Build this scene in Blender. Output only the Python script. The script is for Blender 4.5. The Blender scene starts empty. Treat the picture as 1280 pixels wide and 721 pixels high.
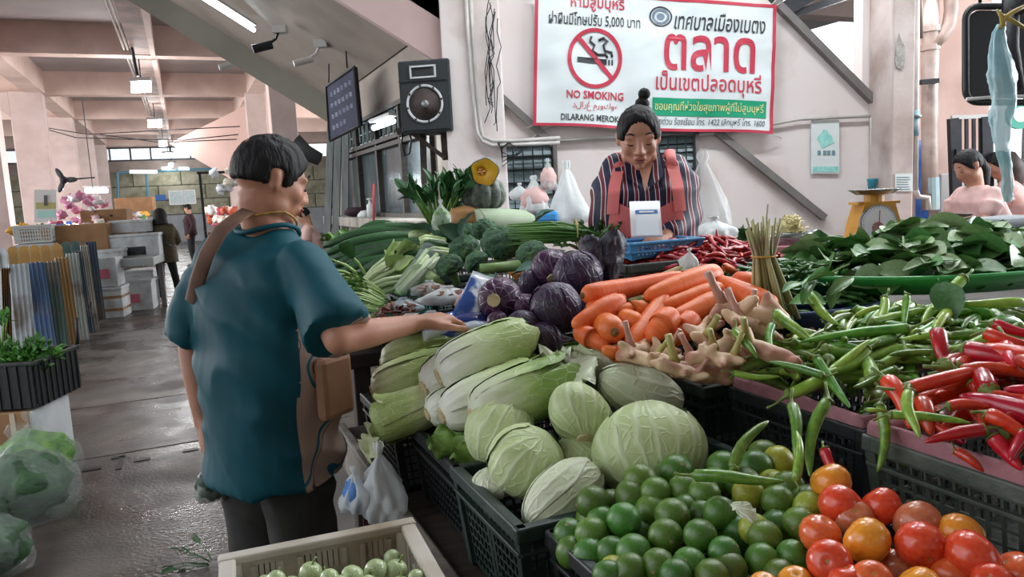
import bpy, bmesh, math, random
from mathutils import Vector, Matrix, Euler, noise
from math import sin, cos, pi, sqrt, radians, atan2
V = Vector
random.seed(7)
SC = bpy.context.scene
COL = SC.collection

# ---------------------------------------------------------------- camera
F_PX, PITCH, ROLL, CAMZ = 940.0, radians(7.27), radians(-2.9), 1.5
cam_data = bpy.data.cameras.new('camera'); cam = bpy.data.objects.new('camera', cam_data); COL.objects.link(cam)
cam_data.sensor_fit = 'HORIZONTAL'; cam_data.sensor_width = 36.0
cam_data.lens = F_PX / 1280.0 * 36.0
cam_data.clip_start = 0.05; cam_data.clip_end = 300
CAMR = Matrix.Rotation(pi/2 - PITCH, 3, 'X') @ Matrix.Rotation(ROLL, 3, 'Z')
cam.matrix_world = Matrix.Translation((0, 0, CAMZ)) @ CAMR.to_4x4()
SC.camera = cam
# ---------------------------------------------------------------- colour management
SC.view_settings.view_transform = 'Standard'; SC.view_settings.look = 'None'
SC.view_settings.gamma = 1.0; SC.view_settings.use_curve_mapping = False
SC.view_settings.exposure = 0.5
# ---------------------------------------------------------------- world: bright overcast sky
world = bpy.data.worlds.new('overcast_sky'); SC.world = world; world.use_nodes = True
_wn = world.node_tree.nodes; _wl = world.node_tree.links
_bg = _wn['Background']; _bg.inputs['Strength'].default_value = 1.5
_bg.inputs['Color'].default_value = (0.88, 0.94, 1.0, 1)
# soft daylight through the openings of the market hall (area lamps at the openings; the near aisle one is added fill)
def area(name, loc, target, sx, sy, power, col=(1, 1, 1)):
    d = bpy.data.lights.new(name, 'AREA'); d.shape = 'RECTANGLE'; d.size = sx; d.size_y = sy
    d.energy = power; d.color = col
    o = bpy.data.objects.new(name, d); COL.objects.link(o); o.location = loc
    o.rotation_euler = (V(target) - V(loc)).to_track_quat('-Z', 'Y').to_euler()
    return o
area('daylight_side_opening', (7.4, 4.2, 3.0), (1.0, 2.4, 1.0), 3.2, 3.0, 330, (0.93, 0.97, 1.0))
area('daylight_wall_opening', (2.9, 5.7, 3.3), (1.2, 2.0, 1.1), 2.0, 1.2, 75, (0.93, 0.97, 1.0))
area('daylight_hall_left', (-17.0, 13.0, 3.0), (-8.0, 17.0, 3.0), 14.0, 3.6, 1100, (1.0, 0.97, 0.95))
area('daylight_hall_right', (-1.0, 24.0, 3.2), (-9.0, 20.0, 3.0), 12.0, 3.2, 900, (1.0, 0.97, 0.95))
area('fill_aisle_near', (-4.6, -1.6, 3.6), (-0.4, 2.6, 0.9), 3.0, 1.4, 14, (0.92, 0.96, 1.0))  # unseen fill lamp added behind the viewer to lift the foreground

# ---------------------------------------------------------------- pixel <-> world helpers
def ray(x, y): return CAMR @ V(((x - 640) / F_PX, -(y - 360.5) / F_PX, -1.0))
def at(x, y, Y):
    d = ray(x, y); return V((0, 0, CAMZ)) + d * (Y / d.y)
def atz(x, y, z):
    d = ray(x, y); return V((0, 0, CAMZ)) + d * ((z - CAMZ) / d.z)
TH = radians(-23.1); AX = V((sin(TH), cos(TH), 0)); BX = V((cos(TH), -sin(TH), 0))
ANG = -TH                      # rotation about z that turns world X into BX
def uw(u, w, z=0.0): return AX * u + BX * w + V((0, 0, z))
def touw(p): return p.xy.dot(AX.xy), p.xy.dot(BX.xy)

# ---------------------------------------------------------------- materials
def C(h, a=1.0):
    h = h.lstrip('#'); c = [int(h[i:i+2], 16) / 255 for i in (0, 2, 4)]
    return tuple((v / 12.92 if v <= .04045 else ((v + .055) / 1.055) ** 2.4) for v in c) + (a,)
MATS = {}
def mt(name, c1, c2=None, sc=6.0, rough=.55, bump=0.0, bsc=30.0, metal=0.0, spec=.5, rnd=0.0, mode='noise', stretch=None,
       alpha=1.0, trans=0.0, sss=0.0, emit=None, es=1.0, det=4.0, lo=.35, hi=.65, coat=0.0, c3=None, sc3=2.0, obj=True, huev=0.0, bdist=.01, rr=0.0):
    """one procedural principled material; c1/c2 mixed by a pattern, optional large scale stains c3, per-object value jitter"""
    if name in MATS: return MATS[name]
    m = bpy.data.materials.new(name); m.use_nodes = True; MATS[name] = m
    nt = m.node_tree; N = nt.nodes; L = nt.links; P = N['Principled BSDF']
    P.inputs['Roughness'].default_value = rough; P.inputs['Metallic'].default_value = metal
    P.inputs['Specular IOR Level'].default_value = spec; P.inputs['Coat Weight'].default_value = coat
    P.inputs['Coat Roughness'].default_value = .15
    if trans: P.inputs['Transmission Weight'].default_value = trans
    if sss:
        P.inputs['Subsurface Weight'].default_value = sss; P.inputs['Subsurface Scale'].default_value = .02
    P.inputs['Alpha'].default_value = alpha
    tc = N.new('ShaderNodeTexCoord'); mp = N.new('ShaderNodeMapping'); L.new(tc.outputs['Object' if obj else 'Generated'], mp.inputs[0])
    if stretch: mp.inputs['Scale'].default_value = stretch
    src = None
    c1 = C(c1) if isinstance(c1, str) else c1
    if c2:
        c2 = C(c2) if isinstance(c2, str) else c2
        if mode == 'noise':
            t = N.new('ShaderNodeTexNoise'); t.inputs['Scale'].default_value = sc; t.inputs['Detail'].default_value = det
            fac = t.outputs['Fac']
        elif mode == 'wave':
            t = N.new('ShaderNodeTexWave'); t.inputs['Scale'].default_value = sc; t.inputs['Distortion'].default_value = 2.0; t.inputs['Detail'].default_value = 2
            fac = t.outputs['Fac']
        elif mode == 'voronoi':
            t = N.new('ShaderNodeTexVoronoi'); t.inputs['Scale'].default_value = sc; fac = t.outputs['Distance']
        elif mode == 'cells':
            t = N.new('ShaderNodeTexVoronoi'); t.inputs['Scale'].default_value = sc; t.feature = 'DISTANCE_TO_EDGE'; fac = t.outputs['Distance']
        elif mode == 'gradz':
            t = N.new('ShaderNodeSeparateXYZ'); fac = t.outputs['Z']
        elif mode == 'gradx':
            t = N.new('ShaderNodeSeparateXYZ'); fac = t.outputs['X']
        L.new(mp.outputs[0], t.inputs[0])
        r = N.new('ShaderNodeMapRange'); r.inputs['From Min'].default_value = lo; r.inputs['From Max'].default_value = hi
        L.new(fac, r.inputs['Value'])
        mx = N.new('ShaderNodeMix'); mx.data_type = 'RGBA'; L.new(r.outputs[0], mx.inputs['Factor'])
        mx.inputs[6].default_value = c1; mx.inputs[7].default_value = c2; src = mx.outputs[2]
    else:
        rgb = N.new('ShaderNodeRGB'); rgb.outputs[0].default_value = c1; src = rgb.outputs[0]
    if c3:
        c3 = C(c3) if isinstance(c3, str) else c3
        t = N.new('ShaderNodeTexNoise'); t.inputs['Scale'].default_value = sc3; t.inputs['Detail'].default_value = 6
        L.new(tc.outputs['Object'], t.inputs[0])
        r = N.new('ShaderNodeMapRange'); r.inputs['From Min'].default_value = .5; r.inputs['From Max'].default_value = .68
        L.new(t.outputs['Fac'], r.inputs['Value'])
        mx = N.new('ShaderNodeMix'); mx.data_type = 'RGBA'; L.new(r.outputs[0], mx.inputs['Factor'])
        L.new(src, mx.inputs[6]); mx.inputs[7].default_value = c3; src = mx.outputs[2]
    if rnd or huev:
        oi = N.new('ShaderNodeObjectInfo'); hs = N.new('ShaderNodeHueSaturation'); L.new(src, hs.inputs['Color'])
        r = N.new('ShaderNodeMapRange'); r.inputs['To Min'].default_value = 1 - rnd; r.inputs['To Max'].default_value = 1 + rnd
        L.new(oi.outputs['Random'], r.inputs['Value']); L.new(r.outputs[0], hs.inputs['Value'])
        if huev:
            r2 = N.new('ShaderNodeMapRange'); r2.inputs['To Min'].default_value = .5 - huev; r2.inputs['To Max'].default_value = .5 + huev
            ml = N.new('ShaderNodeMath'); ml.operation = 'FRACT'; mm = N.new('ShaderNodeMath'); mm.operation = 'MULTIPLY'; mm.inputs[1].default_value = 7.31
            L.new(oi.outputs['Random'], mm.inputs[0]); L.new(mm.outputs[0], ml.inputs[0]); L.new(ml.outputs[0], r2.inputs['Value']); L.new(r2.outputs[0], hs.inputs['Hue'])
        src = hs.outputs[0]
    L.new(src, P.inputs['Base Color'])
    if rr:
        t = N.new('ShaderNodeTexNoise'); t.inputs['Scale'].default_value = 1.6; t.inputs['Detail'].default_value = 5; L.new(tc.outputs['Object'], t.inputs[0])
        r = N.new('ShaderNodeMapRange'); r.inputs['From Min'].default_value = .38; r.inputs['From Max'].default_value = .62
        r.inputs['To Min'].default_value = max(.03, rough - rr); r.inputs['To Max'].default_value = rough + rr * .4
        L.new(t.outputs['Fac'], r.inputs['Value']); L.new(r.outputs[0], P.inputs['Roughness'])
    if bump:
        t = N.new('ShaderNodeTexNoise'); t.inputs['Scale'].default_value = bsc; t.inputs['Detail'].default_value = 3; L.new(mp.outputs[0], t.inputs[0])
        b = N.new('ShaderNodeBump'); b.inputs['Strength'].default_value = bump; b.inputs['Distance'].default_value = bdist
        L.new(t.outputs['Fac'], b.inputs['Height']); L.new(b.outputs[0], P.inputs['Normal'])
    if emit:
        P.inputs['Emission Color'].default_value = C(emit) if isinstance(emit, str) else emit
        P.inputs['Emission Strength'].default_value = es
    return m

# ---------------------------------------------------------------- mesh builder
class MB:
    def __init__(s): s.v = []; s.f = []; s.m = []; s.mi = 0
    def add(s, vs, fs, M=None):
        n = len(s.v)
        s.v += [tuple(M @ V(p)) if M is not None else tuple(p) for p in vs]
        for f in fs: s.f.append(tuple(i + n for i in f)); s.m.append(s.mi)
        return s
    def box(s, c, d, R=None):
        c = V(c); h = V(d) * .5; vs = []
        for z in (-1, 1):
            for y in (-1, 1):
                for x in (-1, 1):
                    p = V((x*h.x, y*h.y, z*h.z))
                    if R is not None: p = R @ p
                    vs.append(c + p)
        return s.add(vs, [(0,2,3,1),(4,5,7,6),(0,1,5,4),(2,6,7,3),(0,4,6,2),(1,3,7,5)])
    def bbox(s, c, d, b=.004, R=None):      # box with chamfered vertical + horizontal edges
        bm = bmesh.new(); bmesh.ops.create_cube(bm, size=1)
        for v in bm.verts: v.co = V((v.co.x*d[0], v.co.y*d[1], v.co.z*d[2]))
        bmesh.ops.bevel(bm, geom=bm.edges[:], offset=b, segments=2, affect='EDGES', profile=.5)
        vs = [(R @ v.co if R is not None else v.co) + V(c) for v in bm.verts]; fs = [tuple(v.index for v in f.verts) for f in bm.faces]
        bm.free(); return s.add(vs, fs)
    def beam(s, p0, p1, w, h, up=(0, 0, 1)):
        p0, p1 = V(p0), V(p1); d = (p1 - p0); L = d.length; d.normalize(); up = V(up)
        x = d.cross(up).normalized(); u = x.cross(d)
        R = Matrix((x, d, u)).transposed(); return s.box((p0 + p1) / 2, (w, L, h), R)
    def ring(s, path, radii, n=8, caps=True, ell=None, up=None, closed=False):
        """tube along path; radii list or number; ell = per-ring (a,b) scaling"""
        path = [V(p) for p in path]; k = len(path)
        if not hasattr(radii, '__len__'): radii = [radii] * k
        vs = []; prev = V(up) if up is not None else None
        for i, p in enumerate(path):
            if closed: t = path[(i+1) % k] - path[i-1]
            else: t = path[min(i+1, k-1)] - path[max(i-1, 0)]
            t = t.normalized() if t.length > 1e-9 else V((0, 0, 1))
            if prev is None: prev = t.orthogonal().normalized()
            x = (prev - t * prev.dot(t))
            x = x.normalized() if x.length > 1e-6 else t.orthogonal().normalized()
            if up is None: prev = x
            y = t.cross(x)
            a, b = (ell[i] if ell else (1, 1))
            for j in range(n):
                an = 2*pi*j/n; vs.append(p + x * (cos(an) * radii[i] * a) + y * (sin(an) * radii[i] * b))
        fs = []
        for i in range(k if closed else k - 1):
            for j in range(n):
                a0 = i*n + j; a1 = i*n + (j+1) % n; i2 = (i+1) % k
                fs.append((a0, a1, i2*n + (j+1) % n, i2*n + j))
        if caps and not closed:
            fs.append(tuple(range(n))[::-1]); fs.append(tuple((k-1)*n + j for j in range(n)))
        return s.add(vs, fs)
    def cyl(s, p0, p1, r0, r1=None, n=12): return s.ring([p0, p1], [r0, r0 if r1 is None else r1], n)
    def lathe(s, prof, n=16, M=None, fold=None):
        vs = []; fs = []
        for i, (r, z) in enumerate(prof):
            for j in range(n):
                an = 2*pi*j/n; k = r * (fold(an, i) if fold else 1); vs.append((k*cos(an), k*sin(an), z))
        for i in range(len(prof)-1):
            for j in range(n): fs.append((i*n+j, i*n+(j+1)%n, (i+1)*n+(j+1)%n, (i+1)*n+j))
        if prof[0][0] > 1e-4: fs.append(tuple(range(n))[::-1])
        if prof[-1][0] > 1e-4: fs.append(tuple((len(prof)-1)*n+j for j in range(n)))
        return s.add(vs, fs, M)
    def ball(s, c, r, n=12, m=8, R=None, disp=None):
        c = V(c); r = V((r, r, r)) if not hasattr(r, '__len__') else V(r); vs = []; fs = []
        for i in range(m+1):
            t = pi*i/m
            for j in range(n):
                a = 2*pi*j/n; d = V((sin(t)*cos(a), sin(t)*sin(a), cos(t)))
                k = disp(d) if disp else 1.0
                p = V((d.x*r.x, d.y*r.y, d.z*r.z)) * k
                vs.append(c + (R @ p if R is not None else p))
        for i in range(m):
            for j in range(n): fs.append((i*n+j, (i+1)*n+j, (i+1)*n+(j+1)%n, i*n+(j+1)%n))
        return s.add(vs, fs)
    def poly(s, pts, th=None, nrm=None):
        """flat polygon; with th: extruded along nrm"""
        pts = [V(p) for p in pts]; n = len(pts)
        if not th: return s.add(pts, [tuple(range(n))])
        d = V(nrm).normalized() * th
        return s.add(pts + [p + d for p in pts], [tuple(range(n))[::-1], tuple(range(n, 2*n))] + [(i, (i+1)%n, n+(i+1)%n, n+i) for i in range(n)])
    def grid(s, f, nu, nv, th=None):
        """surface p = f(u,v), u,v in 0..1"""
        vs = [f(i/nu, j/nv) for j in range(nv+1) for i in range(nu+1)]
        fs = [(j*(nu+1)+i, j*(nu+1)+i+1, (j+1)*(nu+1)+i+1, (j+1)*(nu+1)+i) for j in range(nv) for i in range(nu)]
        return s.add(vs, fs)
    def build(s, name, mats, parent=None, smooth=False, loc=None, rz=0.0, clean=True, angle=None):
        me = bpy.data.meshes.new(name); me.from_pydata(s.v, [], s.f)
        if not isinstance(mats, (list, tuple)): mats = [mats]
        for m in mats: me.materials.append(m)
        if len(mats) > 1: me.polygons.foreach_set('material_index', s.m)
        if clean:
            bm = bmesh.new(); bm.from_mesh(me); bmesh.ops.remove_doubles(bm, verts=bm.verts, dist=1e-6)
            bmesh.ops.recalc_face_normals(bm, faces=bm.faces); bm.to_mesh(me); bm.free()
        if smooth: me.polygons.foreach_set('use_smooth', [True] * len(me.polygons))
        if angle:
            me.polygons.foreach_set('use_smooth', [True] * len(me.polygons)); me.set_sharp_from_angle(angle=radians(angle))
        me.update()
        o = bpy.data.objects.new(name, me); COL.objects.link(o)
        if parent is not None: o.parent = parent
        if loc is not None: o.location = loc
        if rz: o.rotation_euler.z = rz
        return o
def tag(o, label=None, cat=None, group=None, kind=None):
    if label: o['label'] = label
    if cat: o['category'] = cat
    if group: o['group'] = group
    if kind: o['kind'] = kind
    return o
def thing(name, label, cat, loc=(0, 0, 0), rz=0.0, group=None):
    o = bpy.data.objects.new(name, None); COL.objects.link(o); o.location = loc; o.rotation_euler.z = rz
    o.empty_display_size = .05
    return tag(o, label, cat, group)
KIDS = {}
def dup(root, mtx=None, loc=None, label=None, group=None):
    r = root.copy(); COL.objects.link(r)
    for ch in root.children:
        c = ch.copy(); COL.objects.link(c); c.parent = r
        for g in ch.children:
            d = g.copy(); COL.objects.link(d); d.parent = c
    if mtx is not None: r.matrix_basis = mtx
    if loc is not None: r.location = loc
    if label: r['label'] = label
    if group: r['group'] = group
    return r
def place(o, p, R=None, s=1.0):
    s = V((s, s, s)) if not hasattr(s, '__len__') else V(s)
    R = R.to_4x4() if R is not None else Matrix.Identity(4)
    o.matrix_basis = Matrix.Translation(V(p)) @ R @ Matrix.Diagonal((s.x, s.y, s.z, 1))
    return o
def zalign(d, spin=0.0):       # rotation whose local +X points along d, then spin about it
    d = V(d).normalized(); up = V((0, 0, 1)) if abs(d.z) < .95 else V((1, 0, 0))
    y = up.cross(d).normalized(); z = d.cross(y)
    return Matrix((d, y, z)).transposed() @ Matrix.Rotation(spin, 3, 'X')
def blob(parts, voxel=.012, smooth=6, fac=.5, dec=None, disp=None):
    """one continuous skin: union of closed shapes by voxel remesh, then smoothed. parts = MB"""
    me = bpy.data.meshes.new('tmp'); me.from_pydata(parts.v, [], parts.f)
    bm = bmesh.new(); bm.from_mesh(me); bmesh.ops.remove_doubles(bm, verts=bm.verts, dist=1e-6); bm.to_mesh(me); bm.free()
    o = bpy.data.objects.new('tmp', me); COL.objects.link(o)
    m = o.modifiers.new('r', 'REMESH'); m.mode = 'VOXEL'; m.voxel_size = voxel; m.adaptivity = 0
    if smooth:
        k = o.modifiers.new('s', 'SMOOTH'); k.iterations = smooth; k.factor = fac
    if dec:
        k = o.modifiers.new('d', 'DECIMATE'); k.ratio = dec
    dg = bpy.context.evaluated_depsgraph_get(); e = o.evaluated_get(dg)
    out = bpy.data.meshes.new_from_object(e); bpy.data.objects.remove(o); bpy.data.meshes.remove(me)
    out.materials.clear()
    if disp:
        vs = [v.co.copy() for v in out.vertices]; ns = [v.normal.copy() for v in out.vertices]
        for v, c, n in zip(out.vertices, vs, ns): v.co = c + n * disp(c, n)
    out.polygons.foreach_set('use_smooth', [True] * len(out.polygons)); out.update()
    return out
def mobj(name, me, mat, parent=None, loc=None, rz=0):
    me.name = name
    for m in (mat if isinstance(mat, (list, tuple)) else [mat]): me.materials.append(m)
    o = bpy.data.objects.new(name, me); COL.objects.link(o)
    if parent is not None: o.parent = parent
    if loc is not None: o.location = loc
    if rz: o.rotation_euler.z = rz
    return o
def capsule(mb, pts, n=12):
    """chain of (point, radius) spheres joined by cones; good input for blob()"""
    for i, (p, r) in enumerate(pts):
        mb.ball(p, r, n, 8)
    for (p, r), (q, t) in zip(pts[:-1], pts[1:]):
        rr = min(r, t) if hasattr(r, '__len__') else None
        mb.ring([p, q], [r, t], n)
def text_mesh(s, size=1.0, font=None, align='CENTER', shear=0.0, offset=0.0, sx=1.0):
    c = bpy.data.curves.new('t', 'FONT'); c.body = s; c.size = size; c.align_x = align; c.align_y = 'CENTER'; c.shear = shear
    c.offset = offset; c.resolution_u = 2; c.fill_mode = 'FRONT' if hasattr(c, 'fill_mode') else c.fill_mode
    c.dimensions = '2D'; c.fill_mode = 'BOTH'
    o = bpy.data.objects.new('t', c); COL.objects.link(o)
    dg = bpy.context.evaluated_depsgraph_get(); me = bpy.data.meshes.new_from_object(o.evaluated_get(dg))
    bpy.data.objects.remove(o); bpy.data.curves.remove(c)
    out = ([tuple(v.co) for v in me.vertices], [tuple(p.vertices) for p in me.polygons]); bpy.data.meshes.remove(me)
    return out
def fit_text(s, w, h=None, **k):
    """text scaled to width w (and height h), centred on the origin"""
    vs, fs = text_mesh(s, 1.0, **k)
    if not vs: return vs, fs
    x0 = min(v[0] for v in vs); x1 = max(v[0] for v in vs); y0 = min(v[1] for v in vs); y1 = max(v[1] for v in vs)
    kx = w / max(x1 - x0, 1e-6); ky = (h / max(y1 - y0, 1e-6)) if h else kx
    return [((v[0] - (x0+x1)/2) * kx, (v[1] - (y0+y1)/2) * ky) for v in vs], fs
# ================================================================ SETTING
def atw(x, y, w):
    d = ray(x, y); return V((0, 0, CAMZ)) + d * (w / d.dot(BX))
def onplane(x, y, p, n):
    d = ray(x, y); o = V((0, 0, CAMZ)); return o + d * ((V(p) - o).dot(n) / d.dot(n))
pink = mt('pink_plaster', '#d6beb4', '#cdb3a8', sc=2.2, rough=.75, bump=.1, bsc=20, c3='#c3aaa0', sc3=1.3)
pinkw = mt('pale_pink_wall', '#e6dcda', '#dfd3d0', sc=1.5, rough=.7, bump=.08, bsc=14, c3='#c9b8b1', sc3=2.2)
pinkg = mt('shaded_grey_plaster', '#a0948a', '#94897f', sc=1.8, rough=.8, bump=.1, bsc=16, c3='#877d73', sc3=1.2)  # soffit shade is put into this darker grey colour
ceilm = mt('ceiling_plaster', '#b4acab', '#a69e9d', sc=1.2, rough=.8, bump=.1, bsc=14)
greyp = mt('grey_painted_edge', '#7f7a78', '#6b6664', sc=5, rough=.6, bump=.1)
steel = mt('galvanised_steel', '#8d9295', '#747a7d', sc=18, rough=.4, metal=.7)
darkm = mt('dark_metal', '#25272a', '#33343a', sc=12, rough=.5, metal=.4)
black = mt('black_plastic', '#17191b', '#202325', sc=10, rough=.42, bump=.1, bsc=60)
white = mt('white_paint', '#dadada', '#c9c9c6', sc=5, rough=.5)
pvc = mt('pvc_pipe', '#c7c3bf', '#b0aba6', sc=7, rough=.4)
floorm = mt('wet_concrete', '#4d4641', '#3c3531', sc=5, rough=.40, bump=.6, bsc=55, c3='#625a54', sc3=1.4, rr=.24, bdist=.005, spec=.5, det=8)
jointm = mt('dark_joint', '#1c1816', rough=.4)
def struct(o, label=None):
    o['kind'] = 'structure'
    if label: o['label'] = label
    return o

# ---- floor: base slab with raised concrete slabs, joints recessed
m = MB(); m.box(uw(20, 0, -.06), (70, 80, .08), Matrix.Rotation(-TH, 3, 'Z'))
floor = struct(m.build('floor', jointm), 'wet brown grey concrete market floor cast in slabs')
ucuts = [-4.0, 2.1, 5.19, 6.6, 10.6, 16, 22.5, 31, 38.2]
wcuts = [-14, -6.4, 3.3, 8.5, 15]
rs = random.Random(3)
for i in range(len(ucuts)-1):
    for j in range(len(wcuts)-1):
        u0, u1, w0, w1 = ucuts[i]+.008, ucuts[i+1]-.008, wcuts[j]+.008, wcuts[j+1]-.008
        m = MB(); zt = rs.uniform(-.002, .002)
        m.bbox((0, 0, 0), (w1-w0, u1-u0, .03), .006)
        o = m.build('concrete_slab', floorm, floor)
        o.location = uw((u0+u1)/2, (w0+w1)/2, -.015+zt); o.rotation_euler.z = -TH
# broken slots in the slab along the joint
m = MB()
for (x, y, sx, sy) in [(150, 578, .30, .03), (115, 586, .10, .05), (178, 574, .09, .05), (238, 562, .09, .05), (148, 571, .08, .05)]:
    p = atz(x, y, .0012); m.box(p, (sx if y != 578 else .03, sy if y != 578 else .26, .004), Matrix.Rotation(-TH, 3, 'Z'))
m.build('drain_slot', jointm, floor)['kind'] = 'stuff'

# ---- back wall behind the seller (plane y = 5.6) with the tall opening at the upper right
WY = 5.6
def wallpoly(pts, name, mat, y=WY, th=.14, parent=None):
    m = MB(); m.poly([V((x, y, z)) for x, z in pts], th, (0, 1, 0)); return m.build(name, mat, parent)
wb = struct(wallpoly([(-.4, 0), (1.93, 0), (1.93, 4.4), (-.4, 4.4)], 'wall_back', pinkw), 'pale pink plaster wall behind the vegetable stall')
wallpoly([(1.93, 0), (2.62, 0), (2.62, 2.08), (1.93, 2.78)], 'wall_panel', pinkw, parent=wb)
wallpoly([(2.62, 0), (2.74, 0), (2.74, 4.4), (2.62, 4.4)], 'wall_panel', pinkw, parent=wb)
m = MB(); m.bbox((-.2, 5.53, 2.2), (.42, .14, 4.4), .012); struct(m.build('wall_pilaster', pinkw, wb))
# raised plaster bands of the stair outline on the wall, dark grey edge
m = MB()
def pt(x, y, Y): return at(x, y, Y)
m.beam(pt(968, 2, 5.57), pt(1097, 132, 5.57), .05, .075, (0, -1, 0)); m.build('stair_edge', greyp, wb)
m = MB(); m.beam(pt(850, 128, 5.57), pt(1030, 272, 5.57), .05, .06, (0, -1, 0)); m.build('stair_edge', greyp, wb)
m = MB(); m.beam(pt(612, 108, 5.57), pt(694, 182, 5.57), .05, .05, (0, -1, 0)); m.build('stair_edge', greyp, wb)
# thin roof rail seen through the opening
m = MB(); m.beam(pt(975, 24, 5.9), pt(1062, -6, 5.9), .05, .05); m.poly([pt(960, 4, 5.85), pt(985, 20, 5.85), pt(1040, -12, 5.85), pt(960, -12, 5.85)], .03, (0, 1, 0)); struct(m.build('trim_1', darkm), 'dark roof edge seen through the wall opening')
# column right of the wall
m = MB(); m.bbox((2.745, 5.43, 2.2), (.155, .34, 4.4), .01); cr = struct(m.build('wall_column', mt('column_paint', '#cbbdb9', '#b9a7a0', sc=3, rough=.7, bump=.2, c3='#9c8a82', sc3=2.5)), 'pale square column with peeling paint beside the wall opening')
m = MB()
pp = [(1120, 62), (1124, 42), (1127, 50), (1131, 58), (1132, 70), (1130, 82), (1126, 87), (1121, 84), (1119, 74)]
m.poly([at(x, y, 5.245) for x, y in pp], .008, (0, 1, 0)); m.build('peeled_patch', mt('bare_plaster', '#b3aea9', '#8e8a85', sc=30, rough=.9, bump=.6, bsc=80), cr)
m = MB(); m.bbox((4.4, 6.4, 2.2), (2.9, .12, 4.4), .01)
wr = struct(m.build('wall_right', mt('peach_wall', '#d5b8ae', '#c9a89d', sc=2, rough=.75, bump=.1, c3='#b39185', sc3=1.3)), 'peach plaster wall behind the pipes on the right')
# opening cut: use only the left portion by keeping the wall short
wr.scale.x = 1; wr.location.x = 0
for v in wr.data.vertices:
    if v.co.x > 4.4: v.co.x = 4.02 + (v.co.x - 5.85) * .02
# ---- kiosk wall along the hall axis (w = 1.84) with window bay, sill shelf
def uwbox(m, u0, u1, w0, w1, z0, z1, b=0):
    c = uw((u0+u1)/2, (w0+w1)/2, (z0+z1)/2); d = (abs(w1-w0), abs(u1-u0), abs(z1-z0)); R = Matrix.Rotation(-TH, 3, 'Z')
    return m.bbox(c, d, b, R) if b else m.box(c, d, R)
m = MB()
uwbox(m, 5.3, 9.9, 1.84, 1.98, 0, 1.3)
uwbox(m, 5.3, 9.9, 1.84, 1.98, 2.33, 4.6)
uwbox(m, 5.3, 5.72, 1.84, 1.98, 1.3, 2.33); uwbox(m, 9.35, 9.9, 1.84, 1.98, 1.3, 2.33)
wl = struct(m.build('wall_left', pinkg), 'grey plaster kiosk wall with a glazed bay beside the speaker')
m = MB(); uwbox(m, 5.35, 9.62, 1.58, 1.9, 1.225, 1.325, .008); struct(m.build('window_sill', mt('sill_concrete', '#a29b92', '#8d867d', sc=5, rough=.7, bump=.2, c3='#6f695f', sc3=4), wl))
# ---- window of the kiosk: dark timber frame, glass, lattice transom
wood_d = mt('dark_timber', '#3a342f', '#2a2522', sc=4, rough=.6, bump=.2, stretch=(1, 1, 8))
glassd = mt('dusty_glass', '#6d787c', '#596569', sc=3, rough=.12, spec=.7, alpha=.55)
w1 = thing('window_1', 'dark timber kiosk window with dusty panes and lattice transom', None, (0, 0, 0)); del w1['label']
w1['kind'] = 'structure'; w1['label'] = 'dark timber kiosk window with dusty panes and lattice transom'
m = MB()
for u in (5.74, 6.6, 7.5, 8.4, 9.33): uwbox(m, u-.03, u+.03, 1.8, 1.88, 1.33, 2.34)
for z in (1.345, 2.0, 2.06, 2.33): uwbox(m, 5.72, 9.36, 1.79, 1.88, z-.02, z+.02)
m.build('window_frame', wood_d, w1)
us = [5.74, 6.6, 7.5, 8.4, 9.33]
for a, b in zip(us[:-1], us[1:]):
    m = MB(); uwbox(m, a+.03, b-.03, 1.85, 1.858, 1.36, 2.0); m.build('pane', glassd, w1)
    m = MB()
    for k in range(4):
        uu = a + .08 + k*(b-a-.1)/4; w = (b-a)/4*.6
        for (z0, z1) in ((2.09, 2.09), (2.3, 2.3)): uwbox(m, uu, uu+w, 1.83, 1.84, z0, z0+.012)
        uwbox(m, uu, uu+.012, 1.83, 1.84, 2.09, 2.3); uwbox(m, uu+w, uu+w+.012, 1.83, 1.84, 2.12, 2.3); uwbox(m, uu, uu+w*.7, 1.83, 1.84, 2.19, 2.2)
    m.build('lattice', mt('lattice_white', '#9fb4b4', rough=.5), w1)
m = MB(); uwbox(m, 5.76, 9.3, 1.95, 1.96, 2.06, 2.32); m.build('transom_backing', mt('teal_glass', '#1c2e30', rough=.3), w1)
# greyish curtains behind the panes
cur = mt('grey_curtain', '#7d8a8d', '#4f5d63', sc=2.5, rough=.8, stretch=(6, 6, .6))
for a, b in ((6.1, 6.9), (7.2, 7.9), (8.5, 9.2)):
    m = MB(); m.grid(lambda s, t: uw(a+(b-a)*s, 2.02 + .03*sin(s*30), 1.34+.68*t), 40, 2)
    tag(m.build('curtain', cur, None, smooth=True), {6.1: 'grey curtain behind the kiosk pane nearest the speaker', 7.2: 'grey curtain behind the middle panes of the kiosk window', 8.5: 'grey curtain behind the kiosk pane nearest the ladder'}[a], 'curtain', 'curtains of the kiosk window')
m = MB(); uwbox(m, 5.3, 9.9, 2.9, 3.0, 0, 3.6); m2 = struct(m.build('wall_kiosk', mt('kiosk_inside', '#4c5355', '#3b4143', sc=2, rough=.8)), 'dim inner wall of the kiosk')

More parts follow.
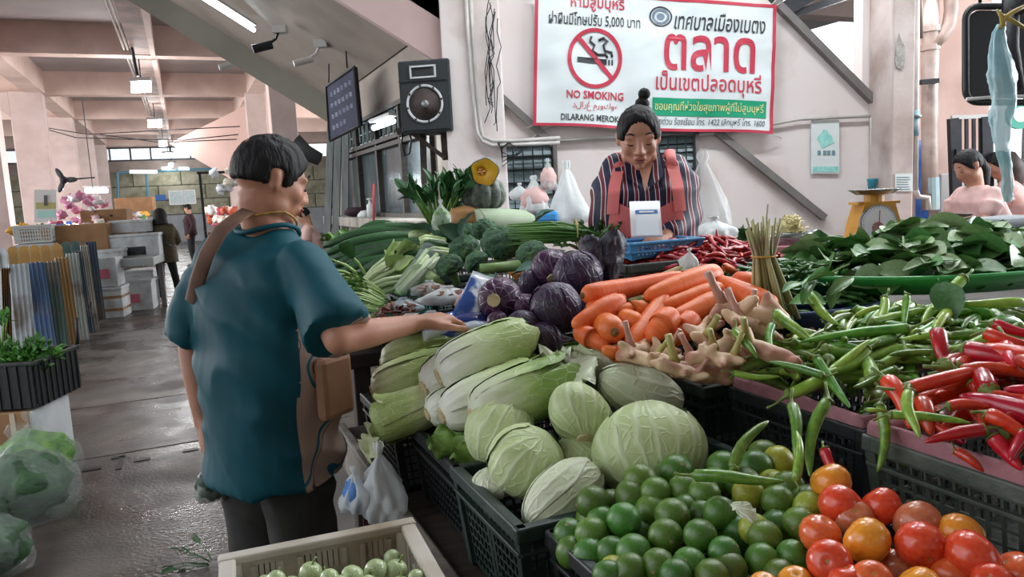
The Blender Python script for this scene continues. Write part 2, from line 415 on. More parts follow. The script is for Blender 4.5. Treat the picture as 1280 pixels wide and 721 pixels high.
# ---- inclined stair over the kiosk: near stringer, soffit, far stringer
P1 = at(423, 0, 5.6); P2 = at(540, 73, 5.6); sl = (P2.z-P1.z)/(P2.x-P1.x)
def stair_line(u_off, dz, x0=-7.0, x1=-.41):
    o = AX * u_off
    return [V((x0, 5.6, P2.z + sl*(x0-P2.x) + dz)) + o, V((x1, 5.6, P2.z + sl*(x1-P2.x) + dz)) + o]
stair = thing('stair_underside', 'sloping underside of the concrete stair over the kiosk', None); stair['kind'] = 'structure'
a0, a1 = stair_line(0, 0); b0, b1 = stair_line(0, 2.6)
m = MB(); m.poly([a0, a1, b1, b0], .18, (0, 1, 0)); m.build('near_stringer', mt('pink_stringer', '#d2b7b4', '#c6aaa6', sc=1.5, rough=.75, bump=.1), stair)
LS = (9.6-5.6)/AX.y
a0, a1 = stair_line(0, .32); b0, b1 = stair_line(LS, .32)
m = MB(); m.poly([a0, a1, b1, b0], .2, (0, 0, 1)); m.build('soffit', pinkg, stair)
a0, a1 = stair_line(LS, 0, x1=-.45); b0, b1 = stair_line(LS, .62, x1=-.45)
m = MB(); m.poly([a0, a1, b1, b0], .3, (0, 1, 0)); m.build('far_stringer', mt('shaded_greenish_plaster', '#9c9a8c', '#8e8b7e', sc=1.6, rough=.8, bump=.1), stair)  # shade on the far stringer is put into its grey-green colour
# ---- hall ceiling: slab, cross beams, long beam
ceiling = thing('ceiling', 'pink concrete hall ceiling with deep cross beams', None); ceiling['kind'] = 'structure'
m = MB(); uwbox(m, 9.6, 39, -14, 14, 4.96, 5.1); m.build('ceiling_slab', ceilm, ceiling)
m = MB(); uwbox(m, -6, 9.6, -3.4, 14, 4.96, 5.1); m.build('ceiling_slab', ceilm, ceiling)  # unseen slab over the foreground, added to block light from above
for k in range(6):
    u = 10.7 + 5.4*k
    m = MB(); uwbox(m, u, u+.35, -14, 14, 4.4, 5.0, .01); m.build('cross_beam', pink, ceiling)
    m = MB(); uwbox(m, u+2.6, u+2.85, -14, 14, 4.72, 5.0, .01); m.build('cross_rib', pink, ceiling) if k > 5 else None
m = MB(); uwbox(m, 9, 38.4, -.62, -.30, 4.42, 4.97); m.build('long_beam', mt('long_beam_plaster', '#8d7f78', '#b89e96', sc=3, rough=.8), ceiling)
m = MB(); uwbox(m, 9, 38.4, -.30, -.22, 4.40, 4.97); m.build('long_beam_edge', pink, ceiling)
for w in (-3.0, 2.0):
    m = MB(); uwbox(m, 10.7 if w < 0 else 16, 38.4, w-.2, w+.2, 4.42, 4.97); m.build('long_beam', pink, ceiling)
# pipes along the long beam
m = MB()
for dw in (-.68, -.74): m.cyl(uw(9, dw, 4.5), uw(38, dw, 4.5), .02, n=6)
m.build('conduit', pvc, ceiling)
cols = thing('hall_columns', 'rows of pink concrete columns carrying the hall ceiling', None); cols['kind'] = 'structure'
for w, uu in ((-3.2, (16.1, 21.5, 26.9, 32.3, 37.5)), (2.0, (16.1, 21.5, 26.9, 32.3))):
    for u in uu:
        m = MB(); s = .34 if w < 0 else .25
        uwbox(m, u-.25, u+.25, w-s, w+s, 0, 4.45, .015)
        # haunch under the beam on the aisle's far side
        if w < 0:
            c = [uw(u-.25, w-s, 4.42), uw(u-.25, w-s-.45, 4.42), uw(u-.25, w-s-.45, 4.25), uw(u-.25, w-s, 3.85)]
            m.poly(c, .5, AX)
        m.build('column', mt('column_pink', '#cdbab5', '#bda9a3', sc=2.5, rough=.75, bump=.1), cols)
# ---- far end wall of the hall
endw = struct(MB().build('wall_far', pink)) if False else thing('wall_far', 'mossy far end wall of the hall with a strip of windows', None); endw['kind'] = 'structure'
m = MB(); uwbox(m, 38.2, 38.4, -14, 14, 4.35, 5.0); m.build('upper_band', pink, endw)
m = MB(); uwbox(m, 38.2, 38.4, -14, 14, 3.25, 3.75); m.build('dark_band', mt('dim_plaster', '#7c7069', '#8d8078', sc=2, rough=.8), endw)
mossy = mt('mossy_block', '#94917f', '#807c69', sc=3, rough=.9, bump=.2, c3='#696a55', sc3=1.5, rnd=.12, obj=True)
m = MB(); uwbox(m, 38.45, 38.6, -14, 14, 0, 3.3); m.build('backing', jointm, endw)
for r in range(3):
    for c in range(9):
        m = MB(); m.bbox((0, 0, 0), (1.97, .2, .645), .02); o = m.build('wall_block', mossy, endw)
        o.location = uw(38.35, -7.0+c*2.0+(1 if r % 2 else 0), 1.6+.67*r); o.rotation_euler.z = -TH
m = MB(); uwbox(m, 38.0, 38.4, -14, 14, 0, 1.25); m.build('plinth', mt('grey_render', '#8c9094', '#7d8185', sc=2, rough=.8), endw)
for i, w in enumerate([-4.55, -2.8, -1.15, .5, 2.1, 3.8, -6.3, -8.1]):
    wn = thing('window_%d' % (i+2), 'strip window high in the far hall wall', None); wn['kind'] = 'structure'; del wn['label']
    m = MB()
    for z in (3.78, 4.33): uwbox(m, 38.1, 38.2, w-.82, w+.82, z-.03, z+.03)
    for s in (-.82, 0, .82): uwbox(m, 38.1, 38.2, w+s-.03, w+s+.03, 3.75, 4.36)
    m.build('window_frame', darkm, wn)
    for s in (-.41, .41):
        m = MB(); uwbox(m, 38.14, 38.15, w+s-.38, w+s+.38, 3.8, 4.3); m.build('pane', mt('pale_glass', '#cfdbe2', rough=.1, alpha=.35), wn)
# blue pipe frame against the far wall
m = MB()
fy = 37.4
def fr(x, y): return onplane(x, y, uw(37.4, 0), AX)
for a, b in (((147, 216), (265, 211)), ((183, 215), (185, 254)), ((147, 256), (186, 253)), ((147, 216), (148, 256))): m.cyl(fr(*a), fr(*b), .06, n=6)
tag(m.build('pipe_frame', mt('blue_steel', '#527f92', rough=.5)), 'blue steel pipe frame against the mossy far wall', 'frame')
for x, y, lb in ((220, 247, 'left'), (236, 246, 'right')):
    r = thing('white_board', 'small white framed board on the far wall, %s one of two' % lb, 'board', fr(x, y), 0, 'white boards on the far wall')
    m = MB(); m.box((0, 0, 0), (.52, .04, .58)); m.build('panel', mt('pale_panel', '#b9c4c6', '#a9b6b6', sc=9), r)
    m = MB()
    for sx in (-1, 1): m.box((sx*.27, -.02, 0), (.05, .05, .62))
    for sz in (-1, 1): m.box((0, -.02, sz*.3), (.56, .05, .05))
    m.build('frame', white, r); r.rotation_euler.z = -TH
m = MB(); p = fr(201, 247); m.bbox((0, 0, 0), (.42, .3, .26), .02); tag(m.build('blue_crate', mt('blue_plastic', '#2b5c9d', rough=.5), loc=p, rz=-TH), 'small blue crate on the ledge of the far wall', 'crate')
# pink stair beyond the lamp row
PA, PB = at(213, 180, 22), at(297, 229, 22); d = (PB-PA)
m = MB(); A = PA - d*.02; B = PB + d*.9
m.poly([A, B, B+V((0, 0, 4.5)), A+V((d.x*1.6, 0, 1.2))], .3, (0, 1, 0)); struct(m.build('stair_far', mt('pink_far_stair', '#dcbdb4', '#cfafa6', sc=1, rough=.8)), 'pink inclined stair wall far back in the hall')
# ---- wall out of view, added to keep light off the foreground
m = MB(); m.box((1.0, -3.6, 2.4), (14, .15, 4.8)); struct(m.build('wall_light_block', pinkg), 'unseen plaster wall added behind the viewer to block light')

# ---- conduits on the pilaster and wall
def tube(name, pts, r, mat, parent=None, n=6, rad=None):
    m = MB(); m.ring([V(p) for p in pts], rad or r, n); return m.build(name, mat, parent, smooth=True)
def px_path(pts, Y): return [at(x, y, Y if not hasattr(Y, '__len__') else Y[i]) for i, (x, y) in enumerate(pts)]
cd = thing('wall_conduit', 'grey conduit pipes bending down the pilaster left of the banner', 'conduit')
for off in (0, 6):
    tube('pipe', px_path([(582+off, -10), (586+off, 60), (591+off*.9, 120), (596+off*.8, 165-off), (603, 177-off), (615, 182-off), (640, 181-off*.8), (700, 178-off)], 5.42 if not off else 5.43), .013, pvc, cd)
cd2 = thing('wall_cable', 'thin grey cable running along the wall below the banner', 'cable')
tube('cable', px_path([(655, 182), (680, 160), (700, 157), (760, 160), (790, 172)], 5.56), .008, pvc, cd2)
tube('cable', px_path([(697, 176), (775, 171), (870, 168), (905, 166), (1000, 149), (1091, 145)], 5.56), .011, pvc, cd2)
cd3 = thing('wall_conduit', 'straight white conduit dropping beside the square column', 'conduit')
tube('pipe', px_path([(1096, -20), (1095, 60), (1093, 143)], 5.55), .013, pvc, cd3)
tube('pipe', px_path([(1089, 146), (1090, 215)], 5.56), .011, pvc, cd3)
# tangle of loose wires
wt = thing('wire_tangle', 'loose black wires hanging down the wall left of the banner', 'wire')
rs = random.Random(11)
for k in range(7):
    x = 612 + rs.uniform(-3, 12); y = rs.uniform(-5, 30); pts = []
    for j in range(9):
        pts.append((x + rs.uniform(-4, 4), y + j*rs.uniform(14, 20)))
    pts = [(a, min(b, 186)) for a, b in pts]
    tube('wire', px_path(pts, 5.42 - .01*k), .0045, darkm, wt, n=4)
for k in range(4):
    tube('wire', px_path([(622+k*2, 178), (628, 190+k*6), (640+k*5, 196-k*3), (645, 184), (636, 178), (626, 186)], 5.4+.01*k), .005, darkm, wt, n=4)
# ---- window grilles on the back wall (louvres behind wire mesh)
def grille(x0, y0, x1, y1, label, nx, nz, idx):
    p0 = at(x0, y0, 5.585); p1 = at(x1, y1, 5.585); W = p1.x-p0.x; H = p0.z-p1.z
    r = thing('window_%d' % idx, label, None, (p0.x, 5.585, p1.z)); r['kind'] = 'structure'
    m = MB(); m.box((W/2, .02, H/2), (W, .01, H)); m.build('recess', mt('window_dark', '#3b4a52', rough=.5), r)
    n = 6
    for k in range(n):
        m = MB(); m.box((W/2, -.005, (k+.5)*H/n), (W*.94, .006, H/n*.92), Matrix.Rotation(radians(-22), 3, 'X')); m.build('louvre', mt('louvre_glass', '#8fa3a6', '#66787f', sc=4, rough=.18, rnd=.35), r)
    m = MB()
    for k in range(nx+1): m.box((W*k/nx, -.04, H/2), (.008, .008, H))
    for k in range(nz+1): m.box((W/2, -.045, H*k/nz), (W, .008, .008))
    m.build('wire_mesh', darkm, r)
    m = MB()
    for x in (-.015, W+.015): m.box((x, -.01, H/2), (.035, .05, H+.06))
    for z in (-.015, H+.015): m.box((W/2, -.01, z), (W+.06, .05, .035))
    m.build('window_frame', greyp, r)
grille(628, 181, 694, 275, 'louvred window behind wire mesh left of the seller', 5, 6, 20)
grille(822, 171, 868, 232, 'louvred window behind wire mesh right of the seller', 4, 4, 21)
# ---- thick downpipe with a side branch, thin pipe with blue paint
dp = thing('drain_pipe', 'thick rust-stained drain pipe with a curved branch near the column', 'pipe')
rust = mt('stained_pipe', '#bfb1ab', '#a08a80', sc=5, rough=.5, c3='#7d6a60', sc3=4)
tube('pipe', px_path([(1163, -20), (1163, 34), (1163, 62), (1162, 100), (1162, 180), (1163, 262)], 5.9), .062, rust, dp, n=14, rad=[.06, .06, .062, .058, .058, .058])
tube('branch', px_path([(1188, -20), (1189, 12), (1186, 32), (1176, 46), (1166, 56)], 5.88), .05, rust, dp, n=12)
m = MB(); m.ring(px_path([(1163, 33), (1163, 40)], 5.9), .072, 14); m.build('collar', rust, dp); m = MB(); m.ring(px_path([(1163, 56), (1163, 63)], 5.9), .07, 14); m.build('collar', rust, dp)
m = MB(); m.beam(at(1150, 103, 5.82), at(1172, 101, 5.82), .05, .035); m.build('bracket', darkm, dp)
m = MB(); m.ring(px_path([(1163, 222), (1164, 262)], 5.9), .0605, 14); m.build('paint_band', mt('blue_wash', '#7ba6b4', '#a9b3b2', sc=7, rough=.6), dp)
dq = thing('water_pipe', 'thin water pipe with flaking blue paint beside the thick drain pipe', 'pipe')
tube('pipe', px_path([(1146, -20), (1145, 120), (1144, 238)], 5.3), .02, pvc, dq, n=8)
tube('painted_length', px_path([(1145, 138), (1144.5, 170)], 5.3), .022, mt('blue_flake', '#5f9fb6', '#c7c3bf', sc=14, rough=.6), dq, n=8)
tube('tee', px_path([(1144, 146), (1151, 145)], 5.28), .014, steel, dq, n=6)
tube('elbow', px_path([(1144, 235), (1148, 246), (1160, 247), (1161, 262)], 5.5), .02, pvc, dq, n=8)
tube('stub', px_path([(1150, -10), (1151, 48)], 5.5), .016, mt('dark_rust', '#6a5a52', rough=.7), dq, n=6)
# ---- steel gate at the right
gt = thing('steel_gate', 'dark steel bar gate standing open behind the seated women', 'gate', (0, 0, 0))
m = MB(); m.beam(at(1191, 148, 6.0), at(1195, 262, 6.0), .07, .05, (0, 1, 0)); m.build('post', darkm, gt)
m = MB(); m.beam(at(1232, 146, 6.0), at(1234, 262, 6.0), .085, .05, (0, 1, 0)); m.build('post', darkm, gt)
for i, x in enumerate((1199.5, 1208, 1217, 1225.5)):
    m = MB(); m.beam(at(x, 147, 6.0), at(x+.5+i*.1, 262, 6.0), .022, .022, (0, 1, 0)); m.build('bar', darkm, gt)
m = MB(); m.beam(at(1189, 147, 6.0), at(1238, 145, 6.0), .03, .03); m.build('rail', mt('pale_rail', '#c5c5c5', rough=.4), gt)
m = MB(); m.beam(at(1196, 186, 5.97), at(1197, 200, 5.97), .02, .02, (0, 1, 0)); m.build('latch', darkm, gt)
# ================================================================ STALL TABLES AND CRATES
RZ = -TH
RM = Matrix.Rotation(RZ, 3, 'Z')
ledge = mt('ledge_board', '#8d857d', '#766e66', sc=6, rough=.7, bump=.25, c3='#4f4741', sc3=5)
tdark = mt('table_wood', '#3e342c', '#2b241f', sc=6, rough=.7, bump=.2, stretch=(1, 8, 1))
def table(name, label, u0, u1, w0, w1, z, th=.05, mat=None, edge=None, legs=True):
    r = thing(name, label, 'table', uw((u0+u1)/2, (w0+w1)/2, 0), RZ)
    X, Y = (w1-w0), (u1-u0)
    m = MB(); m.bbox((0, 0, z-th/2), (X, Y, th), .006); m.build('tabletop', mat or tdark, r)
    if edge:
        m = MB(); m.bbox((-X/2+.012, 0, z-.045), (.03, Y+.002, .13), .006); m.build('edge_board', edge, r)
    if legs:
        for sx in (-1, 1):
            for sy in (-1, 1):
                m = MB(); m.bbox((sx*(X/2-.06), sy*(Y/2-.06), (z-th)/2), (.06, .06, z-th), .004); m.build('leg', mat or tdark, r)
    return r
table('market_table', 'low market table with a pale worn edge board under the lime and cabbage crates', .25, 2.5, .40, 1.00, .74, edge=ledge)
table('market_table', 'market table under the two chilli crates', .25, 1.33, 1.01, 1.80, .845)
table('market_table', 'market table under the galangal and purple cabbage crates', 1.335, 2.15, 1.01, 1.61, .845)
table('market_table', 'market table under the green leaf tray and small chillies', 1.335, 2.45, 1.63, 3.2, 1.04)
table('market_table', 'far market table under the long gourds and leafy greens', 2.52, 4.35, .45, 1.62, .98)
table('market_table', 'back counter table under the brass scale', 2.5, 3.5, 2.3, 4.1, 1.08)

def crate(label, u0, u1, w0, w1, z0, h, mat, n=(13, 9, 5), taper=.02, rimh=.028, solid_mid=False, cat='crate', name='plastic_crate', group=None, rzoff=0.0, rim_out=.012, loc=None, mid=False, barw=.0045):
    X, Y = (w1-w0), (u1-u0)
    r = thing(name, label, cat, loc or uw((u0+u1)/2, (w0+w1)/2, z0), RZ+rzoff, group)
    hx, hy = X/2-.008, Y/2-.008; bx, by = hx-taper, hy-taper
    m = MB()                                            # rim
    for s in (-1, 1):
        m.bbox((0, s*(Y/2-.006), h-rimh/2), (X+rim_out, .022, rimh), .004); m.bbox((s*(X/2-.006), 0, h-rimh/2), (.022, Y+rim_out, rimh), .004)
        m.bbox((0, s*(Y/2-.004), h-rimh-.022), (X-.004, .012, .008), .002); m.bbox((s*(X/2-.004), 0, h-rimh-.022), (.012, Y-.004, .008), .002)
    m.build('rim', mat, r)
    m = MB(); m.box((0, 0, .006), (2*bx, 2*by, .012)); m.build('base', mat, r)
    def side(p0b, p1b, p0t, p1t, nb):
        m = MB(); p0b, p1b, p0t, p1t = V(p0b), V(p1b), V(p0t), V(p1t); nz = n[2]
        out = (p1b-p0b).cross(p0t-p0b)
        for i in range(nb+1):
            t = i/nb; wd = barw*1.6 if (i in (0, nb)) else barw
            if mid and abs(i-nb/2) < 1.1: wd = barw*3.2
            m.beam(p0b.lerp(p1b, t), p0t.lerp(p1t, t), wd, .005, out)
        for k in range(nz+1):
            t = k/nz; m.beam(p0b.lerp(p0t, t), p1b.lerp(p1t, t), .004, barw*(2.2 if k in (0, nz) else 1), (0, 0, 1))
        m.build('side_lattice', mat, r)
    zt = h-rimh; zb = .008
    side((-bx, -by, zb), (bx, -by, zb), (-hx, -hy, zt), (hx, -hy, zt), n[0]); side((-bx, by, zb), (bx, by, zb), (-hx, hy, zt), (hx, hy, zt), n[0])
    side((-bx, -by, zb), (-bx, by, zb), (-hx, -hy, zt), (-hx, hy, zt), n[1]); side((bx, -by, zb), (bx, by, zb), (hx, -hy, zt), (hx, hy, zt), n[1])
    for sx in (-1, 1):
        for sy in (-1, 1):
            m = MB(); m.beam((sx*bx, sy*by, 0), (sx*hx, sy*hy, h-rimh*.5), .02, .02, (0, 1, 0)); m.build('corner_post', mat, r)
    return r
dgreen = mt('dark_green_plastic', '#20342e', '#1a2925', sc=6, rough=.5, bump=.15, bsc=50, c3='#3a4742', sc3=5)
dgrey = mt('grey_green_plastic', '#4b544c', '#3b433d', sc=8, rough=.55, bump=.3, bsc=60, c3='#5f665d', sc3=6)
blk = mt('black_crate_plastic', '#1a1c1e', '#25282a', sc=8, rough=.45, bump=.15, bsc=50)
pinkcl = mt('pink_sack_cloth', '#a5737a', '#8f6068', sc=20, rough=.8, bump=.4, bsc=60)
crate('black crate full of limes and tomatoes at the near end of the stall', .60, 1.07, .50, 1.00, .745, .20, blk, n=(22, 20, 7))
crate('dark green crate heaped with round pale cabbages', 1.09, 1.425, .455, 1.00, .745, .205, dgreen, n=(24, 15, 8), mid=True)
crate('nearer black crate under the napa cabbages', 1.44, 1.80, .47, 1.00, .745, .19, blk, n=(22, 15, 7))
crate('farther black crate under the napa cabbages beside the shopper', 1.815, 2.18, .43, 1.00, .745, .19, blk, n=(22, 15, 7))
crate('dark crate heaped with galangal roots and carrots', 1.335, 1.70, 1.02, 1.60, .85, .20, dgreen, n=(24, 16, 7))
crate('black crate heaped with long green chillies', .96, 1.32, 1.085, 1.78, .85, .195, blk, n=(28, 16, 7))
crate('grey green crate heaped with large red chillies', .44, .90, 1.02, 1.60, .85, .215, dgrey, n=(22, 18, 7))
crate('black crate under the purple cabbages', 1.72, 2.15, .99+.02, 1.60, .85, .19, blk, n=(22, 16, 7))
# pink sack cloth lining two crates
def lining(label, u0, u1, w0, w1, z, loc_j, parent=None):
    m = MB(); rs = random.Random(loc_j); N = 60
    per = []
    for i in range(N):
        t = i/N*4; s = int(t); f = t-s
        p = [(w0+(w1-w0)*f, u0), (w1, u0+(u1-u0)*f), (w1-(w1-w0)*f, u1), (w0, u1-(u1-u0)*f)][s]
        per.append(p)
    c = ((w0+w1)/2, (u0+u1)/2); vs = []
    for k, (sc, dz) in enumerate([(.9, -.05), (.975, .0), (1.0, .018), (1.012, .012), (1.014, -.012), (1.012, -.02)]):
        for i, (w, u) in enumerate(per):
            j = noise.noise(V((w*22, u*22, k*.7+loc_j)))
            vs.append(uw(c[1]+(u-c[1])*sc, c[0]+(w-c[0])*sc, z+dz+j*.006*(k > 1)))
    fs = [(k*N+i, k*N+(i+1) % N, (k+1)*N+(i+1) % N, (k+1)*N+i) for k in range(5) for i in range(N)]
    m.add(vs, fs); return tag(m.build('sack_lining', pinkcl, smooth=True), label, 'cloth')
lining('pink sack cloth lining the crate of long green chillies', .965, 1.315, 1.09, 1.77, 1.052, 1)
lining('pink sack cloth lining the grey green crate of red chillies', .445, .895, 1.025, 1.59, 1.072, 5)

# ================================================================ PRODUCE
def leafy(name, c_out, c_in, vein, nv=16, rough=.42, spec=.4, vw=.25, tip=None, axis='Z', rnd=.05, bump=.5, huev=.0):
    """radially veined leaf skin around the local Z axis (stem at -Z)"""
    if name in MATS: return MATS[name]
    m = mt(name, c_out, c_in, sc=9, rough=rough, spec=spec, bump=0, lo=.3, hi=.7, rnd=rnd, huev=huev); nt = m.node_tree; N = nt.nodes; L = nt.links; P = N['Principled BSDF']
    src = P.inputs['Base Color'].links[0].from_socket
    tc = N.new('ShaderNodeTexCoord'); nz = N.new('ShaderNodeTexNoise'); nz.inputs['Scale'].default_value = 9; nz.inputs['Detail'].default_value = 3; L.new(tc.outputs['Object'], nz.inputs[0])
    vm = N.new('ShaderNodeVectorMath'); vm.operation = 'SCALE'; vm.inputs['Scale'].default_value = .055; L.new(nz.outputs['Color'], vm.inputs[0])
    ad = N.new('ShaderNodeVectorMath'); ad.operation = 'ADD'; L.new(tc.outputs['Object'], ad.inputs[0]); L.new(vm.outputs[0], ad.inputs[1])
    mp = N.new('ShaderNodeMapping'); mp.inputs['Location'].default_value = (-.0275, -.0275, 0); L.new(ad.outputs[0], mp.inputs[0])
    g = N.new('ShaderNodeTexGradient'); g.gradient_type = 'RADIAL'; L.new(mp.outputs[0], g.inputs[0])
    mu = N.new('ShaderNodeMath'); mu.operation = 'MULTIPLY'; mu.inputs[1].default_value = nv; L.new(g.outputs['Fac'], mu.inputs[0])
    pp = N.new('ShaderNodeMath'); pp.operation = 'PINGPONG'; pp.inputs[1].default_value = .5; L.new(mu.outputs[0], pp.inputs[0])
    r = N.new('ShaderNodeMapRange'); r.inputs['From Min'].default_value = 0; r.inputs['From Max'].default_value = vw; r.inputs['To Min'].default_value = 1; r.inputs['To Max'].default_value = 0; L.new(pp.outputs[0], r.inputs['Value'])
    # cross veins (cells)
    vo = N.new('ShaderNodeTexVoronoi'); vo.feature = 'DISTANCE_TO_EDGE'; vo.inputs['Scale'].default_value = 34; L.new(ad.outputs[0], vo.inputs[0])
    r2 = N.new('ShaderNodeMapRange'); r2.inputs['From Min'].default_value = 0; r2.inputs['From Max'].default_value = .09; r2.inputs['To Min'].default_value = .45; r2.inputs['To Max'].default_value = 0; L.new(vo.outputs['Distance'], r2.inputs['Value'])
    mxm = N.new('ShaderNodeMath'); mxm.operation = 'MAXIMUM'; L.new(r.outputs[0], mxm.inputs[0]); L.new(r2.outputs[0], mxm.inputs[1])
    ff = N.new('ShaderNodeMath'); ff.operation = 'MULTIPLY'; ff.inputs[1].default_value = .5; L.new(mxm.outputs[0], ff.inputs[0])
    mx = N.new('ShaderNodeMix'); mx.data_type = 'RGBA'; L.new(ff.outputs[0], mx.inputs['Factor']); L.new(src, mx.inputs[6]); mx.inputs[7].default_value = C(vein)
    L.new(mx.outputs[2], P.inputs['Base Color'])
    b = N.new('ShaderNodeBump'); b.inputs['Strength'].default_value = bump; b.inputs['Distance'].default_value = .004; L.new(mxm.outputs[0], b.inputs['Height']); L.new(b.outputs[0], P.inputs['Normal'])
    return m
cab_m = leafy('cabbage_leaf', '#a9bb80', '#bfcb98', '#d6dcc0', 15)
cab_w = leafy('cabbage_leaf_pale', '#bcc6a2', '#ccd2b6', '#dfe2d2', 13)
pur_m = leafy('purple_leaf', '#2c2036', '#3b2444', '#5f5070', 14, rough=.4, spec=.45, vw=.14, rnd=.2)
pur_r = leafy('purple_red_leaf', '#4a1f45', '#361a38', '#9c7f9c', 11, rough=.35, vw=.12, rnd=.15)
stem_m = mt('cut_stem', '#cdbd95', '#b3a075', sc=30, rough=.7, bump=.3, bsc=80)
def shell(mb, rad, th0, th1, ph, wid, off, seed, n=12, k=10, ruff=.06):
    """partial outer leaf hugging an ellipsoid: polar angle th0..th1 (from +Z), azimuth ph +- wid"""
    def f(s, t):
        th = th0+(th1-th0)*t; w = wid*(1-.75*max(0, .35-t)/.35 if t < .35 else 1); a = ph+w*(2*s-1)
        e = max(abs(2*s-1)**3, max(0, 1-t*5)); o = off + ruff*.35*e*(1+.8*noise.noise(V((s*5+seed, t*5, seed)))) + .012*noise.noise(V((s*4, t*4+seed, 3)))
        return V((rad[0]*sin(th)*cos(a), rad[1]*sin(th)*sin(a), rad[2]*cos(th)))*(1+o)
    mb.grid(f, n, k)
def cabbage(name, label, p, r, R, mat, seed, stem=True, cat='cabbage', group=None, leaves=4, stemmat=None):
    root = thing(name, label, cat, p, 0, group); root.rotation_euler = R.to_euler()
    m = MB(); rs = random.Random(seed)
    m.ball((0, 0, 0), r, 36, 24, disp=lambda d: 1+.02*sin(atan2(d.y, d.x)*7+seed)*(1-d.z*d.z)+.018*noise.noise(d*2.2+V((seed, 0, 0)))+.008*noise.noise(d*9))
    m.build('head', mat, root, smooth=True)
    for i in range(leaves):
        m = MB(); ph = i*2*pi/leaves+rs.uniform(-.3, .3)
        shell(m, r, .35+.35*rs.random(), pi-.15, ph, .75+.3*rs.random(), .018+.01*(i % 2), seed+i, 16, 14); m.build('outer_leaf', mat, root, smooth=True)
    if stem:
        m = MB(); k = min(r)*.3; m.cyl((0, 0, -r[2]*.9), (0, 0, -r[2]*1.08), k*1.05, k, 14); m.build('stem', stemmat or stem_m, root)
    return root
def sz(px, Y): return px/F_PX*Y
# --- round cabbages: x, y, Y, half sizes (px) across/up, direction of stem (world), label
def stemrot(d, spin=0):       # local -Z points along d
    d = -V(d).normalized(); return d.to_track_quat('Z', 'Y').to_matrix() @ Matrix.Rotation(spin, 3, 'Z')
for i, (x, y, Y, a, b, st, mat, lb) in enumerate([
    (658, 576, 1.40, 56, 43, (-.5, .25, -.75), cab_m, 'round pale green cabbage at the front left of the cabbage crate'),
    (727, 521, 1.50, 53, 36, (.0, -.85, -.45), cab_m, 'round cabbage with ribs meeting at its front, topmost in the middle of the crate'),
    (800, 489, 1.60, 58, 31, (.9, .1, -.35), cab_w, 'pale cabbage lying at the back of the crate nearest the galangal'),
    (812, 562, 1.38, 74, 56, (.08, -.75, -.72), cab_m, 'largest cabbage with broad fanned ribs beside the limes'),
    (624, 538, 1.55, 44, 46, (-.5, -.3, -.8), cab_m, 'cabbage with one loose green leaf beside the napa cabbages'),
    (704, 620, 1.29, 62, 36, (-.8, -.5, -.4), cab_w, 'whitish ribbed cabbage at the front edge above the crate corner'),
    (722, 572, 1.46, 36, 30, (.2, .1, -.9), cab_m, 'small cabbage half hidden between four others'),
    (618, 603, 1.40, 32, 20, (.2, .1, -.9), cab_w, 'mostly hidden white cabbage low at the left rim of the crate'),
    (757, 458, 1.70, 34, 26, (.4, -.2, -.9), cab_w, 'small pale cabbage at the far end next to the napa leaves')]):
    rx, rz_ = sz(a, Y), sz(b, Y); r = (rx, (rx+rz_)/2, rz_) if abs(st[2]) > .7 else (rx*.98, rz_, rx*.9)
    if i == 1: r = (rx, rz_*1.0, rx*.75)
    if i == 2: r = (rz_*1.1, rz_, rx)
    if i == 5: r = (rz_*1.15, rz_*1.05, rx)
    if i == 3: r = (rx, rz_*1.02, rz_*1.1)
    cabbage('round_cabbage', lb, at(x, y, Y), r, stemrot(st, i), mat, i*3+1, stem=(i in (1, 3)))
# loose torn outer leaves: one on the limes, frilly pieces
def leafpatch(mb, L, W, curl=.3, ruff=.0, seed=0, nu=10, nv=6, cup=.2, vein=True):
    def f(s, t):
        x = s*L; w = W*(sin(pi*min(1, s*.93+.05))**.75)*.5; y = (2*t-1)*w
        z = -curl*L*(s-.4)**2 + cup*abs(2*t-1)**2*w + ruff*abs(2*t-1)*noise.noise(V((s*8+seed, t*7, seed)))*W
        if vein and abs(t-.5) < .01: z -= .0015
        return V((x, y, z))
    mb.grid(f, nu, nv)
m = MB(); leafpatch(m, .045, .03, .6, .3, 3); o = tag(m.build('torn_leaf', cab_w, smooth=True), 'torn scrap of white cabbage leaf lying on the limes', 'leaf'); place(o, at(915, 627, 1.06), zalign((.5, -.5, -.3), .3))

